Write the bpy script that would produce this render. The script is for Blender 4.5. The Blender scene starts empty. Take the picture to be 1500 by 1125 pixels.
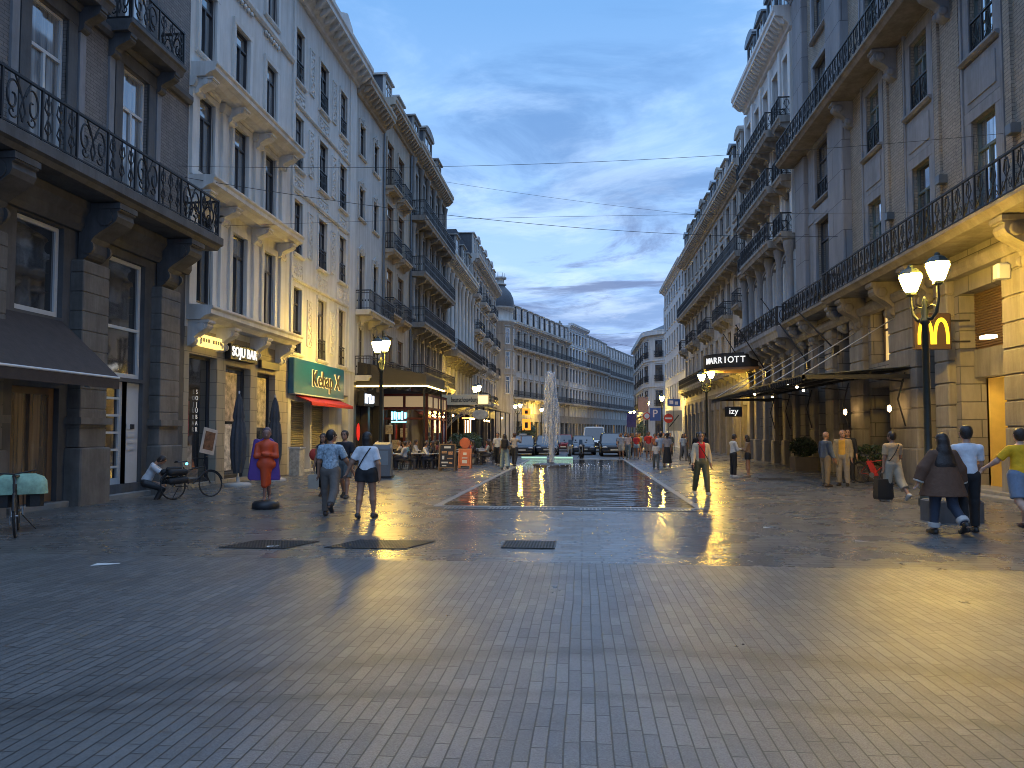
import bpy, bmesh, math, random
import numpy as np
from mathutils import Vector, Matrix
random.seed(7)
R = math.radians
SC = bpy.context.scene
COL = SC.collection

# ---------------------------------------------------------------- camera
FPX = 1050.0
PITCH = R(2.5)
cam_d = bpy.data.cameras.new('camera'); cam = bpy.data.objects.new('camera', cam_d); COL.objects.link(cam)
cam.location = (0, 0, 1.7)
cam.rotation_euler = (math.pi/2 + PITCH, 0, math.atan(103/1050))
cam_d.sensor_width = 36; cam_d.lens = 36*FPX/1500
cam_d.shift_y = (71.5 - FPX*math.tan(PITCH))/1500
cam_d.clip_start = 0.05; cam_d.clip_end = 2000
SC.camera = cam

# ---------------------------------------------------------------- sky, sun, exposure
SC.view_settings.view_transform = 'Standard'; SC.view_settings.look = 'None'
SC.view_settings.gamma = 1.0; SC.view_settings.use_curve_mapping = False
SC.cycles.filter_width = 0.95
SC.view_settings.exposure = 0.46
SUN_EL, SUN_AZ = R(62), R(180)
W = bpy.data.worlds.new('World'); SC.world = W; W.use_nodes = True
def build_world():
    nt = W.node_tree; nt.nodes.clear()
    N = lambda t, **k: _n(nt, t, **k)
    out = N('ShaderNodeOutputWorld'); bg = N('ShaderNodeBackground'); nt.links.new(bg.outputs[0], out.inputs[0])
    L = nt.links.new
    tc = N('ShaderNodeTexCoord'); sep = N('ShaderNodeSeparateXYZ'); L(tc.outputs['Generated'], sep.inputs[0])
    def math_(op, a, b=None, c=None, clamp=False):
        n = N('ShaderNodeMath'); n.operation = op; n.use_clamp = clamp
        for i, v in enumerate((a, b, c)):
            if v is None: continue
            if isinstance(v, (int, float)): n.inputs[i].default_value = v
            else: L(v, n.inputs[i])
        return n.outputs[0]
    def ramp(fac, stops, mode='LINEAR'):
        n = N('ShaderNodeValToRGB'); cr = n.color_ramp; cr.interpolation = mode
        while len(cr.elements) < len(stops): cr.elements.new(0.5)
        for e, (p, c) in zip(cr.elements, stops):
            e.position = p; e.color = (*c, 1) if len(c) == 3 else c
        L(fac, n.inputs[0]); return n.outputs[0]
    def mix(f, a, b, mode='MIX'):
        n = N('ShaderNodeMix'); n.data_type = 'RGBA'; n.blend_type = mode
        if isinstance(f, (int, float)): n.inputs[0].default_value = f
        else: L(f, n.inputs[0])
        for s, v in ((6, a), (7, b)):
            if isinstance(v, tuple): n.inputs[s].default_value = (*v, 1)
            else: L(v, n.inputs[s])
        return n.outputs[2]
    z = sep.outputs[2]
    zc = math_('MAXIMUM', z, 0.0)
    base = ramp(zc, [(0.0, (.30, .39, .68)), (.10, (.33, .48, .80)), (.2, (.36, .56, .92)), (.32, (.29, .49, .82)), (.52, (.16, .35, .68)), (.75, (.20, .36, .66)), (1.0, (.30, .44, .68))])
    # cloud layer seen in perspective: direction projected on a flat deck
    inv = math_('DIVIDE', 1.0, math_('ADD', zc, 0.11))
    cx = math_('MULTIPLY', sep.outputs[0], inv); cy = math_('MULTIPLY', sep.outputs[1], inv)
    cmb = N('ShaderNodeCombineXYZ'); L(cx, cmb.inputs[0]); L(cy, cmb.inputs[1]); cmb.inputs[2].default_value = 3.7
    def noise(scale, detail, rough, dist, off=0.0):
        mp = N('ShaderNodeMapping'); mp.inputs['Scale'].default_value = (scale, scale*1.3, 1); mp.inputs['Location'].default_value = (off, off*.7, off)
        mp.inputs['Rotation'].default_value = (0, 0, .5)
        L(cmb.outputs[0], mp.inputs[0])
        n = N('ShaderNodeTexNoise'); n.inputs['Scale'].default_value = 1; n.inputs['Detail'].default_value = detail
        n.inputs['Roughness'].default_value = rough; n.inputs['Distortion'].default_value = dist
        L(mp.outputs[0], n.inputs['Vector']); return n.outputs['Fac']
    n1 = noise(1.15, 11, .62, .9, 2.3)
    n2 = noise(1.7, 9, .62, .4, 9.1)
    n3 = noise(.95, 10, .66, .5, 15.2)
    dark = ramp(n1, [(.42, (0, 0, 0)), (.60, (1, 1, 1))], 'EASE')
    dkc = ramp(zc, [(0, (.15, .20, .38)), (.2, (.17, .29, .54)), (.5, (.10, .24, .52)), (.9, (.2, .32, .55))])
    m1 = mix(math_('MULTIPLY', dark, .78), base, dkc)
    wisp = ramp(n2, [(.46, (0, 0, 0)), (.68, (1, 1, 1))], 'EASE')
    wcol = ramp(zc, [(0, (.52, .62, .86)), (.2, (.62, .78, 1.0)), (.45, (.42, .64, .98)), (.8, (.45, .6, .85))])
    m2 = mix(math_('MULTIPLY', wisp, .55), m1, wcol)
    low = ramp(zc, [(.03, (1, 1, 1)), (.24, (1, 1, 1)), (.36, (0, 0, 0))], 'EASE')
    dk2 = math_('MULTIPLY', ramp(n3, [(.49, (0, 0, 0)), (.60, (1, 1, 1))], 'EASE'), low)
    m3 = mix(math_('MULTIPLY', dk2, .85), m2, (.135, .19, .36))
    br = math_('MULTIPLY', ramp(n3, [(.34, (1, 1, 1)), (.45, (0, 0, 0))], 'EASE'), ramp(zc, [(.05, (1, 1, 1)), (.15, (1, 1, 1)), (.27, (0, 0, 0))], 'EASE'))
    m4 = mix(math_('MULTIPLY', br, .4), m3, (.70, .79, .97))
    # overhead sky, out of frame, gets an added boost to brighten the facades
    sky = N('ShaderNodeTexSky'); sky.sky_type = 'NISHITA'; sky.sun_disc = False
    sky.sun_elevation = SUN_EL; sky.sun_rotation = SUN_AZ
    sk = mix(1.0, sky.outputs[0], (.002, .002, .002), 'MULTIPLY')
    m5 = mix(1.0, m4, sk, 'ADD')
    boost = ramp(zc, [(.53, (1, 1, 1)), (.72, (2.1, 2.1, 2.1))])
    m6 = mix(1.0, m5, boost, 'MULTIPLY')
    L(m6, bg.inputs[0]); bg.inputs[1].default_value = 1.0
def _n(nt, t, **k):
    n = nt.nodes.new(t)
    for a, v in k.items(): setattr(n, a, v)
    return n
build_world()
sun_d = bpy.data.lights.new('sun', 'SUN'); sun = bpy.data.objects.new('sun', sun_d); COL.objects.link(sun)
sun_d.energy = 0.22; sun_d.angle = R(60); sun_d.color = (.72, .84, 1.0)
sun.rotation_euler = (math.pi/2 - SUN_EL, 0, 0)
# ---------------------------------------------------------------- helpers
class MB:
    """collects faces for ONE mesh object"""
    def __init__(s): s.v = []; s.f = []; s.m = []; s.sm = []
    def add(s, vs, fs, m=0, sm=False):
        b = len(s.v); s.v += [tuple(p) for p in vs]
        for f in fs: s.f.append([i+b for i in f]); s.m.append(m); s.sm.append(sm)
        return s
    def box(s, x0, x1, y0, y1, z0, z1, m=0):
        vs = [(x0,y0,z0),(x1,y0,z0),(x1,y1,z0),(x0,y1,z0),(x0,y0,z1),(x1,y0,z1),(x1,y1,z1),(x0,y1,z1)]
        return s.add(vs, [(3,2,1,0),(4,5,6,7),(0,1,5,4),(1,2,6,5),(2,3,7,6),(3,0,4,7)], m)
    def cbox(s, c, d, m=0): return s.box(c[0]-d[0]/2, c[0]+d[0]/2, c[1]-d[1]/2, c[1]+d[1]/2, c[2]-d[2]/2, c[2]+d[2]/2, m)
    def bbox(s, x0, x1, y0, y1, z0, z1, b=.02, m=0):
        """box with chamfered vertical and top edges"""
        def ring(i, z): return [(x0+i+b,y0+i,z),(x1-i-b,y0+i,z),(x1-i,y0+i+b,z),(x1-i,y1-i-b,z),(x1-i-b,y1-i,z),(x0+i+b,y1-i,z),(x0+i,y1-i-b,z),(x0+i,y0+i+b,z)]
        return s.loft([ring(0, z0), ring(0, z1-b), ring(b, z1)], m, caps=True)
    def quad(s, a, b, c, d, m=0): return s.add([a, b, c, d], [(0,1,2,3)], m)
    def loft(s, rings, m=0, caps=True, sm=False, closed=True):
        n = len(rings[0]); vs = [p for r in rings for p in r]; fs = []
        for k in range(len(rings)-1):
            for i in range(n if closed else n-1):
                j = (i+1) % n
                fs.append((k*n+i, k*n+j, (k+1)*n+j, (k+1)*n+i))
        s.add(vs, fs, m, sm)
        if caps:
            s.add(rings[0], [tuple(range(n-1, -1, -1))], m); s.add(rings[-1], [tuple(range(n))], m)
        return s
    def prof(s, pts, x0, x1, m=0):
        """(y,z) outline pushed along x"""
        return s.loft([[(x0, y, z) for y, z in pts], [(x1, y, z) for y, z in pts]], m)
    def prism(s, pts, z0, z1, m=0):
        return s.loft([[(x, y, z0) for x, y in pts], [(x, y, z1) for x, y in pts]], m)
    def tube(s, pts, r, n=6, m=0, caps=True, sm=True):
        pts = [Vector(p) for p in pts]; rings = []
        rr = r if isinstance(r, (list, tuple)) else [r]*len(pts)
        prev = None
        for i, p in enumerate(pts):
            t = (pts[min(i+1, len(pts)-1)] - pts[max(i-1, 0)])
            if t.length < 1e-9: t = Vector((0, 0, 1))
            t.normalize()
            if prev is None:
                a = Vector((0, 0, 1)) if abs(t.z) < .9 else Vector((1, 0, 0)); u = t.cross(a).normalized()
            else:
                u = (prev - t*prev.dot(t)); u = u.normalized() if u.length > 1e-6 else t.orthogonal().normalized()
            prev = u; w = t.cross(u)
            rings.append([p + (u*math.cos(2*math.pi*k/n) + w*math.sin(2*math.pi*k/n))*rr[i] for k in range(n)])
        return s.loft(rings, m, caps, sm)
    def lathe(s, prof, n=12, c=(0,0,0), m=0, caps=True, sm=True):
        rings = [[(c[0]+r*math.cos(2*math.pi*k/n), c[1]+r*math.sin(2*math.pi*k/n), c[2]+z) for k in range(n)] for r, z in prof]
        return s.loft(rings, m, caps, sm)
    def ell(s, c, r, m=0, n=10, k=7):
        return s.lathe([(max(1e-4, math.sin(math.pi*i/k)), -math.cos(math.pi*i/k)) for i in range(k+1)], n, (0,0,0), m).xf_last(n*(k+1)+2*n, lambda p: (c[0]+p[0]*r[0], c[1]+p[1]*r[1], c[2]+p[2]*r[2]))
    def xf_last(s, n, fn):
        for i in range(len(s.v)-n, len(s.v)): s.v[i] = tuple(fn(s.v[i]))
        return s
    def xf(s, M):
        s.v = [tuple(M @ Vector(p)) for p in s.v]; return s
    def merge(s, o, M=None, m=None):
        vs = o.v if M is None else [tuple(M @ Vector(p)) for p in o.v]
        b = len(s.v); s.v += vs
        for f, mm, k in zip(o.f, o.m, o.sm): s.f.append([i+b for i in f]); s.m.append(mm if m is None else m); s.sm.append(k)
        return s
    def mesh(s, name, mats):
        me = bpy.data.meshes.new(name); me.from_pydata(s.v, [], s.f)
        for mt in (mats if isinstance(mats, (list, tuple)) else [mats]): me.materials.append(mt)
        me.polygons.foreach_set('material_index', s.m); me.polygons.foreach_set('use_smooth', s.sm)
        me.update(); return me
    def build(s, name, mats, parent=None, loc=(0,0,0), rz=0):
        return ob(name, s.mesh(name, mats), parent, loc, rz)

def ob(name, data, parent=None, loc=(0,0,0), rz=0):
    o = bpy.data.objects.new(name, data); COL.objects.link(o)
    o.location = loc
    o.rotation_euler = (0, 0, rz) if isinstance(rz, (int, float)) else rz
    if parent: o.parent = parent
    return o
def tag(o, label=None, cat=None, group=None, kind=None):
    if label: o['label'] = label
    if cat: o['category'] = cat
    if group: o['group'] = group
    if kind: o['kind'] = kind
    return o
def thing(name, label, cat, loc=(0,0,0), rz=0, group=None):
    return tag(ob(name, None, None, loc, rz), label, cat, group)
def kids(o): return list(o.children)
def copy_tree(o, parent=None, lab=None):
    c = o.copy(); COL.objects.link(c); c.parent = parent
    if lab: c['label'] = lab
    for ch in kids(o): copy_tree(ch, c)
    return c

# ---------------------------------------------------------------- materials
MATS = {}
def mat(name, col, rough=.7, metal=0, var=.12, scale=3.0, bump=0.0, bscale=30, spec=.5, emit=None, es=0, alpha=1, stain=0.0, wrap=None):
    if name in MATS: return MATS[name]
    m = bpy.data.materials.new(name); m.use_nodes = True; MATS[name] = m
    nt = m.node_tree; p = nt.nodes['Principled BSDF']; L = nt.links.new
    p.inputs['Roughness'].default_value = rough; p.inputs['Metallic'].default_value = metal
    p.inputs['Specular IOR Level'].default_value = spec
    p.inputs['Base Color'].default_value = (*col, 1)
    if emit:
        p.inputs['Emission Color'].default_value = (*emit, 1); p.inputs['Emission Strength'].default_value = es
    if var or stain or bump:
        tc = _n(nt, 'ShaderNodeTexCoord')
        n = _n(nt, 'ShaderNodeTexNoise'); n.inputs['Scale'].default_value = scale; n.inputs['Detail'].default_value = 7; n.inputs['Roughness'].default_value = .62
        L(tc.outputs['Object'], n.inputs['Vector'])
        cr = _n(nt, 'ShaderNodeValToRGB')
        cr.color_ramp.elements[0].position = .3; cr.color_ramp.elements[1].position = .7
        cr.color_ramp.elements[0].color = (*[c*(1-var) for c in col], 1); cr.color_ramp.elements[1].color = (*[min(1, c*(1+var)) for c in col], 1)
        L(n.outputs['Fac'], cr.inputs[0]); cur = cr.outputs[0]
        if stain:   # rain streaks: noise stretched downwards
            mp = _n(nt, 'ShaderNodeMapping'); mp.inputs['Scale'].default_value = (1.6, 1.6, .16); L(tc.outputs['Object'], mp.inputs[0])
            n2 = _n(nt, 'ShaderNodeTexNoise'); n2.inputs['Scale'].default_value = 1.5; n2.inputs['Detail'].default_value = 8; n2.inputs['Roughness'].default_value = .7
            L(mp.outputs[0], n2.inputs['Vector'])
            c2 = _n(nt, 'ShaderNodeValToRGB'); c2.color_ramp.elements[0].position = .36; c2.color_ramp.elements[1].position = .62
            k = 1-stain; c2.color_ramp.elements[0].color = (k, k*.97, k*.92, 1); c2.color_ramp.elements[1].color = (1, 1, 1, 1)
            L(n2.outputs['Fac'], c2.inputs[0])
            mx = _n(nt, 'ShaderNodeMix'); mx.data_type = 'RGBA'; mx.blend_type = 'MULTIPLY'; mx.inputs[0].default_value = 1
            L(cur, mx.inputs[6]); L(c2.outputs[0], mx.inputs[7]); cur = mx.outputs[2]
        L(cur, p.inputs['Base Color'])
        if bump:
            n3 = _n(nt, 'ShaderNodeTexNoise'); n3.inputs['Scale'].default_value = bscale; n3.inputs['Detail'].default_value = 6
            L(tc.outputs['Object'], n3.inputs['Vector'])
            b = _n(nt, 'ShaderNodeBump'); b.inputs['Strength'].default_value = bump; b.inputs['Distance'].default_value = .02
            L(n3.outputs['Fac'], b.inputs['Height']); L(b.outputs[0], p.inputs['Normal'])
    return m
def brickmat(name, c1, c2, mortar, bw, bh, ms=.012, rough=.8, bump=.5, stain=.25):
    """courses on a facade: local x along the wall, z up"""
    if name in MATS: return MATS[name]
    m = bpy.data.materials.new(name); m.use_nodes = True; MATS[name] = m
    nt = m.node_tree; p = nt.nodes['Principled BSDF']; L = nt.links.new
    tc = _n(nt, 'ShaderNodeTexCoord'); sp = _n(nt, 'ShaderNodeSeparateXYZ'); cb = _n(nt, 'ShaderNodeCombineXYZ')
    L(tc.outputs['Object'], sp.inputs[0])
    ad = _n(nt, 'ShaderNodeMath'); ad.operation = 'ADD'; L(sp.outputs[0], ad.inputs[0]); L(sp.outputs[1], ad.inputs[1])
    L(ad.outputs[0], cb.inputs[0]); L(sp.outputs[2], cb.inputs[1])
    b = _n(nt, 'ShaderNodeTexBrick'); L(cb.outputs[0], b.inputs['Vector'])
    b.inputs['Scale'].default_value = 1; b.inputs['Brick Width'].default_value = bw; b.inputs['Row Height'].default_value = bh
    b.inputs['Mortar Size'].default_value = ms; b.inputs['Mortar Smooth'].default_value = .3
    b.inputs['Color1'].default_value = (*c1, 1); b.inputs['Color2'].default_value = (*c2, 1); b.inputs['Mortar'].default_value = (*mortar, 1)
    n = _n(nt, 'ShaderNodeTexNoise'); n.inputs['Scale'].default_value = .9; n.inputs['Detail'].default_value = 9; n.inputs['Roughness'].default_value = .68
    mp = _n(nt, 'ShaderNodeMapping'); mp.inputs['Scale'].default_value = (1.2, 1.2, .35); L(tc.outputs['Object'], mp.inputs[0]); L(mp.outputs[0], n.inputs['Vector'])
    cr = _n(nt, 'ShaderNodeValToRGB'); cr.color_ramp.elements[0].position = .33; cr.color_ramp.elements[1].position = .66
    k = 1-stain; cr.color_ramp.elements[0].color = (k, k, k, 1); cr.color_ramp.elements[1].color = (1.08, 1.06, 1.04, 1)
    L(n.outputs['Fac'], cr.inputs[0])
    mx = _n(nt, 'ShaderNodeMix'); mx.data_type = 'RGBA'; mx.blend_type = 'MULTIPLY'; mx.inputs[0].default_value = 1
    L(b.outputs['Color'], mx.inputs[6]); L(cr.outputs[0], mx.inputs[7]); L(mx.outputs[2], p.inputs['Base Color'])
    p.inputs['Roughness'].default_value = rough
    bp = _n(nt, 'ShaderNodeBump'); bp.inputs['Strength'].default_value = bump; bp.inputs['Distance'].default_value = .02; bp.invert = True
    L(b.outputs['Fac'], bp.inputs['Height']); L(bp.outputs[0], p.inputs['Normal'])
    return m
def glassmat(name, lo, hi, rough=.04, emit=None, es=0):
    """window pane: dark room or drawn curtain behind shiny glass, each pane its own value"""
    m = bpy.data.materials.new(name); m.use_nodes = True; MATS[name] = m
    nt = m.node_tree; p = nt.nodes['Principled BSDF']; L = nt.links.new
    oi = _n(nt, 'ShaderNodeObjectInfo'); tc = _n(nt, 'ShaderNodeTexCoord')
    cr = _n(nt, 'ShaderNodeValToRGB'); cr.color_ramp.elements[0].color = (*lo, 1); cr.color_ramp.elements[1].color = (*hi, 1)
    L(oi.outputs['Random'], cr.inputs[0])
    wv = _n(nt, 'ShaderNodeTexNoise'); mp = _n(nt, 'ShaderNodeMapping'); mp.inputs['Scale'].default_value = (9, 1, .25)
    L(tc.outputs['Object'], mp.inputs[0]); L(mp.outputs[0], wv.inputs['Vector']); wv.inputs['Scale'].default_value = 1.2
    c2 = _n(nt, 'ShaderNodeValToRGB'); c2.color_ramp.elements[0].color = (.45, .45, .45, 1); c2.color_ramp.elements[1].color = (1.3, 1.3, 1.3, 1)
    c2.color_ramp.elements[0].position = .35; c2.color_ramp.elements[1].position = .65
    L(wv.outputs['Fac'], c2.inputs[0])
    mx = _n(nt, 'ShaderNodeMix'); mx.data_type = 'RGBA'; mx.blend_type = 'MULTIPLY'; mx.inputs[0].default_value = 1
    L(cr.outputs[0], mx.inputs[6]); L(c2.outputs[0], mx.inputs[7]); L(mx.outputs[2], p.inputs['Base Color'])
    p.inputs['Roughness'].default_value = rough; p.inputs['IOR'].default_value = 2.1; p.inputs['Specular IOR Level'].default_value = .8; p.inputs['Coat Weight'].default_value = .8; p.inputs['Coat IOR'].default_value = 1.8; p.inputs['Coat Roughness'].default_value = .03
    b = _n(nt, 'ShaderNodeBump'); n = _n(nt, 'ShaderNodeTexNoise'); n.inputs['Scale'].default_value = 1.1; L(tc.outputs['Object'], n.inputs['Vector'])
    b.inputs['Strength'].default_value = .12; b.inputs['Distance'].default_value = .05; L(n.outputs['Fac'], b.inputs['Height']); L(b.outputs[0], p.inputs['Normal'])
    if emit:
        L(mx.outputs[2], p.inputs['Emission Color']); p.inputs['Emission Strength'].default_value = es
    return m
def emis(name, col, s):
    if name in MATS: return MATS[name]
    m = bpy.data.materials.new(name); m.use_nodes = True; MATS[name] = m
    p = m.node_tree.nodes['Principled BSDF']; p.inputs['Base Color'].default_value = (*[c*.6 for c in col], 1)
    p.inputs['Emission Color'].default_value = (*col, 1); p.inputs['Emission Strength'].default_value = s
    return m

WHITE = mat('white_render', (.62, .62, .60), .75, var=.07, scale=1.2, bump=.15, bscale=14, stain=.22)
WHITE2 = mat('white_stucco', (.52, .52, .50), .8, var=.08, scale=1.4, bump=.15, bscale=14, stain=.3)
CREAM = mat('cream_stone', (.42, .37, .30), .8, var=.1, scale=1.4, bump=.2, bscale=14, stain=.35)
GREYW = mat('weathered_stone', (.30, .29, .27), .82, var=.16, scale=1.6, bump=.3, bscale=12, stain=.45)
STONE = mat('bluestone', (.095, .098, .104), .75, var=.18, scale=2.2, bump=.35, bscale=10, stain=.35)
BSTONE = mat('pale_bluestone', (.25, .26, .28), .75, var=.12, scale=2, bump=.25, bscale=12, stain=.3)
LIME = mat('limestone', (.225, .205, .178), .8, var=.14, scale=2, bump=.35, bscale=9, stain=.35)
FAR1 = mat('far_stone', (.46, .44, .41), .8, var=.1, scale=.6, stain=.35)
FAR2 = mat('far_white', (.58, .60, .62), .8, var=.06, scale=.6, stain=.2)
SLATE = mat('slate_roof', (.05, .055, .065), .5, var=.25, scale=4, bump=.3, bscale=8)
ZINC = mat('zinc_sheet', (.16, .18, .20), .4, metal=.5, var=.15, scale=3)
BRICK_A = brickmat('grey_brick', (.165, .157, .152), (.215, .204, .195), (.095, .093, .093), .24, .085, .008, bump=.6)
BRICK_R = brickmat('buff_brick', (.30, .265, .215), (.36, .32, .265), (.17, .155, .135), .26, .10, .010, bump=1.0)
BLOCKS = brickmat('stone_blocks', (.20, .185, .16), (.25, .23, .20), (.085, .08, .07), 1.15, .52, .016, bump=.9, stain=.4)
TILES = brickmat('shop_tiles', (.32, .29, .23), (.35, .315, .25), (.17, .155, .13), .8, .42, .012, bump=.3, stain=.2)
IRON = mat('black_iron', (.012, .013, .016), .45, var=.2, scale=8)
DGREEN = mat('lamp_green', (.022, .03, .026), .4, var=.2, scale=8)
FR_W = mat('white_frame', (.55, .56, .56), .5, var=.05)
FR_D = mat('dark_frame', (.035, .035, .04), .45, var=.1)
FR_B = mat('brown_frame', (.16, .10, .06), .5, var=.15)
G_DARK = glassmat('pane_dark', (.012, .014, .018), (.05, .055, .06))
G_REFL = glassmat('pane_reflecting', (.42, .46, .48), (.62, .66, .68), .03); G_REFL.node_tree.nodes['Principled BSDF'].inputs['Metallic'].default_value = .75
G_CURT = glassmat('pane_curtain', (.14, .15, .16), (.34, .34, .33), .06)
G_WARM = glassmat('pane_blind', (.22, .15, .08), (.34, .25, .14), .1)
G_LIT = glassmat('pane_lit', (.75, .42, .12), (.95, .66, .25), .1, emit=True, es=.9)
BLACK = mat('flat_black', (.012, .012, .013), .6, var=.1)
# ---------------------------------------------------------------- facade kit (local: x along the wall, -y to the street, z up)
XL, XR = -12.0, 11.0
MC = {}
def wall_mesh(L, H, ops, depth=.28, D=9.0, mats=None, z0=-.3, closed=True):
    mb = MB()
    xs = sorted({0.0, L, *[round(o[0], 3) for o in ops], *[round(o[1], 3) for o in ops]})
    zs = sorted({z0, H, *[round(o[2], 3) for o in ops], *[round(o[3], 3) for o in ops]})
    for i in range(len(xs)-1):
        for k in range(len(zs)-1):
            cx, cz = (xs[i]+xs[i+1])/2, (zs[k]+zs[k+1])/2
            if any(o[0] < cx < o[1] and o[2] < cz < o[3] for o in ops): continue
            mb.quad((xs[i],0,zs[k]), (xs[i+1],0,zs[k]), (xs[i+1],0,zs[k+1]), (xs[i],0,zs[k+1]))
    for o in ops:
        a, b, c, d = o[:4]; e = depth
        mb.quad((a,0,c),(a,0,d),(a,e,d),(a,e,c)); mb.quad((b,0,c),(b,e,c),(b,e,d),(b,0,d))
        mb.quad((a,0,d),(b,0,d),(b,e,d),(a,e,d)); mb.quad((a,0,c),(a,e,c),(b,e,c),(b,0,c))
    if closed:
        mb.quad((0,0,z0),(0,0,H),(0,D,H),(0,D,z0)); mb.quad((L,0,z0),(L,D,z0),(L,D,H),(L,0,H))
        mb.quad((0,0,H),(L,0,H),(L,D,H),(0,D,H)); mb.quad((0,D,z0),(0,D,H),(L,D,H),(L,D,z0))
    return mb

def win_mesh(w, h, st):
    """window frame with its surround; origin bottom middle of the opening, y=0 wall plane"""
    key = ('win', round(w, 2), round(h, 2), st['n'])
    if key in MC: return MC[key]
    d = st.get('d', .28); mb = MB(); f = st.get('f', .06); y0, y1 = d-.09, d-.03
    a, b = -w/2, w/2
    mb.box(a, a+f, y0, y1, 0, h, 0); mb.box(b-f, b, y0, y1, 0, h, 0)
    mb.box(a+f, b-f, y0, y1, 0, f*1.3, 0); mb.box(a+f, b-f, y0, y1, h-f, h, 0)
    tz = h
    if st.get('tr', .74):
        tz = h*st.get('tr', .74); mb.box(a+f, b-f, y0-.015, y1, tz-.04, tz+.04, 0)
    for q in range(st.get('mu', 1)):
        x = a + (b-a)*(q+1)/(st.get('mu', 1)+1); mb.box(x-.035, x+.035, y0-.01, y1, f, tz-.04 if st.get('tr', .74) else h-f, 0)
    for q in range(st.get('bars', 0)):
        z = tz*(q+1)/(st['bars']+1); mb.box(a+f, b-f, y0+.005, y1, z-.03, z+.03, 0)
    s, pj = st.get('s', 0), st.get('p', .05)
    if s:
        mb.box(a-s, a, -pj, .02, -.02, h, 1); mb.box(b, b+s, -pj, .02, -.02, h, 1)
        mb.box(a-s, b+s, -pj-.01, .02, h, h+s*1.1, 1)
    if st.get('hood'):
        t = st['hood']
        mb.prof([(0, h+s+.06), (-.08, h+s+.06), (-t*.6, h+s+.14), (-t, h+s+.16), (-t, h+s+.24), (0, h+s+.30)], a-s-.1, b+s+.1, 1)
    if st.get('key'):
        mb.prof([(0, h-.12), (-pj-.05, h-.1), (-pj-.1, h+s+.1), (0, h+s+.12)], -.1, .1, 1)
    if st.get('ped'):
        mb.loft([[(-w*.5-s, -.09, h+s), (w*.5+s, -.09, h+s), (0, -.09, h+s+.35)], [(-w*.5-s, .01, h+s), (w*.5+s, .01, h+s), (0, .01, h+s+.35)]], 1)
    if st.get('sill', 1):
        t = st.get('sp', .12)
        mb.prof([(0.1, -.14), (-t*.6, -.14), (-t, -.07), (-t, -.01), (.1, .015)], a-s-.05, b+s+.05, 1)
    MC[key] = mb.mesh('window', [st.get('fm', FR_D), st.get('sm', WHITE)]); return MC[key]
def pane_mesh(w, h, d, m):
    key = ('pane', round(w, 2), round(h, 2), d, m.name)
    if key not in MC:
        MC[key] = MB().box(-w/2-.01, w/2+.01, d-.045, d+.02, -.01, h+.01).mesh('pane', m)
    return MC[key]
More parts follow.
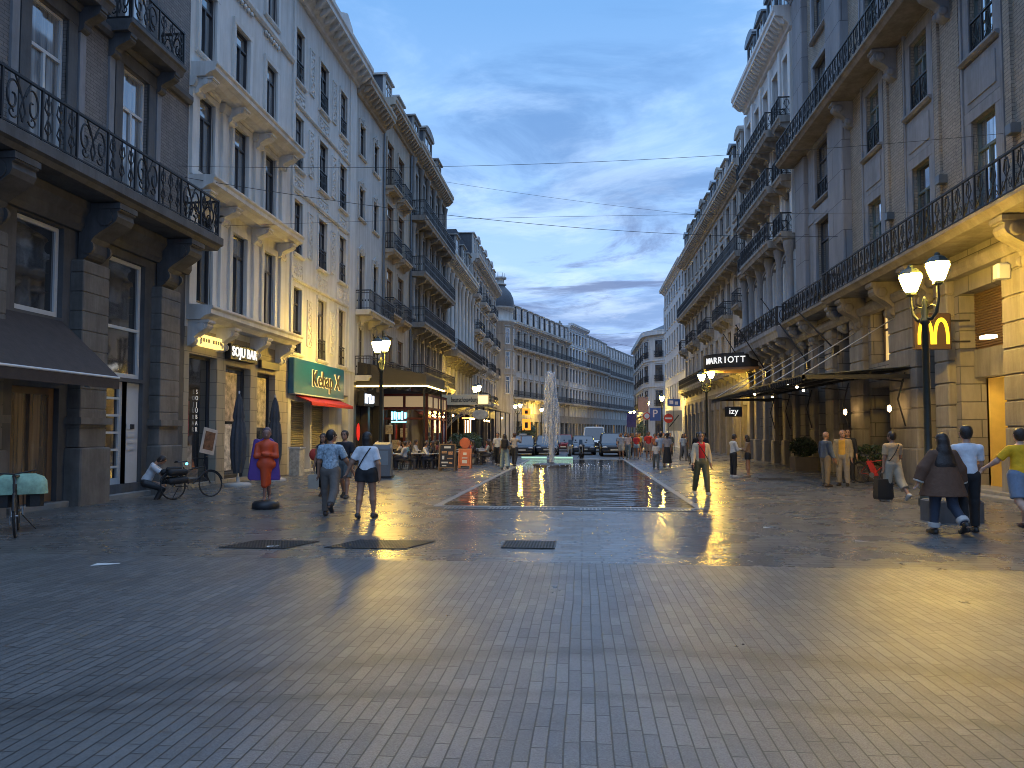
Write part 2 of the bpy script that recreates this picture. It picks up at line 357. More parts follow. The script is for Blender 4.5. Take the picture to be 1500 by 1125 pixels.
def bars_mesh(L, h, kind='bars', returns=0.0):
    """iron railing along x, base z=0, at y=0 (returns go back to the wall, +y)"""
    key = ('rail', round(L, 2), h, kind, returns)
    if key in MC: return MC[key]
    mb = MB()
    def run(P, Q):
        P, Q = Vector(P), Vector(Q); D = (Q-P); n = D.length; D.normalize(); Nn = Vector((-D.y, D.x, 0))
        def bar(t0, t1, z0, z1, w=.012):
            c = [P+D*t0-Nn*w, P+D*t1-Nn*w, P+D*t1+Nn*w, P+D*t0+Nn*w]
            mb.loft([[(q.x, q.y, z0) for q in c], [(q.x, q.y, z1) for q in c]], 0)
        bar(0, n, h-.05, h, .03); bar(0, n, .05, .085, .015)
        if kind == 'bars':
            bar(0, n, h-.17, h-.145, .012)
            k = max(2, int(n/.13))
            for i in range(k+1): t = min(max(n*i/k, .01), n-.01); bar(t-.009, t+.009, .0, h-.04, .009)
            for i in range(k):
                t = n*(i+.5)/k; bar(t-.03, t+.03, h*.42, h*.50, .008)
        else:
            def curve(pts, r=.010): mb.tube([P+D*a+Vector((0, 0, z)) for a, z in pts], r, 4, caps=False)
            pw = 1.0 if kind == 'scroll' else .55
            k = max(1, round(n/pw)); pw = n/k
            for i in range(k+1): t = min(max(pw*i, .02), n-.02); bar(t-.022, t+.022, 0, h+.02, .022)
            for i in range(k):
                o = pw*i; hh = h-.14
                if kind == 'scroll':
                    if i % 2 == 0:
                        for sg in (1, -1):
                            cx = o+pw/2 - sg*pw*.25; cz = .09+hh*.52
                            sp = [(cx+sg*(.19-.155*u)*math.cos(7.6*u+.4)*pw, cz+(.40-.33*u)*math.sin(7.6*u+.4)*hh) for u in np.linspace(0, 1, 22)]
                            curve(sp, .024)
                            sp = [(cx+sg*(.02+.10*u)*math.cos(6*u)*pw, cz-.30*hh+(.02+.12*u)*math.sin(6*u)*hh) for u in np.linspace(0, 1, 10)]
                            curve(sp, .02)
                            curve([(o+pw/2, .1+hh*.1), (o+pw/2+sg*.07*pw, .1+hh*.3), (o+pw/2, .1+hh*.55), (o+pw/2+sg*.1*pw, .1+hh*.8), (o+pw/2+sg*.2*pw, .08+hh)], .022)
                    else:
                        for j in range(3):
                            c = o+pw*(j+.5)/3
                            curve([(c, .08), (c, h-.05)], .02)
                            for z, q in ((.2, .055), (.42, .075), (.62, .05), (.82, .06)):
                                mb.xf_last(0, None) if False else mb.ell((*(P+D*c).xy, .08+hh*z), (.05 if D.x else .02, .05 if D.y else .02, .06), 0, 6, 4)
                            for sg in (1, -1):
                                curve([(c, .1+hh*.1), (c+sg*.09*pw, .1+hh*.22), (c+sg*.03*pw, .1+hh*.40)], .017)
                                curve([(c, .1+hh*.52), (c+sg*.10*pw, .1+hh*.66), (c+sg*.06*pw, .1+hh*.88), (c, .1+hh*.8)], .017)
                else:   # lattice of interlaced arcs
                    for sg in (1, -1):
                        c = o+pw/2
                        curve([(c+sg*pw*.46, .09), (c+sg*pw*.1, .09+hh*.3), (c-sg*pw*.22, .09+hh*.62), (c-sg*pw*.1, .09+hh*.92), (c+sg*pw*.12, .09+hh*.85), (c+sg*pw*.16, .09+hh*.6)], .015)
                        curve([(c+sg*pw*.25+.1*pw*math.cos(a), .09+hh*.22+.14*hh*math.sin(a)) for a in np.linspace(0, 6.28, 9)], .010)
                    curve([(o+pw/2, .08), (o+pw/2, h-.05)], .010)
    run((-L/2, 0, 0), (L/2, 0, 0))
    if returns:
        run((-L/2+.02, returns, 0), (-L/2+.02, .04, 0)); run((L/2-.02, .04, 0), (L/2-.02, returns, 0))
    MC[key] = mb.mesh('railing', IRON); return MC[key]
def console(w, h, d, m=0, scroll=True):
    """carved bracket: hangs below a slab, S outline, origin top middle at the wall"""
    pts = [(0, 0), (-d, 0), (-d, -.14*h)]
    for u in np.linspace(0, 1, 8):
        pts.append((-d*(.94-.62*u+.14*math.sin(u*math.pi*2)), -h*(.16+.62*u)))
    for a in np.linspace(.3, 1.5, 5): pts.append((-d*.30*math.cos(a)-.02*d, -h*(.80+.19*math.sin(a))))
    pts.append((0, -h))
    mb = MB().prof(pts, -w/2, w/2, m)
    if scroll:
        for sx in (-w/2, w/2):
            for (cy, cz, r) in ((-.66*d, -.27*h, .19*min(d, h)), (-.24*d, -.78*h, .16*min(d, h))):
                mb.merge(MB().lathe([(r, -.035), (r, .035), (r*.6, .05), (.01, .05)], 12, m=m).xf(Matrix.Translation((sx, cy, cz)) @ Matrix.Rotation(math.pi/2, 4, 'Y')))
        mb.prof([(-d*.5, -.02*h), (-d-.03, -.02*h), (-d-.03, -.11*h), (-d*.5, -.11*h)], -w/2-.03, w/2+.03, m)
    return mb
def cornice_mb(L, p, h, mod=.0, e=.0):
    """crowning moulding, bottom at z=0; mod = spacing of modillions"""
    mb = MB().prof([(0.05, 0), (-p*.18, 0), (-p*.22, h*.14), (-p*.45, h*.30), (-p*.5, h*.46), (-p*.92, h*.52), (-p*.92, h*.72), (-p, h*.80), (-p, h), (.05, h+.02)], -e, L+e)
    if mod:
        n = int(L/mod)
        for i in range(n+1):
            x = L*(i+.5)/(n+1); mb.prof([(-p*.40, h*.12), (-p*.62, h*.2), (-p*.88, h*.45), (-p*.88, h*.53), (-p*.4, h*.53)], x-.08, x+.08)
    return mb
def building(name, label, x, y, ang, group='buildings lining the street'):
    return thing(name, label, 'building', (x, y, 0), ang, group)
PANEPICK = {'refl': [G_REFL, G_REFL, G_DARK], 'dark': [G_DARK], 'mix': [G_DARK, G_DARK, G_CURT], 'curt': [G_CURT], 'warm': [G_WARM, G_DARK], 'lit': [G_LIT]}
def windows(root, ops, seed=1, ox=0, oy=0):
    rnd = random.Random(seed)
    for o in ops:
        if len(o) < 5 or o[4] is None: continue
        a, b, c, d, st = o[:5]; w, h = b-a, d-c
        wn = ob(st.get('name', 'window'), win_mesh(w, h, st), root, ((a+b)/2+ox, oy, c))
        pm = rnd.choice(PANEPICK[o[5] if len(o) > 5 else st.get('pane', 'mix')])
        ob('pane', pane_mesh(w, h, st.get('d', .28), pm), wn)
        if st.get('guard'):
            ob('window_guard', bars_mesh(w-.02, st['guard'], st.get('gk', 'bars')), wn, (0, st.get('gy', .04), 0))
def balcony(root, x0, x1, z, proj, h, slab=.22, kind='bars', m=WHITE, nb=2, bh=.5, bw=.22, rm=None):
    L = x1-x0; mb = MB()
    mb.prof([(.05, 0), (-proj, 0), (-proj, -slab*.35), (-proj+.06, -slab*.5), (-proj+.12, -slab), (.05, -slab)], 0, L)
    b = mb.build('balcony', m, root, (x0, 0, z))
    ob('railing', bars_mesh(L-.1, h, kind, proj-.06), b, (L/2, -proj+.06, .0))
    if nb:
        key = ('cons', bw, bh, proj, m.name)
        if key not in MC: MC[key] = console(bw, bh, proj*.85, scroll=bh > .6).mesh('bracket', m)
        for i in range(nb): ob('bracket', MC[key], b, (L*(i+.5)/nb if nb > 2 else (bw if i == 0 else L-bw), 0, -slab))
    return b
def dormer(root, x, z, w, h, m=WHITE, st=None, back=2.2, y=.35, ped='tri'):
    key = ('dorm', w, h, m.name, ped)
    if key not in MC:
        mb = MB()
        mb.box(-w/2, w/2, 0.12, back, 0, h, 1)
        mb.box(-w/2-.02, -w/2+.16, -.02, .14, 0, h, 0); mb.box(w/2-.16, w/2+.02, -.02, .14, 0, h, 0)
        mb.box(-w/2+.16, w/2-.16, -.01, .13, h-.22, h, 0)
        mb.box(-w/2-.14, w/2+.14, -.16, back, h, h+.12, 0)
        if ped == 'tri': mb.loft([[(-w/2-.14, yy, h+.12), (w/2+.14, yy, h+.12), (0, yy, h+.55)] for yy in (-.16, back)], 0)
        elif ped == 'arch': mb.loft([[(w*.62*math.cos(a), yy, h+.12+.5*math.sin(a)) for a in np.linspace(0, math.pi, 9)] for yy in (-.16, back)], 0)
        MC[key] = mb.mesh('dormer', [m, SLATE])
    dd = ob('dormer', MC[key], root, (x, y, z))
    wd = MC.setdefault(('dwin', w, h), MB().box(-w/2+.16, w/2-.16, .05, .11, .1, h-.22, 0).mesh('pane', G_DARK))
    ww = ob('window', MC.setdefault(('dfr', w, h), MB().box(-.03, .03, .02, .06, .1, h-.22).box(-w/2+.16, w/2-.16, .02, .06, h*.66, h*.66+.06).mesh('window', FR_W)), dd)
    ob('pane', wd, dd)
    return dd
def mansard(root, L, z, h, slope=1.5, D=8.5, y0=.15, m=SLATE, name='roof'):
    mb = MB().loft([[(0, yy, zz) for yy, zz in ((y0, z), (D, z), (D, z+h), (y0+slope, z+h))], [(L, yy, zz) for yy, zz in ((y0, z), (D, z), (D, z+h), (y0+slope, z+h))]])
    r = mb.build(name, m, root)
    return r
def chimney(root, x, z, h=1.8, y=5, w=.9, parent=None):
    mb = MB().box(-w/2, w/2, -.35, .35, 0, h).box(-w/2-.06, w/2+.06, -.41, .41, h-.25, h-.08)
    for q in (-.25, .05, .3): mb.lathe([(.1, h), (.08, h+.45)], 8, (q, 0, 0))
    mb.build('chimney', GREYW, root, (x, y, z))
def text_mesh(body, size, depth=.02, bevel=0, align='CENTER'):
    cu = bpy.data.curves.new('text', 'FONT'); cu.body = body; cu.size = size; cu.extrude = depth; cu.align_x = align; cu.align_y = 'CENTER'
    cu.resolution_u = 3; cu.offset = bevel
    o = bpy.data.objects.new('text', cu); COL.objects.link(o)
    dg = bpy.context.evaluated_depsgraph_get(); me = bpy.data.meshes.new_from_object(o.evaluated_get(dg)); me.name = 'lettering'
    bpy.data.objects.remove(o); return me
def lettering(body, size, m, parent, loc, depth=.02, bold=0, sx=1, rz=0, vertical=False):
    """letters standing on a wall that faces local -y"""
    me = text_mesh(body, size, depth, bold); me.materials.clear(); me.materials.append(m)
    o = ob('lettering', me, parent, loc, (math.pi/2, 0, rz)); o.scale = (sx, 1, 1); return o
def ops_grid(cols, rows):
    return [(a, b, c, d, *rest) for (a, b) in cols for (c, d, *rest) in rows]
LROT, RROT = math.pi/2, -math.pi/2
# ================================================================ LEFT SIDE
PIER_A = mat('pier_stone', (.165, .155, .142), .8, var=.2, scale=2.5, bump=.4, bscale=9, stain=.4)
def bld_grey_brick():
    Y0, Y1 = 2.0, 20.55; Lg = Y1-Y0; H = 23.5
    b = building('brick_building', 'dark brick building with scrolled iron balcony on big stone brackets at left', XL, Y0, LROT)
    X = lambda Y: Y-Y0
    st = dict(n='A', fm=FR_W, sm=STONE, s=.30, p=.05, d=.2, tr=.72, f=.07, sill=0)
    ops = []
    for c in (5.45, 8.55, 11.65, 14.78, 17.92):
        for z0, z1 in ((7.62, 11.4), (12.3, 15.5), (16.5, 19.4), (20.4, 22.6)):
            ops.append((X(c)-.56, X(c)+.56, z0, z1, st, 'curt' if z0 < 9 else 'mix'))
    shop = dict(n='As', fm=FR_W, sm=STONE, d=.22, tr=0, mu=0, f=.1, sill=0, pane='dark')
    door = dict(n='Ad', fm=FR_B, sm=STONE, d=.22, tr=0, mu=1, f=.16, sill=0, pane='warm', name='door')
    wdoor = dict(n='Aw', fm=FR_W, sm=STONE, d=.22, tr=0, mu=0, bars=5, f=.12, sill=0, pane='dark', name='door')
    big2 = dict(n='Ab', fm=FR_W, sm=STONE, d=.22, tr=.42, mu=0, f=.1, sill=0, pane='dark')
    gops = []
    for k in range(5):
        o = -3.1*k
        if k % 2 == 0 and k > 0 or k == 0:
            gops += [(X(17.02+o), X(17.86+o), .36, 3.05, wdoor, 'dark'), (X(17.02+o), X(18.55+o), 3.15, 6.28, big2, 'dark')]
        else:
            gops += [(X(17.12+o), X(18.5+o), .14, 2.72, door, 'warm'), (X(17.12+o), X(18.52+o), 4.35, 6.45, shop, 'dark')]
    up = [o for o in ops]
    mbw = wall_mesh(Lg, H, up, .2, z0=6.9); mbw.build('wall', BRICK_A, b)
    wall_mesh(Lg, 6.9, gops + [(X(17.86), X(18.55), .36, 3.05)], .22, z0=-.3).build('base_wall', STONE, b)
    windows(b, ops, 3); windows(b, gops, 4)
    # side panel of the white door with letter boxes
    sp = MB().box(X(17.87), X(18.55), .12, .2, .36, 3.05)
    sp.build('door_panel', FR_W, b)
    lb = MB()
    for i in range(3): lb.box(X(18.0), X(18.38), .085, .12, 1.25+.17*i, 1.38+.17*i)
    lb.box(X(18.02), X(18.17), .09, .12, 1.8, 1.93).build('letter_box', FR_W, b)
    MB().box(X(18.2), X(18.36), .09, .12, 1.8, 1.93).build('doorbell', FR_D, b)
    MB().tube([(X(17.10), .08, .9), (X(17.10), .08, 1.75)], .018).build('handle', ZINC, b)
    # stepped piers and big scroll consoles
    for k in range(6):
        c = 19.32 - 3.17*k
        if c < 2.5: continue
        mb = MB(); z = -.02
        mb.bbox(X(c)-.54, X(c)+.54, -.42, .02, -.02, 1.35, .03); z = 1.37
        while z < 5.7:
            h = min(.46, 5.8-z); mb.bbox(X(c)-.47, X(c)+.47, -.32, .02, z, z+h-.022, .018); mb.box(X(c)-.45, X(c)+.45, -.295, .02, z+h-.03, z+h); z += h
        mb.box(X(c)-.56, X(c)+.56, -.42, .02, 1.9, 2.06)
        mb.build('pier', PIER_A, b)
        MC.setdefault('conA', console(.62, 1.36, 1.02).mesh('bracket', STONE))
        ob('bracket', MC['conA'], b, (X(c), -.05, 7.18))
    # lintel band under the balcony, balcony, railing
    MB().prof([(.0, 6.5), (-.12, 6.5), (-.2, 6.62), (-.2, 6.8), (-.34, 7.0), (-.34, 7.19), (0, 7.19)], 0, Lg).build('lintel', STONE, b)
    bal = MB().prof([(0, 7.2), (-1.05, 7.2), (-1.12, 7.3), (-1.22, 7.34), (-1.22, 7.56), (0, 7.58)], -.0, Lg-.05).build('balcony', STONE, b)
    ob('railing', bars_mesh(Lg-.3, 1.1, 'scroll', 1.05), bal, ((Lg-.05)/2, -1.12, 7.58))
    for c in (17.92, 14.78, 11.65, 8.55, 5.45):
        bb = balcony(b, X(c)-1.25, X(c)+1.25, 12.2, .72, .98, .3, 'scroll', STONE, 2, .6, .25)
    for z in (11.75, 16.0, 19.9): MB().prof([(0, z), (-.1, z), (-.16, z+.1), (-.16, z+.24), (0, z+.3)], 0, Lg-.02).build('string_course', STONE, b)
    for k in range(5):
        for s in (-1.02, 1.02):
            x = X(17.92-3.13*k)+s
            MB().box(x-.1, x+.1, -.06, 0, 7.6, 11.74).build('pilaster', BSTONE, b)
    cornice_mb(Lg, .9, .9, .7).build('cornice', STONE, b, (0, 0, H-.6))
    mansard(b, Lg, H+.3, 3)
    # sign board over the door bay
    return b
def bld_white_ledges():
    Y0, Y1 = 20.57, 28.28; Lg = Y1-Y0; H = 21.0; X = lambda Y: Y-Y0
    b = building('white_building', 'white rendered building with three bracketed ledges above tiled bar front', XL, Y0, LROT)
    st = dict(n='B', fm=FR_D, sm=WHITE, s=.17, p=.09, d=.15, tr=.74, f=.07, hood=.0, sp=.1)
    st2 = dict(st, n='B2', hood=.22)
    cols = [(21.03, 22.0), (23.32, 24.38), (25.76, 26.72)]
    ops = []
    for a, c in cols:
        ops += [(X(a), X(c), 5.78, 8.6, dict(st, n='B0', sill=0, s=.2)), (X(a), X(c), 9.95, 12.38, dict(st2, n='B1', sill=0)), (X(a), X(c), 13.75, 15.92, st), (X(a), X(c), 17.75, 19.8, st)]
    wall_mesh(Lg, H, ops, .15, z0=4.95).build('wall', WHITE, b); windows(b, ops, 11)
    shop = dict(n='Bs', fm=FR_D, sm=TILES, d=.34, tr=0, mu=0, f=.09, sill=0, pane='warm', name='shop_window')
    gops = [(X(20.85), X(22.55), .12, 4.15, shop, 'warm'), (X(23.12), X(24.95), .12, 4.0, shop, 'mix'), (X(25.5), X(27.05), .12, 3.95, shop, 'warm')]
    wall_mesh(Lg, 4.95, gops, .34, z0=-.3).build('base_wall', TILES, b); windows(b, gops, 12)
    for z, nb in ((12.72, 2), (9.18, 2), (5.16, 3)):
        x0, x1 = X(20.62), X(27.75)
        l = MB().prof([(0, z), (-.45, z), (-.62, z+.12), (-.8, z+.17), (-.8, z+.3), (-.86, z+.36), (-.86, z+.42), (0, z+.48)], x0, x1).build('ledge', WHITE, b)
        hh = .8 if z < 6 else .55
        key = ('conB', hh)
        if key not in MC: MC[key] = console(.36, hh, .66).mesh('bracket', WHITE)
        for Y in ((20.9, 22.6, 25.05, 27.2) if z < 10 else (20.9, 23.0, 25.1, 27.2)): ob('bracket', MC[key], l, (X(Y), 0, z))
    for Y in (20.8, 22.66, 25.08, 27.4):
        for z0, z1 in ((5.62, 8.9), (9.68, 12.7)):
            MB().box(X(Y)-.19, X(Y)+.19, -.1, 0, z0, z1-.3).prof([(0, z1-.3), (-.13, z1-.3), (-.2, z1-.16), (-.2, z1), (0, z1)], X(Y)-.24, X(Y)+.24).build('pilaster', WHITE, b)
    MB().prof([(0, 17.1), (-.08, 17.1), (-.14, 17.2), (-.14, 17.32), (0, 17.36)], 0, Lg-.02).build('string_course', WHITE, b)
    for a, c in cols:
        sc = MB()
        for q in np.linspace(X(a)-.1, X(c)+.1, 6): sc.lathe([(.01, 0), (.09, .02), (.09, .1), (.01, .12)], 8, (0, 0, 0)).xf_last(8*4+16, lambda p: (q+p[0], -.02-p[2]*.7, 16.95+p[1]))
        sc.build('garland', WHITE, b)
    cornice_mb(Lg, .8, .8, .6).build('cornice', WHITE, b, (0, 0, H-.4))
    mansard(b, Lg, H+.4, 2.6)
    for Y in (22, 26): dormer(b, X(Y), H+.45, 1.4, 1.7, WHITE)
    # bar signs
    s1 = MB().bbox(X(20.95), X(22.55), -.22, -.02, 4.42, 4.78, .02).build('lit_sign', emis('sign_yellow', (1.0, .72, .22), 1.1), b)
    s2 = MB().bbox(X(23.0), X(25.0), -.22, -.02, 4.2, 4.72, .02).build('sign_board', BLACK, b)
    lettering('SOJU BAR', .46, emis('sign_white', (.9, .9, .88), .75), s2, (X(24.0), -.24, 4.46), .015, .006, .92)
    MB().bbox(X(25.5), X(27.1), -.16, -.02, 4.12, 4.42, .02).build('sign_board', FR_D, b)
    for q in range(9): MB().box(X(21.1)+.15*q, X(21.1)+.15*q+.07, -.235, -.2, 4.55, 4.66).build('lettering', FR_D, s1) if q != 4 else None
    v = lettering('S\nO\nJ\nU\nB\nA\nR', .2, emis('sign_white2', (.7, .7, .68), .25), b, (X(21.75), .24, 2.4), .006)
    # posters behind the glass
    for (ya, za, w, h, c) in ((23.8, 2.1, 1.2, 1.7, (.42, .32, .24)), (23.65, .4, .9, 1.6, (.5, .47, .43)), (21.15, 1.6, .4, 1.1, (.22, .03, .04)), (21.3, .5, .5, .8, (.35, .3, .25)), (26.2, 1.9, 1.2, 1.9, (.42, .36, .24))):
        MB().box(X(ya)-w/2, X(ya)+w/2, .255, .27, za, za+h).build('poster', mat('poster%d' % int(ya*100), c, .6, var=.7, scale=5), b)
    return b
def bld_white_relief():
    Y0, Y1 = 28.3, 36.78; Lg = Y1-Y0; H = 20.5; X = lambda Y: Y-Y0
    b = building('stucco_building', 'white stucco building with carved relief panels above teal kebab shop', XL, Y0, LROT)
    st = dict(n='C', fm=FR_D, sm=WHITE, s=.12, p=.05, d=.19, tr=.76, f=.06, guard=.95, gy=.01, sp=.14)
    cols = [(28.62, 29.5), (31.42, 32.48), (34.2, 35.2)]
    ops = [(X(a), X(c), z0, z1, st) for a, c in cols for z0, z1 in ((5.05, 7.83), (9.25, 11.53), (12.92, 15.18), (16.65, 18.9))]
    wall_mesh(Lg, H, ops, .19, z0=4.85).build('wall', WHITE, b); windows(b, ops, 21)
    def relief(x, z, w, h, vert):
        mb = MB(); rnd = random.Random(int(x*100+z*10))
        mb.box(x-w/2, x+w/2, -.03, .0, z-h/2, z+h/2)
        for s in (-1, 1): mb.box(x+s*w/2-.03, x+s*w/2+.03, -.06, 0, z-h/2, z+h/2); mb.box(x-w/2, x+w/2, -.06, 0, z+s*h/2-.03, z+s*h/2+.03)
        n = 16
        for i in range(n):
            u = (i+.5)/n-.5
            px, pz = (x+.28*w*math.sin(i*1.9), z+u*h*.9) if vert else (x+u*w*.9, z+.28*h*math.sin(i*1.9))
            r = .05+.03*rnd.random(); mb.ell((px, -.035, pz), (r, .05, r*1.2), 0, 7, 5)
        mb.build('relief_panel', WHITE, b)
    for Y in (30.45, 33.35):
        for z in (6.5, 10.4, 14.1, 17.8): relief(X(Y), z, .5, 2.0, True)
    for a, c in cols:
        for z in (8.55, 12.2, 15.95): relief(X((a+c)/2), z, c-a+.2, .62, False)
    for z in (8.1, 11.9, 15.55): MB().prof([(0, z), (-.06, z), (-.1, z+.06), (-.1, z+.14), (0, z+.16)], X(28.4), X(35.6)).build('string_course', WHITE, b)
    for Y in (28.42, 36.1): MB().box(X(Y)-.1 if Y < 30 else X(Y)-.4, X(Y)+.1 if Y < 30 else X(Y)+.5, -.07, 0, 4.9, 20.3).build('pilaster', WHITE, b)
    cornice_mb(Lg, .95, 1.0, .62).build('cornice', WHITE, b, (0, 0, H-.3))
    mansard(b, Lg, H+.7, 2.6)
    for Y in (29.9, 33.0, 35.8): dormer(b, X(Y), H+.7, 1.5, 2.0, WHITE, ped='tri')
    # ground floor: shutters, pillars, teal fascia
    sh = [(X(28.62), X(30.75), .1, 3.05), (X(30.95), X(33.1), .1, 3.05), (X(34.9), X(35.9), .1, 3.6)]
    wall_mesh(Lg, 4.85, sh, .45, z0=-.3).build('base_wall', WHITE2, b)
    SHUT = mat('shutter_steel', (.30, .27, .20), .45, metal=.3, var=.1)
    for a, c, z0, z1 in sh[:2]:
        mb = MB(); z = z0
        while z < z1-.01: mb.prof([(.34, z), (.30, z+.03), (.30, z+.07), (.34, z+.1), (.4, z+.1), (.4, z)], a, c); z += .1
        mb.build('shutter', SHUT, b)
    a, c, z0, z1 = sh[2]; MB().box(a, c, .38, .44, z0, z1).build('door', FR_D, b)
    MB().box(X(28.5), X(34.6), -.02, .06, 4.86, 4.94).box(X(34.6), Lg-.05, -.06, .06, 4.86, 5.0).build('string_course', WHITE, b)
    TEAL = mat('teal_fascia', (.003, .10, .20), .35, var=.12, scale=2)
    fs = MB().bbox(X(28.22), X(34.4), -.28, -.02, 3.32, 4.8, .03).build('fascia_sign', TEAL, b)
    KL = mat('sign_letter_dark', (.05, .04, .02), .4); KE = emis('sign_letter_back', (1.0, .8, .35), .55)
    lettering('Kebap X', 1.0, KE, fs, (X(31.9), -.30, 4.05), .012, .03, 1.02)
    lettering('Kebap X', 1.0, KL, fs, (X(31.9), -.34, 4.05), .02, .0, 1.02)
    AW = mat('red_awning', (.36, .02, .015), .7, var=.1)
    MB().loft([[(x, -.05, 3.3), (x, -.75, 3.0), (x, -.75, 2.86), (x, -.71, 2.86), (x, -.71, 2.97), (x, -.05, 3.24)] for x in (X(29.0), X(34.4))]).build('awning', AW, b)
    MB().prof([(-.06, 3.3), (-.3, 3.3), (-.3, 3.35), (-.06, 3.38)], X(28.3), X(34.4)).build('awning_box', FR_W, b)
    return b
def bld_left_rest():
    # two-bay rendered house
    Y0 = 36.8; X = lambda Y: Y-Y0
    b = building('narrow_house', 'narrow pale grey house with two window bays beside the relief building', XL, Y0, LROT)
    st = dict(n='D', fm=FR_D, sm=WHITE2, s=.16, p=.06, d=.18, tr=.74, f=.06, key=1, ped=1)
    cols = [(37.35, 38.3), (40.0, 40.95)]
    ops = [(X(a), X(c), z0, z1, st) for a, c in cols for z0, z1 in ((16.85, 18.6), (13.4, 15.1))] + [(X(a), X(c), z0, z1, dict(st, n='D2', sill=0)) for a, c in cols for z0, z1 in ((8.3, 11.45), (4.9, 7.4))]
    Lg = 5.18
    wall_mesh(Lg, 20.2, ops, .18, z0=4.4).build('wall', WHITE2, b); windows(b, ops, 31)
    balcony(b, .12, Lg-.1, 8.28, .85, 1.05, .28, 'bars', WHITE2, 3, .5)
    balcony(b, .12, Lg-.1, 4.75, .85, 1.05, .28, 'bars', WHITE2, 3, .4)
    cornice_mb(Lg, .85, .95, .55).build('cornice', CREAM, b, (0, 0, 19.95))
    mansard(b, Lg, 20.9, 1.6, 2.5)
    MB().tube([(.25, 3.2, 20.9), (.25, 3.2, 24.0)], .12).tube([(.75, 3.4, 20.9), (.75, 3.4, 24.6)], .12).build('flue', SLATE, b)
    MB().tube([(Lg-.05, -.1, .3), (Lg-.05, -.1, 19.9)], .07).build('drainpipe', ZINC, b)
    g = [(X(37.2), X(39.3), .1, 3.3, dict(n='Dg', fm=FR_D, sm=BLACK, d=.5, tr=0, mu=1, sill=0, f=.08), 'dark'), (X(39.7), X(41.6), .1, 3.3, dict(n='Dg', fm=FR_D, sm=BLACK, d=.5, tr=0, mu=1, sill=0, f=.08), 'dark')]
    wall_mesh(Lg, 4.4, g, .5, z0=-.3).build('base_wall', FR_D, b); windows(b, g, 32)
    # lit white shop sign: rows of bright strokes
    for o_, c in (((38.4, 3.55, .9), (.75, .85, 1.0)),):
        s = MB()
        for q, (w, h, dz) in enumerate(((.16, .5, 0), (.1, .5, 0), (.22, .14, .18), (.14, .5, 0), (.22, .16, -.16), (.16, .4, 0))): s.box(X(37.6)+.27*q, X(37.6)+.27*q+w, -.42, -.36, 3.55+dz-h/2, 3.55+dz+h/2)
        s.box(X(37.5), X(39.3), -.34, -.02, 3.15, 3.95, 1)
        s.build('lit_sign', [emis('sign_cold', (.75, .85, 1.0), 2.2), BLACK], b)
    MB().box(X(39.5), X(39.75), .2, .3, .6, 2.3).build('lit_panel', emis('panel_cream', (.9, .8, .6), .5), b)
    for q in (37.9, 38.75): MB().ell((X(q), .36, 1.75), (.28, .05, .5), 0, 8, 6).build('red_lamp', emis('red_glow', (.8, .03, .02), .6), b)
    # cream house with orange blinds
    Y0 = 42.0; X2 = lambda Y: Y-42.0; Lg = 6.85
    b = building('cream_house', 'cream stone house with amber blinds and small balconies, next to the red cafe', XL, Y0, LROT)
    st = dict(n='E', fm=FR_B, sm=CREAM, s=.16, p=.05, d=.18, tr=.78, f=.07, sill=0, pane='warm')
    cols = [(42.85, 44.3), (45.55, 47.0)]
    ops = [(X2(a), X2(c), z0, z1, st) for a, c in cols for z0, z1 in ((16.95, 19.9), (12.95, 15.95), (8.95, 11.9), (5.0, 7.7))]
    wall_mesh(Lg, 21.7, ops, .18, z0=4.6).build('wall', CREAM, b); windows(b, ops, 41)
    for a, c in cols:
        for z in (16.95, 13.0, 9.0, 5.0): balcony(b, X2(a)-.3, X2(c)+.3, z, .6, 1.0, .22, 'bars', CREAM, 2, .35, .16)
    cornice_mb(Lg, .8, .9, .5).build('cornice', CREAM, b, (0, 0, 21.3)); mansard(b, Lg, 22.1, 2.4)
    for Y in (43.6, 46.6): dormer(b, X2(Y), 22.1, 1.6, 1.9, WHITE2, ped='flat', y=.15)
    MB().tube([(Lg-.06, -.1, .3), (Lg-.06, -.1, 21.2)], .07).build('drainpipe', ZINC, b)
    g = [(.5, 3.2, .1, 3.6, dict(n='Eg', fm=FR_D, sm=BLACK, d=.5, tr=0, mu=2, sill=0, f=.08), 'warm'), (3.6, 6.4, .1, 3.6, dict(n='Eg', fm=FR_D, sm=BLACK, d=.5, tr=0, mu=2, sill=0, f=.08), 'warm')]
    wall_mesh(Lg, 4.6, g, .5, z0=-.3).build('base_wall', FR_D, b); windows(b, g, 42)
    # grey house with four long balconies
    Y0 = 48.9; X3 = lambda Y: Y-48.9; Lg = 12.3
    b = building('balcony_building', 'dark weathered house with four full width iron balconies and carved brackets', XL, Y0, LROT)
    st = dict(n='F', fm=FR_D, sm=GREYW, s=.22, p=.12, d=.18, tr=.76, f=.06, sill=0)
    cols = [(.7+2.3*i, 1.9+2.3*i) for i in range(5)]
    ops = [(a, c, z0, z1, st) for a, c in cols for z0, z1 in ((17.4, 20.4), (13.3, 16.2), (9.7, 12.5), (5.6, 8.4))]
    wall_mesh(Lg, 21.8, ops, .18, z0=4.9).build('wall', GREYW, b); windows(b, ops, 51)
    for z in (17.0, 13.0, 9.4, 5.35): balcony(b, .1, Lg-.1, z+.05, 1.1, 1.1, .35, 'bars', GREYW, 6, .75, .3)
    for i in range(6):
        for z0, z1 in ((17.4, 21.2), (13.3, 16.5), (9.7, 12.6)): MB().lathe([(.2, 0), (.2, .2), (.15, .25), (.14, z1-z0-.5), (.2, z1-z0-.3), (.24, z1-z0)], 8, (.35+2.32*i if i else .3, -.18, z0)).build('column', GREYW, b)
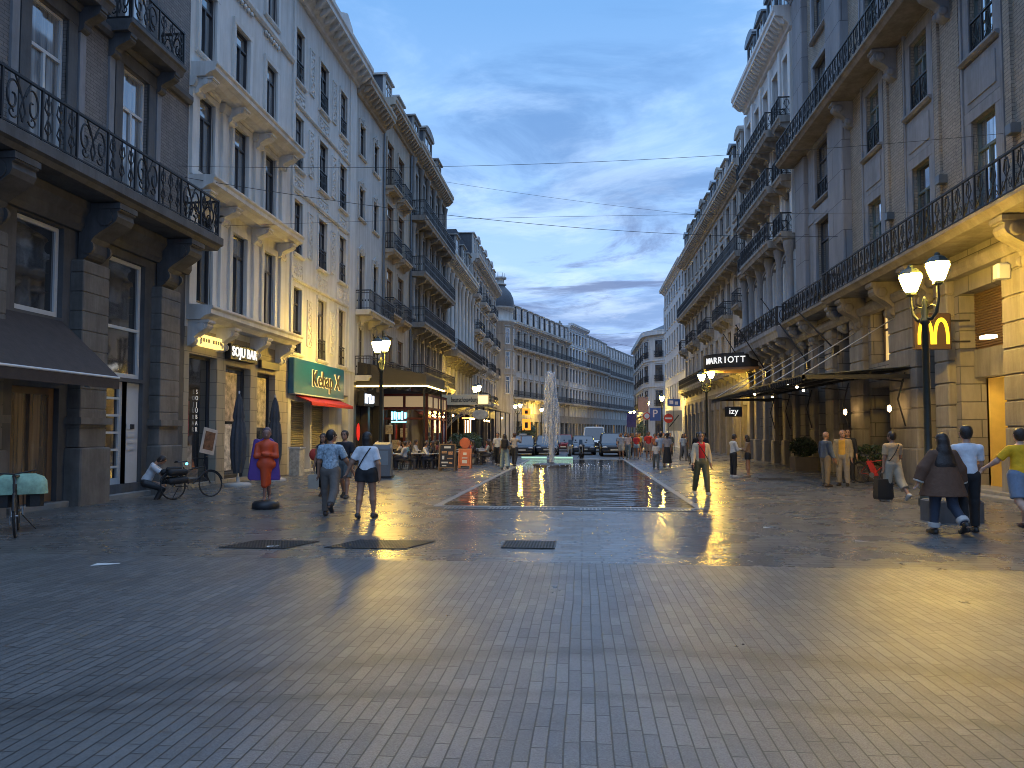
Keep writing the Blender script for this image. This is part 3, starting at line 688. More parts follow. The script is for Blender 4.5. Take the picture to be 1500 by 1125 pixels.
    cornice_mb(Lg, .9, 1.0, .5).build('cornice', CREAM, b, (0, 0, 21.3)); mansard(b, Lg, 22.2, 3.2)
    for q, w in ((1.5, 1.7), (5.6, 2.6), (9.8, 1.7)): dormer(b, q, 22.2, w, 2.7 if w > 2 else 2.2, GREYW, ped='arch' if w > 2 else 'flat', y=-.05)
    g = [(.6, 3.6, .1, 3.4), (4.3, 7.5, .1, 3.4), (8.2, 11.6, .1, 3.4)]
    g = [(*q, dict(n='Fg', fm=FR_B, sm=BLACK, d=.5, tr=.7, mu=2, sill=0, f=.08), 'warm') for q in g]
    wall_mesh(Lg, 4.9, g, .5, z0=-.3).build('base_wall', mat('cafe_red', (.11, .010, .010), .5, var=.15), b); windows(b, g, 52)
    # low house, blue slate mansard
    Y0 = 61.25; Lg = 15.3
    b = building('slate_roof_house', 'columned house under a tall blue slate roof behind the arched iron sign', XL, Y0, LROT)
    st = dict(n='G', fm=FR_D, sm=WHITE2, s=.2, p=.1, d=.2, tr=.76, f=.06, sill=0)
    ops = [(.9+2.05*i, 2.1+2.05*i, z0, z1, st) for i in range(7) for z0, z1 in ((13.6, 16.1), (9.9, 12.6), (5.2, 7.8))]
    wall_mesh(Lg, 17.0, ops, .2, z0=4.6).build('wall', WHITE2, b); windows(b, ops, 61)
    for i in range(8): MB().lathe([(.26, 0), (.26, .25), (.2, .3), (.17, 5.6), (.26, 5.9), (.3, 6.3)], 8, (.5+2.05*i, -.25, 9.9)).build('column', WHITE2, b)
    balcony(b, .1, Lg-.1, 8.9, 1.3, 1.0, .5, 'bars', GREYW, 7, .9, .35)
    cornice_mb(Lg, 1.0, 1.1, .6).build('cornice', WHITE2, b, (0, 0, 16.6))
    BSL = brickmat('diamond_slates', (.07, .10, .14), (.10, .135, .18), (.04, .05, .07), .5, .3, .02, .5, .5)
    mansard(b, Lg, 17.6, 5.4, 2.6, m=BSL)
    for q in (6.5, 10.5, 13.8): dormer(b, q, 17.7, 1.8, 2.9, GREYW, ped='flat', y=-.05)
    g = [(.6+3.6*i, 3.6+3.6*i, .1, 3.6, dict(n='Gg', fm=FR_D, sm=BLACK, d=.5, tr=.75, mu=2, sill=0, f=.08), 'warm') for i in range(4)]
    wall_mesh(Lg, 4.6, g, .5, z0=-.3).build('base_wall', FR_D, b); windows(b, g, 62)
    # ornate house with little balconies
    Y0 = 76.6; Lg = 21.6
    b = building('ornate_house', 'tall ornate white house with stacked little balconies before the dome', XL, Y0, LROT)
    st = dict(n='H', fm=FR_D, sm=FAR1, s=.2, p=.12, d=.2, tr=.76, f=.06, hood=.25)
    ops = [(1.1+2.6*i, 2.4+2.6*i, z0, z1, st) for i in range(8) for z0, z1 in ((17.2, 19.6), (13.3, 15.9), (9.6, 12.2), (5.6, 8.2))]
    wall_mesh(Lg, 20.6, ops, .2, z0=4.6).build('wall', FAR1, b); windows(b, ops, 71)
    for i in range(8):
        for z in (17.0, 13.1, 9.4, 5.4):
            if (i + int(z)) % 3: balcony(b, .75+2.6*i, 2.75+2.6*i, z, .9, 1.0, .35, 'bars', FAR1, 2, .6, .25)
    for i in range(9): MB().box(.3+2.6*i-.2, .3+2.6*i+.2, -.15, 0, 4.8, 20.2).build('pilaster', FAR1, b)
    cornice_mb(Lg, 1.0, 1.1, .6).build('cornice', FAR1, b, (0, 0, 20.2)); mansard(b, Lg, 21.2, 2.8)
    for i in range(7): dormer(b, 2+3*i, 21.2, 1.8, 2.6, FAR1, ped='arch' if i % 2 else 'flat', y=-.05)
    g = [(.6+3.4*i, 3.4+3.4*i, .1, 3.6, dict(n='Hg', fm=FR_D, sm=BLACK, d=.5, tr=.75, mu=2, sill=0, f=.08), 'lit' if i in (1, 3) else 'warm') for i in range(6)]
    wall_mesh(Lg, 4.6, g, .5, z0=-.3).build('base_wall', FR_D, b); windows(b, g, 72)
bld_grey_brick(); bld_white_ledges(); bld_white_relief(); bld_left_rest()

# ================================================================ FAR END: the street bends right
def far_row():
    P0 = Vector((-11.16, 108.4)); P1 = Vector((12.08, 182.7)); dv = (P1-P0); ang = math.atan2(dv.y, dv.x); dv.normalize()
    def at(s): p = P0+dv*s; return p.x, p.y
    def block(name, label, s0, s1, H, m, n, rows, roof=2.4, dorm=0, seed=0, bal=(), bm=None, base=4.8, lit=(), st_kw={}):
        Lg = s1-s0; b = building(name, label, *at(s0), ang)
        st = dict(n='far'+m.name, fm=FR_D, sm=m, s=.2, p=.1, d=.3, tr=.76, f=.08, sill=1, hood=.2); st.update(st_kw)
        w = Lg/n; ops = [(w*(i+.5)-.65, w*(i+.5)+.65, z0, z1, st) for i in range(n) for z0, z1 in rows]
        wall_mesh(Lg-.02, H, ops, .3, z0=base).build('wall', m, b); windows(b, ops, seed)
        for z in bal: balcony(b, .2, Lg-.2, z, .9, 1.0, .3, 'bars', m, n, .5, .22)
        for i in range(n+1): x = min(max(w*i, .16), Lg-.18); MB().box(x-.14, x+.14, -.12, 0, base, H-.5).build('pilaster', m, b)
        cornice_mb(Lg-.04, .8, .9, .7).build('cornice', m, b, (0.01, 0, H-.5))
        if roof: mansard(b, Lg-.04, H+.4, roof, 1.0)
        for i in range(dorm): dormer(b, Lg*(i+.5)/dorm, H+.4, 1.6, 2.5, m, ped='flat', y=-.05)
        for q in range(max(1, int(Lg/12))): chimney(b, Lg*(q+.8)/max(1, int(Lg/12)), H+.4+roof-.2)
        g = [(w*i+.35, w*(i+1)-.35, .1, 3.5, dict(n='farg', fm=FR_D, sm=BLACK, d=.4, tr=.75, mu=1, sill=0, f=.08), 'lit' if i in lit else 'dark') for i in range(n)]
        wall_mesh(Lg-.02, base, g, .4, z0=-.3).build('base_wall', GREYW, b); windows(b, g, seed+1)
        return b
    rows = ((15.3, 17.7), (11.4, 13.9), (7.5, 10.0))
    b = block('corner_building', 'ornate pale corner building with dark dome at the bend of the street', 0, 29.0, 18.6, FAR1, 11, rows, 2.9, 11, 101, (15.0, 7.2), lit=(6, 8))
    # rounded corner tower with dome
    n = 16; cx, cy, r = -.2, 1.3, 2.05
    tw = MB().lathe([(r, -.3), (r, 18.2), (r+.4, 18.4), (r+.4, 18.7), (r-.1, 18.8), (r-.1, 20.4), (r+.25, 20.55), (r+.25, 20.8)], n, (cx, cy, 0)).build('tower', FAR1, b)
    MB().lathe([(r+.05, 20.8), (r+.08, 21.4), (r-.05, 22.3), (r-.45, 23.2), (r-1.0, 23.8), (.75, 24.1), (.75, 24.3)], n, (cx, cy, 0)).build('dome', SLATE, b)
    MB().lathe([(.75, 24.3), (.95, 24.35), (.95, 24.5), (.6, 24.55), (.6, 25.2), (.95, 25.3), (.95, 25.55), (.4, 25.65)], 12, (cx, cy, 0)).build('lantern', FAR1, b)
    for k in range(6): MB().tube([(cx+.7*math.cos(k), cy+.7*math.sin(k), 25.5), (cx+.7*math.cos(k), cy+.7*math.sin(k), 26.2)], .04).build('finial', IRON, b)
    for k in range(-3, 3):
        a = -math.pi/2 + k*2*math.pi/n*1.0 + math.pi/n
        for z0, z1 in ((7.6, 10.2), (11.4, 13.9), (15.1, 17.5)):
            if k % 2: continue
            rr = r*math.cos(math.pi/n)
            wn = ob('window', win_mesh(.72, z1-z0, dict(n='tw', fm=FR_W, sm=FAR1, s=.12, p=.06, d=-.02, tr=.74, f=.08, sill=1, hood=.2)), tw, (cx+rr*math.cos(a), cy+rr*math.sin(a), z0), a+math.pi/2)
            ob('pane', pane_mesh(.72, z1-z0, -.01, G_DARK), wn)
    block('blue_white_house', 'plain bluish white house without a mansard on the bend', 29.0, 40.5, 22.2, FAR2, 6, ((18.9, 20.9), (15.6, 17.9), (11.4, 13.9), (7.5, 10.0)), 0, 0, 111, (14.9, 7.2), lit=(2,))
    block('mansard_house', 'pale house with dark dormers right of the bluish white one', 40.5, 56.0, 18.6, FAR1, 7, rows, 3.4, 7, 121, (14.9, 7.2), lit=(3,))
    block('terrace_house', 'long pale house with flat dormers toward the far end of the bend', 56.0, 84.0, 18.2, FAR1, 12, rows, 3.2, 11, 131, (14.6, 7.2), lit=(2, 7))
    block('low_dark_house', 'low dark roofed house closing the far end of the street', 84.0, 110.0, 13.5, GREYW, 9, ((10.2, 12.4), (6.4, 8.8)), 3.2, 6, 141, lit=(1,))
far_row()
# ================================================================ RIGHT SIDE
def bld_buff_brick():
    Y0, Y1 = 5.0, 37.6; Lg = Y1-Y0; H = 24.5; X = lambda Y: Y1-Y
    b = building('brick_building', 'buff brick building with long lattice balconies above the burger restaurant', XR, Y1, RROT)
    st = dict(n='R', fm=mat('green_frame', (.10, .13, .12), .5), sm=BSTONE, s=.30, p=.05, d=.21, tr=.72, f=.07, sill=0, pane='refl')
    st2 = dict(st, n='R2', guard=1.0, sill=1, sp=.2, gk='lattice', gy=.0)
    cols = [c for c in (9.45, 13.1, 16.75, 20.45, 24.1, 27.8)]
    ops = []
    for c in cols:
        ops += [(X(c)-.6, X(c)+.6, 7.35, 10.45, st), (X(c)-.6, X(c)+.6, 12.3, 14.65, st2), (X(c)-.6, X(c)+.6, 15.7, 18.7, st), (X(c)-.6, X(c)+.6, 20.2, 22.4, st2)]
    wall_mesh(Lg, H, ops + [(X(34.35), X(32.35), 12.4, 15.0), (X(34.35), X(32.35), 8.2, 11.45), (X(34.35), X(32.35), 15.7, 18.9), (X(34.35), X(32.35), 20.2, 22.8)], .21, z0=7.0).build('wall', BRICK_R, b)
    windows(b, ops, 201)
    for c in cols:
        for z0, z1 in ((10.8, 12.1), (18.95, 20.0)):
            MB().box(X(c)-.9, X(c)+.9, -.05, 0, z0, z1).box(X(c)-.7, X(c)+.7, -.08, -.045, z0+.2, z1-.2).build('panel', BSTONE, b)
        for s in (-1, 1): MB().box(X(c)+s*.98-.05, X(c)+s*.98+.05, -.09, 0, 7.3, 22.9).build('pilaster', BSTONE, b)
        MB().box(X(c)+1.35, X(c)+1.6, -.25, 0, 9.25, 9.5).build('spotlight', ZINC, b)
    for c in (11.3, 14.95, 18.6, 22.3, 25.95):
        for s in (-1, 1): MB().box(X(c)+s*.62-.14, X(c)+s*.62+.14, -.08, 0, 7.3, 14.95).build('pilaster', BRICK_R, b)
    # stone bay with big windows
    sb = dict(n='Rb', fm=FR_D, sm=BSTONE, s=.2, p=.12, d=.21, tr=.72, mu=1, f=.08, sill=1, sp=.22, pane='refl')
    bops = [(X(34.35), X(32.35), 12.4, 15.0, dict(sb, guard=.95, gk='lattice')), (X(34.35), X(32.35), 8.2, 11.45, sb), (X(34.35), X(32.35), 15.7, 18.9, sb), (X(34.35), X(32.35), 20.2, 22.8, sb)]
    windows(b, bops, 202)
    PB = brickmat('bay_blocks', (.23, .235, .25), (.27, .275, .29), (.12, .12, .13), 2.4, 1.25, .018, bump=.8, stain=.3)
    for a, c, pj in ((36.9, 35.4, .3), (31.9, 30.15, .36)): MB().bbox(X(a), X(c), -pj, .05, 7.0, 15.1, .04).bbox(X(a), X(c), -pj, .05, 15.5, 23.6, .04).build('pilaster', PB, b)
    for a, c in ((35.4, 34.55), (32.15, 31.9)): MB().box(X(a), X(c), -.1, 0, 7.1, 15.2).build('pilaster', BSTONE, b)
    for z0, z1 in ((11.6, 12.1), (15.1, 15.2)): MB().box(X(35.4), X(31.9), -.14, 0, z0, z1).build('panel', BSTONE, b)
    # lower long balcony on consoles
    def longbal(z, proj, a, c, nm):
        L = X(c)-X(a); mb = MB().prof([(.05, z), (-proj, z), (-proj, z-.1), (-proj+.08, z-.16), (-proj+.16, z-.28), (.05, z-.3)], X(a), X(c))
        o = mb.build('balcony', LIME, b)
        ob('railing', bars_mesh(L-.1, 1.02, 'lattice', proj-.1), o, ((X(a)+X(c))/2, -proj+.08, z))
        return o
    lb = longbal(7.25, 1.15, 30.6, 5.2, 'l'); lb2 = longbal(7.25, .95, 37.4, 30.62, 'l')
    ub = longbal(15.5, 1.1, 37.4, 5.2, 'u')
    MC['conR'] = console(.5, 1.35, .95).mesh('bracket', LIME); MC['conR2'] = console(.36, 1.1, .8).mesh('bracket', BSTONE)
    for Y in (6.6, 12.3, 18.3, 23.6, 26.1, 29.2): ob('bracket', MC['conR'], lb, (X(Y), 0, 6.95))
    for Y in (31.0, 34.9, 36.6): ob('bracket', MC['conR2'], lb2, (X(Y), 0, 6.95))
    for Y in (7.6, 11.3, 14.95, 18.6, 22.3, 25.95, 30.0): ob('bracket', MC['conR2'], ub, (X(Y), 0, 15.2))
    cornice_mb(Lg, 1.0, 1.1, .7).build('cornice', BSTONE, b, (0, 0, H-.6)); mansard(b, Lg, H+.5, 3)
    # ground floor: banded stone, openings
    gd = dict(n='Rg', fm=FR_D, sm=LIME, d=.75, tr=0, mu=1, sill=0, f=.08)
    cw = dict(n='Rc', fm=FR_B, sm=LIME, d=.55, tr=.6, mu=1, f=.1, sill=0, pane='lit')
    g = []
    for (a, c, z0, z1, s, pk) in (
        (22.05, 19.75, .1, 5.75, None, None),                        # restaurant alcove
        (17.9, 15.6, .1, 5.75, None, None), (13.6, 11.2, .1, 5.75, None, None),
        (24.15, 23.3, .1, 5.0, dict(gd, n='Rslot'), 'dark'),
        (28.5, 26.75, 4.3, 6.45, cw, 'lit'), (28.5, 26.75, .1, 3.4, gd, 'dark'),
        (32.0, 30.3, .1, 6.2, dict(gd, tr=.55, n='Rarch'), 'warm'),
        (34.6, 33.3, .1, 6.0, dict(gd, tr=.55, n='Rarch2'), 'warm'), (36.8, 35.6, .1, 6.0, dict(gd, tr=.55, n='Rarch2'), 'dark')):
        g.append((X(a), X(c), z0, z1, s, pk))
    wall_mesh(Lg, 7.0, g, .75, z0=-.3).build('base_wall', BLOCKS, b)
    windows(b, [q for q in g if q[4]], 203)
    for (a, c) in ((26.5, 24.3), (30.2, 28.7), (23.2, 22.25), (19.6, 18.1), (33.2, 32.1), (35.5, 34.7)):
        mb = MB(); z = -.02; x0, x1 = X(a), X(c)
        mb.bbox(x0-.02, x1+.02, -.30, .03, -.02, 1.2, .04); z = 1.22
        while z < 6.0: mb.bbox(x0+.06, x1-.06, -.22, .03, z, z+.62, .035); mb.box(x0+.11, x1-.11, -.17, .03, z+.6, z+.66); z += .66
        mb.build('pier', LIME, b)
    MB().prof([(0, 6.2), (-.28, 6.2), (-.36, 6.35), (-.36, 6.5), (0, 6.56)], 0, Lg).build('string_course', LIME, b)
    # restaurant alcove: shutter grille, fascia, lit yellow room
    for (a, c) in ((22.05, 19.75), (17.9, 15.6), (13.6, 11.2)):
        x0, x1 = X(a), X(c); SH = mat('brown_grille', (.13, .08, .045), .5, var=.15)
        mb = MB(); z = 4.15
        while z < 5.74: mb.prof([(.46, z), (.42, z+.02), (.42, z+.05), (.46, z+.07)], x0, x1); z += .075
        mb.box(x0, x1, .46, .6, 4.1, 5.75).build('shutter', SH, b)
        MB().box(x0, x1, .38, .7, 3.3, 4.1).build('fascia', LIME, b)
        YW = mat('yellow_wall', (.55, .40, .12), .6, var=.1)
        room = MB(); room.quad((x0,2.4,0),(x1,2.4,0),(x1,2.4,3.3),(x0,2.4,3.3)); room.quad((x0,.7,0),(x0,2.4,0),(x0,2.4,3.3),(x0,.7,3.3)); room.quad((x1,.7,0),(x1,.7,3.3),(x1,2.4,3.3),(x1,2.4,0)); room.quad((x0,.7,3.28),(x0,2.4,3.28),(x1,2.4,3.28),(x1,.7,3.28)); room.quad((x0,.0,.09),(x1,.0,.09),(x1,2.4,.09),(x0,2.4,.09))
        room.build('alcove', YW, b)
        MB().box(x0+.9, x0+1.5, 2.3, 2.38, .1, 2.3).build('red_poster', mat('red_poster', (.4, .05, .04), .5, var=.3), b)
        cl = MB().lathe([(.02, .3), (.02, .1), (.1, .05), (.12, -.06), (.05, -.14)], 10, (x0+1.0, 1.1, 2.75)).build('ceiling_lamp', emis('alcove_lamp', (1.0, .70, .25), 26), b)
    # wall spot on the nearest pier
    MB().box(X(20.05), X(19.75), -.5, -.22, 4.18, 4.26).build('wall_lamp', emis('spot_lamp', (1.0, .8, .4), 10), b)
    # arches sign
    sg = ob('hanging_sign', MB().bbox(-.5, .5, -.09, .09, -.52, .52, .03).mesh('hanging_sign', mat('sign_maroon', (.055, .03, .018), .5)), None, (9.97, 21.5, 4.60), R(0))
    tag(sg, 'square dark sign box with two glowing yellow arches by the twin lamp', 'sign')
    YM = emis('arches_yellow', (1.0, .68, .03), 1.15)
    mb = MB()
    for s in (-1, 1):
        outer = [(s*(.0 + .53*u), 0) for u in (0,)]
        O = []; I = []
        for u in np.linspace(0, 1, 15):
            a = math.pi*u
            O.append((s*(.215-.215*math.cos(a)), -.38+.76*math.sin(a)**.62)); I.append((s*(.215-.135*math.cos(a)), -.38+.65*math.sin(a)**.75))
        for k in range(14):
            for yy in (-.115, .115):
                q = [(O[k][0], yy, O[k][1]), (O[k+1][0], yy, O[k+1][1]), (I[k+1][0], yy, I[k+1][1]), (I[k][0], yy, I[k][1])]
                mb.loft([q, [(p[0], p[1]*.8, p[2]) for p in q]])
    mb.build('arches', YM, sg)
    sg['label'] = 'square dark sign box with two glowing yellow arches behind the nearest lamp post'
    MB().tube([(.48, 0, .3), (1.03, 0, .3)], .03).tube([(.48, 0, -.3), (1.03, 0, -.3)], .03).build('bracket', IRON, sg)
    # security camera on the pier
    MB().bbox(X(19.3), X(19.05), -.55, -.2, 5.6, 6.0, .05).build('camera_box', FR_W, b)
    return b
def bld_hotel():
    Y0, Y1 = 37.65, 48.3; Lg = Y1-Y0; H = 23.6; X = lambda Y: Y1-Y
    b = building('hotel_building', 'tall bright white hotel house with three curved iron balconies', XR, Y1, RROT)
    HW = mat('hotel_white', (.66, .67, .67), .75, var=.06, scale=1.2, bump=.1, stain=.18)
    st = dict(n='H1', fm=FR_D, sm=HW, s=.18, p=.12, d=.25, tr=.76, f=.07, sill=0)
    w = Lg/5; ops = [(w*(i+.5)-.6, w*(i+.5)+.6, z0, z1, st) for i in range(5) for z0, z1 in ((18.4, 21.8), (15.2, 17.7), (12.3, 14.5))]
    ops += [(w*(i+.5)-.7, w*(i+.5)+.7, 7.9, 10.9, dict(st, n='H2', s=.24, p=.2)) for i in range(5)]
    wall_mesh(Lg, H, ops, .25, z0=6.6).build('wall', HW, b); windows(b, ops, 221)
    for z, nb in ((18.2, 4), (15.1, 4), (12.1, 4)):
        balcony(b, w*1.0, w*4.1, z, 1.05, 1.0, .4, 'lattice', GREYW, nb, .6, .28)
        balcony(b, .1, w*.9, z, .8, 1.0, .35, 'lattice', GREYW, 2, .6, .22); balcony(b, w*4.2, Lg-.1, z, .8, 1.0, .35, 'lattice', GREYW, 2, .6, .22)
    for i in range(6):
        x = min(max(w*i, .25), Lg-.25); MB().box(x-.22, x+.22, -.2, 0, 12.0, 22.6).build('pilaster', HW, b)
        MB().lathe([(.3, 0), (.3, .3), (.22, .4), (.2, 3.4), (.3, 3.7), (.34, 4.0)], 10, (x, -.3, 7.6)).build('column', BSTONE, b)
    for i in range(5):
        pts = [(w*(i+.5)+.95*math.cos(a), 10.6+.62*math.sin(a)) for a in np.linspace(0, math.pi, 11)]
        mb = MB()
        for p, q in zip(pts, pts[1:]): mb.loft([[(p[0], yy, p[1]), (q[0], yy, q[1]), (w*(i+.5)+(q[0]-w*(i+.5))*.8, yy, 10.6+(q[1]-10.6)*.75), (w*(i+.5)+(p[0]-w*(i+.5))*.8, yy, 10.6+(p[1]-10.6)*.75)] for yy in (-.28, 0)])
        mb.build('arch', BSTONE, b)
    balcony(b, .1, Lg-.1, 7.2, 1.1, 1.0, .6, 'scroll', BSTONE, 7, .9, .4)
    cornice_mb(Lg, 1.0, 1.1, .45).build('cornice', HW, b, (0, 0, 22.9)); mansard(b, Lg, 24.0, 4.6, .7)
    for i, k in enumerate(('arch', 'tri', 'arch', 'tri')): dormer(b, 1.6+2.5*i, 24.0, 1.7, 3.0, ZINC, ped=k, y=-.05)
    g = [(w*i+.4, w*(i+1)-.35, .1, 5.6, dict(n='Hg1', fm=FR_D, sm=LIME, d=.7, tr=.6, mu=1, sill=0, f=.09), 'warm' if i in (1, 3) else 'dark') for i in range(5)]
    wall_mesh(Lg, 6.6, g, .7, z0=-.3).build('base_wall', BLOCKS, b); windows(b, g, 222)
    for i in range(6):
        x = min(max(w*i, .3), Lg-.3); MB().bbox(x-.32, x+.32, -.3, .03, -.02, 1.3, .04).bbox(x-.27, x+.27, -.22, .03, 1.3, 6.0, .04).build('pier', LIME, b)
    return b
def bld_right_rest():
    Y0, Y1 = 48.32, 78.0; Lg = Y1-Y0; X = lambda Y: Y1-Y
    b = building('balcony_building', 'long pale stone house with black balconies and dormers beyond the white hotel', XR, Y1, RROT)
    st = dict(n='R3', fm=FR_D, sm=FAR1, s=.16, p=.07, d=.2, tr=.76, f=.07, sill=1)
    n = 12; w = Lg/n; ops = [(w*(i+.5)-.6, w*(i+.5)+.6, z0, z1, st) for i in range(n) for z0, z1 in ((17.0, 18.6), (13.9, 16.4), (10.4, 12.9), (6.9, 9.2))]
    wall_mesh(Lg, 19.5, ops, .2, z0=4.9).build('wall', FAR1, b); windows(b, ops, 231)
    balcony(b, w*.1, Lg-.1, 13.85, .9, 1.0, .4, 'bars', GREYW, 13, .55, .22)
    for i in range(n):
        if i % 3 != 1: balcony(b, w*(i+.5)-1.0, w*(i+.5)+1.0, 10.35, .75, 1.0, .3, 'bars', GREYW, 2, .5, .2)
    balcony(b, w*.1, Lg-.1, 6.2, .8, 1.0, .4, 'bars', GREYW, 13, .5, .22)
    cornice_mb(Lg, .9, .95, .55).build('cornice', FAR1, b, (0, 0, 19.1)); mansard(b, Lg, 20.0, 3.4, .8)
    for i in range(11): dormer(b, 1.5+2.6*i, 20.0, 1.5, 2.4, (FAR1 if i > 6 else GREYW) if i % 3 else ZINC, ped=('tri', 'arch', 'flat')[i % 3], y=-.05)
    for q in (5, 14, 23): chimney(b, q, 22.3)
    g = [(w*i+.3, w*(i+1)-.3, .1, 3.6, dict(n='R3g', fm=FR_D, sm=LIME, d=.6, tr=.75, mu=1, sill=0, f=.08), 'lit' if i in (10, 7, 4) else 'dark') for i in range(n)]
    wall_mesh(Lg, 4.9, g, .6, z0=-.3).build('base_wall', LIME, b); windows(b, g, 232)
    for i in range(n+1): x = min(max(w*i, .2), Lg-.2); MB().box(x-.2, x+.2, -.15, .02, 0, 4.6).build('pier', LIME, b)
    Y0, Y1 = 78.02, 97.0; Lg = Y1-Y0
    b = building('plain_building', 'plain white rendered block with small sills past the dormered house', XR, Y1, RROT)
    st = dict(n='R4', fm=FR_D, sm=FAR2, s=.1, p=.04, d=.17, tr=.76, f=.07, sill=1)
    n = 8; w = Lg/n; ops = [(w*(i+.5)-.55, w*(i+.5)+.55, z0, z1, st) for i in range(n) for z0, z1 in ((18.0, 19.4), (15.0, 16.9), (11.9, 13.9), (8.6, 10.7), (5.4, 7.5))]
    wall_mesh(Lg, 20.4, ops, .17, z0=4.4).build('wall', FAR2, b); windows(b, ops, 241)
    cornice_mb(Lg, .7, .7, .0).build('cornice', FAR2, b, (0, 0, 20.0))
    g = [(w*i+.35, w*(i+1)-.35, .1, 3.4, dict(n='R4g', fm=FR_D, sm=LIME, d=.4, tr=.75, mu=1, sill=0, f=.08), 'lit' if i in (1, 5) else 'dark') for i in range(n)]
    wall_mesh(Lg, 4.4, g, .4, z0=-.3).build('base_wall', FAR2, b); windows(b, g, 242)
    # round cornered white house across the side street
    cx, cy, r = 16.2, 124.0, 5.6
    b = building('round_corner_house', 'round cornered white house with low hipped roof at the far right', cx, cy, 0)
    H = 18.4; pts = []
    out = [(9.0, 14.0), ] 
    plan = [(-r, 26.0)] + [(r*math.cos(a), r*math.sin(a)) for a in np.linspace(math.pi, 1.5*math.pi, 9)] + [(16.0, -r), (16.0, 26.0)]
    FW3 = mat('far_white_round', (.54, .55, .56), .8, var=.06, scale=.6, stain=.2)
    MB().prism(plan[::-1] if False else plan, -.3, H).build('wall', FW3, b)
    for z, p, h in ((H-.5, .55, .8), (13.6, .15, .25), (9.3, .15, .25), (4.6, .3, .4)):
        rr = r+p; pl = [(-rr, 26)] + [(rr*math.cos(a), rr*math.sin(a)) for a in np.linspace(math.pi, 1.5*math.pi, 9)] + [(16, -rr), (16, 26)]
        MB().prism(pl, z, z+h).build('cornice' if p > .5 else 'string_course', FW3, b)
    MB().loft([[(x, y, H+.3) for x, y in plan], [(x*.55+3, y*.6+4, H+3.0) for x, y in plan]]).build('roof', SLATE, b)
    MB().box(-2, -.6, 1, 2.4, H+.5, H+5).build('chimney', GREYW, b)
    st = dict(n='R5', fm=FR_D, sm=FW3, s=.12, p=.06, d=-.05, tr=.76, f=.09, sill=1, hood=.18)
    def put(x, y, a):
        for z0, z1 in ((14.2, 17.0), (10.2, 12.9), (6.1, 8.7), (1.0, 3.8)):
            wn = ob('window', win_mesh(1.35, z1-z0, st), b, (x, y, z0), a); ob('pane', pane_mesh(1.35, z1-z0, -.04, G_DARK), wn)
            if z0 > 5: ob('window_guard', bars_mesh(1.7, 1.0, 'bars', .3), wn, (0, -.3, 0))
    for x in (1.0, 4.2, 7.4, 10.6): put(x, -r, 0)
    for k in (1.5, 4.5, 7.5):
        a = math.pi + k*math.pi/2/8*1.0; rr = r*math.cos(math.pi/32); put(rr*math.cos(a), rr*math.sin(a), a+math.pi/2)
    for y in (3, 7, 11, 15, 19): put(-r, y, -math.pi/2)
bld_buff_brick(); bld_hotel(); bld_right_rest()
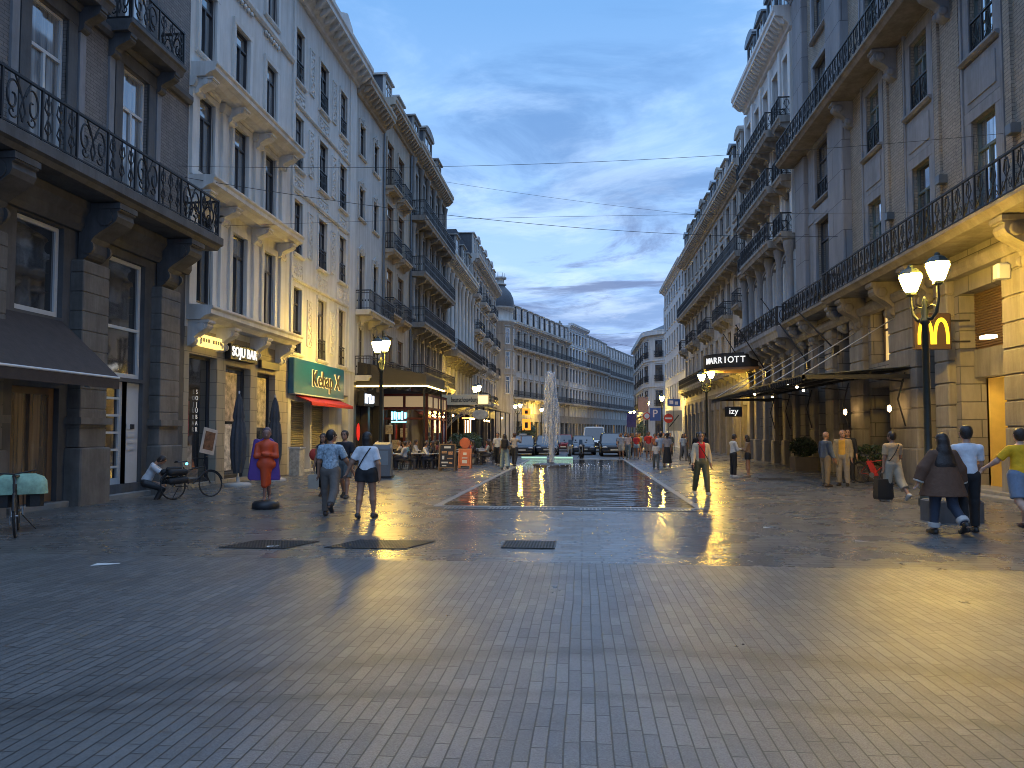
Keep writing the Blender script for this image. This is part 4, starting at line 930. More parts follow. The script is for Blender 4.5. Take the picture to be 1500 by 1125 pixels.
# ================================================================ GROUND
def paving(name, along_y, c1, c2, mortar, bw, bh, rough, rvar, bump, marks=False, ms=.0045, wet=False, fine=.8, tilt=.05):
    m = bpy.data.materials.new(name); m.use_nodes = True
    nt = m.node_tree; p = nt.nodes['Principled BSDF']; L = nt.links.new
    tc = _n(nt, 'ShaderNodeTexCoord'); mp = _n(nt, 'ShaderNodeMapping'); L(tc.outputs['Object'], mp.inputs[0])
    if along_y: mp.inputs['Rotation'].default_value = (0, 0, math.pi/2)
    # slight waviness so that courses are not ruler straight
    nz = _n(nt, 'ShaderNodeTexNoise'); nz.inputs['Scale'].default_value = .7; L(mp.outputs[0], nz.inputs['Vector'])
    va = _n(nt, 'ShaderNodeVectorMath'); va.operation = 'MULTIPLY_ADD'; va.inputs[1].default_value = (.03, .03, 0); L(nz.outputs['Color'], va.inputs[0]); L(mp.outputs[0], va.inputs[2])
    b = _n(nt, 'ShaderNodeTexBrick'); L(va.outputs[0], b.inputs['Vector'])
    b.offset = .37; b.offset_frequency = 2; b.squash = .7; b.squash_frequency = 3
    b.inputs['Scale'].default_value = 1; b.inputs['Brick Width'].default_value = bw; b.inputs['Row Height'].default_value = bh
    b.inputs['Mortar Size'].default_value = ms; b.inputs['Mortar Smooth'].default_value = .2; b.inputs['Bias'].default_value = -.2
    b.inputs['Color1'].default_value = (*c1, 1); b.inputs['Color2'].default_value = (*c2, 1); b.inputs['Mortar'].default_value = (*mortar, 1)
    def noise(sc, det, ro, st=(1, 1, 1), src=None):
        q = _n(nt, 'ShaderNodeMapping'); q.inputs['Scale'].default_value = st; L(tc.outputs['Object'], q.inputs[0])
        n = _n(nt, 'ShaderNodeTexNoise'); n.inputs['Scale'].default_value = sc; n.inputs['Detail'].default_value = det; n.inputs['Roughness'].default_value = ro
        L(q.outputs[0], n.inputs['Vector']); return n.outputs['Fac']
    def ramp(f, a, b_, ca, cb):
        r = _n(nt, 'ShaderNodeValToRGB'); r.color_ramp.elements[0].position = a; r.color_ramp.elements[1].position = b_
        r.color_ramp.elements[0].color = (ca, ca, ca, 1); r.color_ramp.elements[1].color = (cb, cb, cb, 1); L(f, r.inputs[0]); return r.outputs[0]
    def mul(a, b_):
        x = _n(nt, 'ShaderNodeMix'); x.data_type = 'RGBA'; x.blend_type = 'MULTIPLY'; x.inputs[0].default_value = 1; L(a, x.inputs[6]); L(b_, x.inputs[7]); return x.outputs[2]
    col = mul(b.outputs['Color'], ramp(noise(.35, 8, .65), .3, .68, .72, 1.18))
    col = mul(col, ramp(noise(110, 4, .75), .3, .7, .42, 1.6))
    col = mul(col, ramp(noise(4.5, 6, .7), .28, .45, .78, 1.0))
    gum = _n(nt, 'ShaderNodeTexVoronoi'); gum.inputs['Scale'].default_value = 1.1; L(tc.outputs['Object'], gum.inputs['Vector'])
    col = mul(col, ramp(gum.outputs['Distance'], .018, .03, .6, 1.0))
    if marks:   # two dark tyre trails curving across the square
        sp = _n(nt, 'ShaderNodeSeparateXYZ'); L(tc.outputs['Object'], sp.inputs[0])
        def mth(op, a, b_=None):
            n = _n(nt, 'ShaderNodeMath'); n.operation = op
            for i, v in enumerate((a, b_)):
                if v is None: continue
                if isinstance(v, (int, float)): n.inputs[i].default_value = v
                else: L(v, n.inputs[i])
            return n.outputs[0]
        wob = noise(1.3, 4, .6)
        for (k, x0, y0, wd, dk) in ((-.085, .7, 5.72, .16, .62), (-.055, .2, 4.75, .07, .66)):
            dx = mth('SUBTRACT', sp.outputs[0], x0); par = mth('MULTIPLY', mth('MULTIPLY', dx, dx), k)
            d = mth('ABSOLUTE', mth('SUBTRACT', mth('SUBTRACT', sp.outputs[1], y0), par))
            d = mth('ADD', d, mth('MULTIPLY', mth('SUBTRACT', wob, .45), wd*2.2))
            col = mul(col, ramp(d, wd*.3, wd*1.6, dk, 1.0))
    L(col, p.inputs['Base Color'])
    rr = _n(nt, 'ShaderNodeMapRange'); rr.inputs['From Min'].default_value = .3; rr.inputs['From Max'].default_value = .7
    rr.inputs['To Min'].default_value = rough-rvar; rr.inputs['To Max'].default_value = rough+rvar
    L(noise(1.1, 7, .65), rr.inputs[0]); rgh = rr.outputs[0]
    if wet:   # splashed, wet stone in front of the pool, patchy outline
        sp2 = _n(nt, 'ShaderNodeSeparateXYZ'); L(tc.outputs['Object'], sp2.inputs[0])
        def m2(op, a, b_=None, cl=False):
            n = _n(nt, 'ShaderNodeMath'); n.operation = op; n.use_clamp = cl
            for i, v in enumerate((a, b_)):
                if v is None: continue
                if isinstance(v, (int, float)): n.inputs[i].default_value = v
                else: L(v, n.inputs[i])
            return n.outputs[0]
        dx = m2('SUBTRACT', m2('ABSOLUTE', m2('ADD', sp2.outputs[0], .3)), 3.0); dy = m2('SUBTRACT', m2('ABSOLUTE', m2('SUBTRACT', sp2.outputs[1], 13.4)), 3.8)
        dd = m2('ADD', m2('MAXIMUM', dx, dy), m2('MULTIPLY', m2('SUBTRACT', noise(.8, 5, .6), .5), 3.0))
        k = m2('MULTIPLY', m2('MULTIPLY', dd, -1.2), 1.0, True)
        rgh = m2('SUBTRACT', rgh, m2('MULTIPLY', k, .045))
    L(rgh, p.inputs['Roughness'])
    h = _n(nt, 'ShaderNodeMath'); h.operation = 'MULTIPLY_ADD'; h.inputs[1].default_value = -1.0
    L(b.outputs['Fac'], h.inputs[0]); hn = _n(nt, 'ShaderNodeMath'); hn.operation = 'MULTIPLY'; hn.inputs[1].default_value = fine; L(noise(130, 4, .7), hn.inputs[0]); L(hn.outputs[0], h.inputs[2])
    h2 = _n(nt, 'ShaderNodeMath'); h2.operation = 'MULTIPLY_ADD'; h2.inputs[1].default_value = .14; L(noise(6, 3, .5), h2.inputs[0]); L(h.outputs[0], h2.inputs[2])
    # every stone lies a little differently: a tilt of its own
    b2 = _n(nt, 'ShaderNodeTexBrick'); L(va.outputs[0], b2.inputs['Vector']); b2.offset = b.offset; b2.offset_frequency = 2; b2.squash = .7; b2.squash_frequency = 3
    for k_, v_ in (('Scale', 1), ('Brick Width', bw), ('Row Height', bh), ('Mortar Size', ms), ('Mortar Smooth', .2), ('Bias', 0)): b2.inputs[k_].default_value = v_
    b2.inputs['Color1'].default_value = (0, 0, 0, 1); b2.inputs['Color2'].default_value = (1, 1, 1, 1); b2.inputs['Mortar'].default_value = (.5, .5, .5, 1)
    tl = _n(nt, 'ShaderNodeMath'); tl.operation = 'MULTIPLY_ADD'; tl.inputs[1].default_value = tilt; tl.inputs[2].default_value = -tilt/2; L(b2.outputs['Color'], tl.inputs[0])
    cv = _n(nt, 'ShaderNodeCombineXYZ'); L(tl.outputs[0], cv.inputs[1]); cv.inputs[2].default_value = 1
    nr = _n(nt, 'ShaderNodeVectorMath'); nr.operation = 'NORMALIZE'; L(cv.outputs[0], nr.inputs[0])
    bp = _n(nt, 'ShaderNodeBump'); bp.inputs['Strength'].default_value = bump; bp.inputs['Distance'].default_value = .006; L(nr.outputs[0], bp.inputs['Normal'])
    L(h2.outputs[0], bp.inputs['Height']); L(bp.outputs[0], p.inputs['Normal'])
    p.inputs['Specular IOR Level'].default_value = .65
    return m
def sheet(name, pts, z, m, kind='structure', sub=0):
    o = MB().add([(x, y, z) for x, y in pts], [tuple(range(len(pts)))]).build(name, m); tag(o, None, None, None, kind); return o
PAVE_F = paving('paving_cross', False, (.12, .118, .114), (.165, .162, .156), (.022, .022, .022), .42, .17, .285, .07, .5, ms=.014, wet=True, fine=.2, tilt=.05)
PAVE_N = paving('paving_long', True, (.108, .109, .109), (.155, .155, .153), (.018, .018, .018), .40, .088, .35, .08, .6, marks=True, ms=.0055)
sheet('ground', [(-300, -60), (300, -60), (300, 600), (-300, 600)], 0, PAVE_F)
sheet('pavement', [(-40, -40), (40, -40), (40, 9.45), (-40, 9.45)], .004, PAVE_N)
ASPH = mat('asphalt', (.055, .055, .058), .55, var=.2, scale=3, bump=.3, bscale=60)
P0r, dr = Vector((-11.6, 107.0)), Vector((.298, .954))
rd = sheet('road', [(-6.2, 49), (5.6, 49), (5.6, 104), (20, 150), (34, 195), (24, 198), (10, 155), (-6.2, 100)], .004, ASPH)
STEP = mat('kerb_stone', (.22, .215, .20), .5, var=.15, scale=5, bump=.2)
for xx in (-6.3, 5.6):
    tag(MB().bbox(xx, xx+.14, 49, 103, 0, .05, .01).build('kerb', STEP), None, None, None, 'structure')
# kerb steps at the foot of the right facades
tag(MB().bbox(XR-.75, XR+.6, 17.2, 23.1, 0, .10, .02).bbox(XR-.42, XR+.6, 17.2, 23.1, .1, .2, .02).build('doorstep', STEP), 'two low stone steps in front of the yellow restaurant alcove', 'steps')
tag(MB().bbox(XL-.5, XL+.16, 13.9, 19.4, 0, .13, .02).build('doorstep', STEP), 'low stone doorstep under the white panelled door at left', 'step')

# ---------------------------------------------------------------- reflecting pool
def pool():
    x0, x1, y0, y1 = -3.27, 2.52, 16.45, 46.0
    WAT = bpy.data.materials.new('pool_water'); WAT.use_nodes = True; nt = WAT.node_tree; p = nt.nodes['Principled BSDF']; L = nt.links.new
    p.inputs['Base Color'].default_value = (.04, .038, .036, 1); p.inputs['Roughness'].default_value = .03; p.inputs['IOR'].default_value = 1.36; p.inputs['Specular IOR Level'].default_value = .75
    tc = _n(nt, 'ShaderNodeTexCoord'); mp = _n(nt, 'ShaderNodeMapping'); mp.inputs['Scale'].default_value = (.38, 1.25, 1); L(tc.outputs['Object'], mp.inputs[0])
    n = _n(nt, 'ShaderNodeTexNoise'); n.inputs['Scale'].default_value = 1.5; n.inputs['Detail'].default_value = 3; n.inputs['Roughness'].default_value = .55; n.inputs['Distortion'].default_value = .5; L(mp.outputs[0], n.inputs['Vector'])
    b = _n(nt, 'ShaderNodeBump'); b.inputs['Strength'].default_value = .5; b.inputs['Distance'].default_value = .065; L(n.outputs['Fac'], b.inputs['Height']); L(b.outputs[0], p.inputs['Normal'])
    o = MB().add([(x0, y0, .012), (x1, y0, .012), (x1, y1, .012), (x0, y1, .012)], [(0, 1, 2, 3)]).build('water', WAT); tag(o, None, None, None, 'structure')
    RIM = mat('pool_rim', (.30, .29, .27), .28, var=.15, scale=6, bump=.15)
    t = thing('pool_surround', 'wet stone rim and dark slotted drain round the long reflecting pool', 'pool edge', ((x0+x1)/2, y0, 0))
    M = Matrix.Translation((-(x0+x1)/2, -y0, 0))
    MB().bbox(x0-.16, x0, y0-.12, y1+.16, 0, .025, .008).bbox(x1, x1+.16, y0-.12, y1+.16, 0, .025, .008).bbox(x0, x1, y1, y1+.16, 0, .025, .008).xf(M).build('rim', RIM, t)
    MB().bbox(x0, x1, y0-.12, y0, 0, .022, .006).xf(M).build('rim', RIM, t)
    DR = mat('drain_metal', (.05, .05, .052), .35, metal=.6, var=.3, scale=12)
    mb = MB().box(x0-.3, x1+.3, y0-.62, y0-.14, 0, .008)
    mb.xf(M).build('drain', DR, t)
    g = MB()
    for c in np.linspace(x0+.4, x1-.3, 6):
        for k in range(6): g.box(c-.24+.085*k, c-.205+.085*k, y0-.56, y0-.2, .008, .014)
    g.xf(M).build('slots', RIM, t)
pool()
def fountain():
    t = thing('fountain', 'tall white water jet rising from a round disc in the pool', 'fountain', (-1.55, 36.6, 0))
    MB().lathe([(.98, 0), (.98, .09), (.92, .12), (.2, .14), (.12, .2)], 28).build('disc', mat('disc_metal', (.10, .085, .07), .4, metal=.4, var=.2, scale=5), t)
    WJ = bpy.data.materials.new('jet_water'); WJ.use_nodes = True; nt = WJ.node_tree; p = nt.nodes['Principled BSDF']; L = nt.links.new
    p.inputs['Base Color'].default_value = (.9, .93, .97, 1); p.inputs['Roughness'].default_value = .25
    p.inputs['Subsurface Weight'].default_value = 0
    tr = _n(nt, 'ShaderNodeBsdfTransparent'); mx = _n(nt, 'ShaderNodeMixShader'); out = nt.nodes['Material Output']
    tc = _n(nt, 'ShaderNodeTexCoord'); mp = _n(nt, 'ShaderNodeMapping'); mp.inputs['Scale'].default_value = (5, 5, .8); L(tc.outputs['Object'], mp.inputs[0])
    n = _n(nt, 'ShaderNodeTexNoise'); n.inputs['Scale'].default_value = 2.6; n.inputs['Detail'].default_value = 7; n.inputs['Roughness'].default_value = .68; L(mp.outputs[0], n.inputs['Vector'])
    cr = _n(nt, 'ShaderNodeValToRGB'); cr.color_ramp.elements[0].position = .25; cr.color_ramp.elements[1].position = .72; cr.color_ramp.elements[0].color = (.06, .06, .06, 1); cr.color_ramp.elements[1].color = (.46, .46, .46, 1)
    L(n.outputs['Fac'], cr.inputs[0]); L(cr.outputs[0], mx.inputs[0]); L(tr.outputs[0], mx.inputs[1]); L(p.outputs[0], mx.inputs[2]); L(mx.outputs[0], out.inputs[0])
    rnd = random.Random(5); mb = MB()
    H = 4.75
    for i in range(240):   # thin strands of water: up, over and down again
        a = rnd.random()*6.28; top = H*(.30+.70*rnd.random()**.55); sp = (.05+.30*rnd.random()**.7)*(1.15-.75*top/H)+.05; w = .010+.020*rnd.random()
        u0, u1 = (0, .55) if rnd.random() < .45 else (rnd.uniform(.25, .6), rnd.uniform(.68, .9)); pts = []; rr = []
        for q in np.linspace(u0, u1, 9):
            z = .15+top*4*q*(1-q)*.999 if q < 1 else .15
            r = .05+sp*2*q*(.8+.2*math.sin(9*q+i)); pts.append((r*math.cos(a+.3*q)-.05*q, r*math.sin(a+.3*q), max(.05, z))); rr.append(w*(.5+1.1*math.sin(math.pi*(q-u0)/(u1-u0)*.96+.06)))
        mb.tube(pts, rr, 5)
    for k in range(2):
        mb.loft([[((.12+.16*u**.7)*(1-.4*k)*(1 if u < .5 else max(.04, 1-((u-.5)/.5)**1.6))*math.cos(a)-.04*u, (.12+.16*u**.7)*(1-.4*k)*(1 if u < .5 else max(.04, 1-((u-.5)/.5)**1.6))*math.sin(a), .15+H*.97*u) for a in np.linspace(0, 6.283, 13)[:-1]] for u in np.linspace(0, 1, 18)], 0, False, True)
    mb.build('water_jet', WJ, t)
    d = MB()
    for i in range(500):
        u = rnd.random()**.8; a = rnd.random()*6.28; z = .1+u*H*1.0
        r = (.1+.46*u**.6)*(rnd.random()**.35)*(1.25 if u < .45 else max(.12, 1.25*(1-((u-.45)/.56)**1.5)))
        s = .004+.007*rnd.random(); x, y = r*math.cos(a)-.06*u, r*math.sin(a); l = s*(2+5*rnd.random())
        d.add([(x-s, y, z), (x, y-s, z), (x+s, y, z), (x, y+s, z), (x, y, z+l), (x, y, z-l)], [(0,1,4),(1,2,4),(2,3,4),(3,0,4),(1,0,5),(2,1,5),(3,2,5),(0,3,5)], 0, True)
    DM = mat('droplets', (.72, .77, .84), .2, var=0)
    tag(d.build('spray', DM, t), kind='stuff')
    s2 = MB()
    for i in range(260):
        a = rnd.random()*6.28; r = .3+2.2*rnd.random()**2; s = .012+.02*rnd.random(); x, y, z = r*math.cos(a)*1.3, r*math.sin(a), .02+.10*rnd.random()**2
        s2.add([(x-s, y, z), (x, y-s, z), (x+s, y, z), (x, y+s, z), (x, y, z+s*2)], [(0,1,4),(1,2,4),(2,3,4),(3,0,4)], 0, True)
    tag(s2.build('splash', DM, t), kind='stuff')
fountain()
# ---------------------------------------------------------------- drain grates set in the paving
def grate(name, label, x0, x1, y0, y1, sk=0.0):
    t = thing(name, label, 'grate', ((x0+x1)/2, y0, .004), 0, 'drain grates in the paving')
    w = (x1-x0)/2; h = y1-y0; GM = mat('grate_iron', (.05, .048, .045), .45, metal=.3, var=.3, scale=10)
    MB().loft([[(-w, 0, z), (w, 0, z), (w+sk, h, z), (-w+sk, h, z)] for z in (0, .004)]).build('pit', BLACK, t)
    mb = MB(); n = int(2*w/.045)
    for i in range(n+1):
        x = -w+2*w*i/n; mb.loft([[(x-.010, 0, z), (x+.010, 0, z), (x+sk+.010, h, z), (x+sk-.010, h, z)] for z in (.004, .010)])
    for j in range(int(h/.06)+1):
        y = min(h-.01, j*.06); s = sk*y/h; mb.box(-w+s, w+s, y-.01, y+.01, .004, .012)
    mb.build('bars', GM, t)
grate('drain_grate', 'left dark iron grate under the long walking shadows', -5.35, -4.35, 10.2, 10.95, .25)
grate('drain_grate', 'middle dark iron grate below the couple holding hands', -3.8, -2.6, 10.35, 11.15, .3)
grate('drain_grate', 'right dark iron grate straight before the pool', -1.2, -.42, 10.6, 11.3, 0)
grate('drain_grate', 'small dark patch of grating beside the pair near the canopy', 6.3, 7.5, 26.5, 27.6, .2)
# litter
for i, (x, y, w, l, a) in enumerate(((-6.1, 8.75, .05, .17, .3), (-4.6, 10.35, .06, .1, 1), (4.35, 11.7, .04, .16, 2.2), (3.3, 13.3, .03, .12, .4))):
    o = MB().loft([[(-l, -w, 0), (l, -w*.5, .006), (l*.8, w, .0), (-l*.7, w*.8, .012)], [(-l, -w, .004), (l, -w*.5, .01), (l*.8, w, .006), (-l*.7, w*.8, .016)]]).build('paper_scrap', mat('paper', (.5, .5, .48), .8), None, (x, y, .006), a)
    tag(o, ['long pale paper scrap alone on the left paving', 'small pale scrap lying on the left iron grate', 'white torn paper on the paving right of the pool', 'tiny pale scrap on the paving by the pool corner'][i], 'litter', 'litter on the paving')
# ================================================================ STREET LAMPS
LAMPGLOW = emis('lamp_glow', (1.0, .62, .085), 235)
def lantern_parts(t, c):
    ln = MB().lathe([(.10, -.24), (.15, -.18), (.26, .14), (.24, .2)], 8, c, 0, True, False).build('lantern', LAMPGLOW, t)
    cap = MB().lathe([(.27, .2), (.25, .24), (.17, .33), (.07, .38), (.06, .43), (.015, .46)], 8, c, 0, True, False)
    cap.lathe([(.05, -.34), (.12, -.3), (.12, -.24)], 8, c, 0, True, False)
    for k in range(8):
        a = 2*math.pi*k/8
        cap.tube([(c[0]+.155*math.cos(a), c[1]+.155*math.sin(a), c[2]-.18), (c[0]+.265*math.cos(a), c[1]+.265*math.sin(a), c[2]+.15)], .009, 4)
    cap.build('lantern_cap', DGREEN, ln)
def lamp_twin(label, x, y, rz=0, h=4.75, dz=(0, 0), first=[]):
    if not first:
        t = thing('street_lamp', label, 'street lamp', (x, y, 0), rz, 'lamps along the street')
        MB().lathe([(.24, 0), (.24, .12), (.20, .16), (.19, .75), (.15, .82), (.12, .9), (.14, .98), (.10, 1.04), (.085, 1.5), (.075, h-.45), (.11, h-.42), (.11, h-.34), (.07, h-.28), (.09, h-.1), (.05, h), (.07, h+.1), (.02, h+.22)], 12).build('post', DGREEN, t)
        arm = MB()
        for s in (-1, 1):
            pts = [(s*.05, 0, h-.3), (s*.18, 0, h-.34), (s*.30, 0, h-.2), (s*.36, 0, h+.1), (s*.36, 0, h+.28)]
            if s > 0: pts[-1] = (.36, 0, h+.42)
            arm2 = MB().tube(pts, [.04, .045, .045, .035, .03], 6).tube([(s*.08, 0, h-.05), (s*.2, 0, h), (s*.3, 0, h-.06)], .02, 5)
            arm2.build('arm', DGREEN, t)
            lantern_parts(t, (s*.36, 0, h+.62+(.14 if s > 0 else 0)))
        first.append(t); return t
    t = copy_tree(first[0], None, label); t.location = (x, y, 0); t.rotation_euler.z = rz; return t
lamp_twin('nearest twin headed green lamp post beside the arches sign at right', 8.2, 18.0, R(-62))
lamp_twin('twin lamp post just in front of the rubbish bin at left', -8.65, 30.2, R(80))
lamp_twin('twin lamp post past the far end of the glass canopy at right', 8.15, 48.2, R(-45))
lamp_twin('twin lamp post standing by the arched iron sign at left', -8.95, 60.5, R(75))
lamp_twin('third lamp post along the right pavement, before the plain white block', 8.6, 79, R(85))
lamp_twin('fourth lamp post along the right pavement, in front of the plain white block', 8.4, 94, R(80))
lamp_twin('twin lamp post before the dome building at the left', -9.0, 100, R(10))
lamp_twin('lamp post half hidden by the water jet', -6.6, 117, R(85))
lamp_twin('lamp post above the white van by the curving row', -.5, 149, R(85))
lamp_twin('lamp post near the far end of the curving row', 9.2, 184, R(85))
lamp_twin('twin lamp post at the mouth of the side street', 9.2, 134, R(15))

# ================================================================ CANOPIES AND STREET FURNITURE, LEFT
def terrace_canopy():
    x0, x1, y0, y1 = XL+.02, -8.25, 37.2, 42.1
    t = thing('cafe_canopy', 'dark cafe canopy with a glowing strip under its edge', 'canopy', (x0, y0, 0))
    M = Matrix.Translation((-x0, -y0, 0)); DK = mat('canopy_dark', (.03, .028, .026), .6, var=.15)
    MB().loft([[(x0, y0, 4.45), (x1, y0, 4.4), (x1, y1, 4.4), (x0, y1, 4.45)], [(x0, y0, 5.5), (x1, y0, 4.8), (x1, y1, 4.8), (x0, y1, 5.5)]]).xf(M).build('roof', DK, t)
    MB().box(x0, x1+.06, y0-.06, y0, 4.12, 4.8).box(x1, x1+.06, y0, y1, 4.12, 4.8).xf(M).build('fascia', DK, t)
    ST = emis('led_strip', (1.0, .68, .2), 9)
    MB().box(x0, x1+.1, y0-.11, y0-.065, 4.14, 4.21).box(x1+.065, x1+.11, y0-.06, y1, 4.14, 4.21).xf(M).build('light_strip', ST, t)
    for x, y in ((x1-.1, y0+.15), (x1-.1, y1-.15)): MB().tube([(x, y, 0), (x, y, 4.4)], .05).xf(M).build('post', IRON, t)
    for i in range(4): MB().lathe([(.01, 4.38), (.09, 4.34), (.01, 4.28)], 8, (x0+.8+.8*i, y0+2.2, 0)).xf(M).build('bulb', emis('warm_bulb', (1.0, .62, .25), 30), t)
terrace_canopy()
def red_veranda():
    x0, x1, y0, y1 = XL-.3, -9.25, 42.3, 48.4
    t = thing('red_veranda', 'red framed glazed cafe veranda with pale lit upper panels', 'veranda', (x0, y0, 0)); M = Matrix.Translation((-x0, -y0, 0))
    RD = MATS['cafe_red']
    mb = MB()
    for x in (x1-.14, x1-1.5, x0+.0): mb.box(x, x+.16, y0, y0+.16, 0, 3.9)
    for y in (y0+.0, y0+1.6, y0+3.2, y0+4.8, y1-.16): mb.box(x1-.14, x1+.02, y+.005, y+.165, 0, 3.9)
    for z, h in ((0, .5), (2.5, .12), (3.1, .14), (3.9, .16)): mb.box(x0, x1+.03, y0-.02, y0+.14, z, z+h); mb.box(x1-.12, x1+.04, y0+.17, y1-.17, z, z+h)
    mb.xf(M).build('frame', RD, t)
    MB().box(x0, x1, y0+.05, y0+.09, .5, 3.1).box(x1-.09, x1-.05, y0+.17, y1-.17, .5, 3.1).xf(M).build('glazing', glassmat('cafe_glass', (.05, .03, .015), (.10, .055, .03), .05), t)
    MB().box(x0, x1-.1, y0+.03, y0+.10, 3.26, 3.9).box(x1-.10, x1-.03, y0+.17, y1-.17, 3.26, 3.9).xf(M).build('lit_panel', emis('panel_warm', (.85, .62, .34), .22), t)
    MB().loft([[(x0, y0-.1, 4.06), (x1+.1, y0-.1, 4.06), (x1+.1, y1, 4.06), (x0, y1, 4.06)], [(x0, y0, 4.4), (x0+.6, y0, 4.4), (x0+.6, y1, 4.4), (x0, y1, 4.4)]]).xf(M).build('roof', SLATE, t)
    s = MB()
    for q, (dx, dz, w, h) in enumerate(((0, 0, .1, .5), (.16, .02, .1, .46), (.3, -.02, .06, .5), (.42, .0, .14, .42), (.62, .0, .1, .5), (.8, .02, .12, .36), (.0, -.36, .9, .08))): s.box(x1-2.2+dx, x1-2.2+dx+w, y0-.08, y0-.04, 2.72+dz-h/2, 2.72+dz+h/2)
    s.xf(M).build('neon_sign', emis('neon_blue', (.25, .75, 1.0), 2.6), t)
    for i, (x, z) in enumerate(((x0+.7, 1.9), (x0+1.6, 1.7), (x0+1.1, 1.0))): MB().box(x-.22, x+.22, y0+.02, y0+.045, z-.28, z+.28).xf(M).build('poster', mat('poster_cream', (.5, .42, .3), .6, var=.5, scale=8), t)
    for y in (y0+1.0, y0+3.4, y0+4.4): MB().lathe([(.01, .06), (.06, 0), (.01, -.06)], 8, (x1+.12, y, 2.75)).xf(M).build('bulb', MATS['warm_bulb'], t)
red_veranda()
def arch_sign():
    y = 49.0; x0, x1 = -9.75, -6.4
    t = thing('arched_sign', 'cream name board on a curved iron lattice arch over the terrace', 'sign', (x0, y, 0)); M = Matrix.Translation((-x0, -y, 0))
    IRW = mat('pale_iron', (.35, .32, .25), .5, metal=.3, var=.15)
    bd = MB().bbox(x0+.05, x1, y-.09, y+.09, 3.62, 4.34, .02).xf(M).build('name_board', mat('cream_board', (.78, .66, .42), .5, var=.06, stain=.1), t)
    bd2 = MB().bbox(x1-.75, x1-.06, y-.13, y-.095, 3.7, 4.26, .01).xf(M).build('lit_panel', emis('panel_lit', (1.0, .74, .34), 1.1), t)
    lettering('beurschouwburg', .50, mat('letter_brown', (.03, .02, .015), .5), t, (1.66, -.10, 3.98), .01, .004, .56)
    mb = MB()
    arc = lambda rx, rz, n=18: [(x0+.1+rx*(1-math.cos(u)), y, .9+rz*math.sin(u)) for u in np.linspace(0, math.pi/2, n)]
    mb.tube([(x0+.08, y, 0), (x0+.08, y, 4.4)], .05)
    mb.tube(arc(3.0, 2.65), .035, 5); mb.tube(arc(2.6, 2.25), .025, 5)
    A, B = arc(3.0, 2.65, 15), arc(2.6, 2.25, 15)
    for i in range(14): mb.tube([A[i], B[i+1]], .014, 4).tube([B[i], A[i+1]], .014, 4)
    for i in range(1, 8):
        z = 3.6; p = A[i]; mb.tube([p, (p[0], y, z)], .014, 4)
        for s in (0, .25): mb.tube([(p[0]-.05+.12*math.cos(a), y, p[2]+.28+s+.1*math.sin(a)) for a in np.linspace(0, 6.28, 9)], .012, 4)
    mb.xf(M).build('arch', IRW, t)
    t2 = tag(MB().lathe([(.52, -.05), (.56, -.03), (.56, .03), (.52, .05)], 24).xf(Matrix.Diagonal((1, .62, 1, 1))).xf(Matrix.Rotation(math.pi/2, 4, 'X')).build('oval_sign', mat('oval_cream', (.5, .47, .38), .5, var=.3, scale=4), None, (-7.0, 48.9, 2.95)), 'cream oval sign hanging under the lettered arch', 'sign')
    MB().tube([(-.25, 0, .3), (-.25, 0, .68)], .012).tube([(.25, 0, .3), (.25, 0, .68)], .012).build('hanger', IRON, t2)
    c = thing('terrace_canopy', 'long sloping iron and glass canopy behind the arched sign', 'canopy', (XL, 50, 0))
    MB().loft([[(.02, 0, 4.5), (4.6, 0, 3.75), (4.6, 0, 3.65), (.02, 0, 4.4)], [(.02, 24, 4.5), (4.6, 24, 3.75), (4.6, 24, 3.65), (.02, 24, 4.4)]]).build('roof', mat('canopy_green', (.03, .035, .03), .4, var=.2), c)
    for i in range(7): MB().tube([(4.5, .2+3.9*i, 0), (4.5, .2+3.9*i, 3.66)], .05).build('post', IRON, c)
    for i in range(10): MB().ell((1.0+3.3*((i*.37) % 1), 1.5+2.3*i, 2.7+.5*((i*.61) % 1)), (.07, .07, .09), 0, 8, 5).build('bulb', MATS['warm_bulb'], c)
    for i in range(3): MB().box(3.6+.18*i, 3.66+.18*i, 1.0, 1.06, 1.7, 2.6).build('light_tube', emis('tube_orange', (1.0, .5, .2), 8), c)
    MB().box(3.4, 4.5, .9, 1.1, 2.72, 2.8).build('heater', emis('heater_red', (1.0, .16, .04), 7), c)
arch_sign()
def leafy(rnd, c, r, n, s=.05):
    mb = MB()
    for _ in range(n):
        d = Vector((rnd.gauss(0, 1), rnd.gauss(0, 1), rnd.gauss(0, 1))).normalized()*(.45+.55*rnd.random()**.5)
        p = Vector((c[0]+d.x*r[0], c[1]+d.y*r[1], c[2]+d.z*r[2])); u = Vector((rnd.gauss(0, 1), rnd.gauss(0, 1), rnd.gauss(0, 1))).normalized(); w = u.orthogonal().normalized()
        k = s*(.6+.8*rnd.random()); mb.add([p-u*k*1.5, p+w*k*.6, p+u*k*1.5, p-w*k*.6], [(0, 1, 2, 3)])
    return mb
LEAF = mat('leaves', (.045, .075, .03), .55, var=.5, scale=5); LEAF2 = mat('leaves_dark', (.025, .045, .022), .5, var=.5, scale=5)
TERRA = mat('planter_dark', (.06, .05, .045), .6, var=.2)
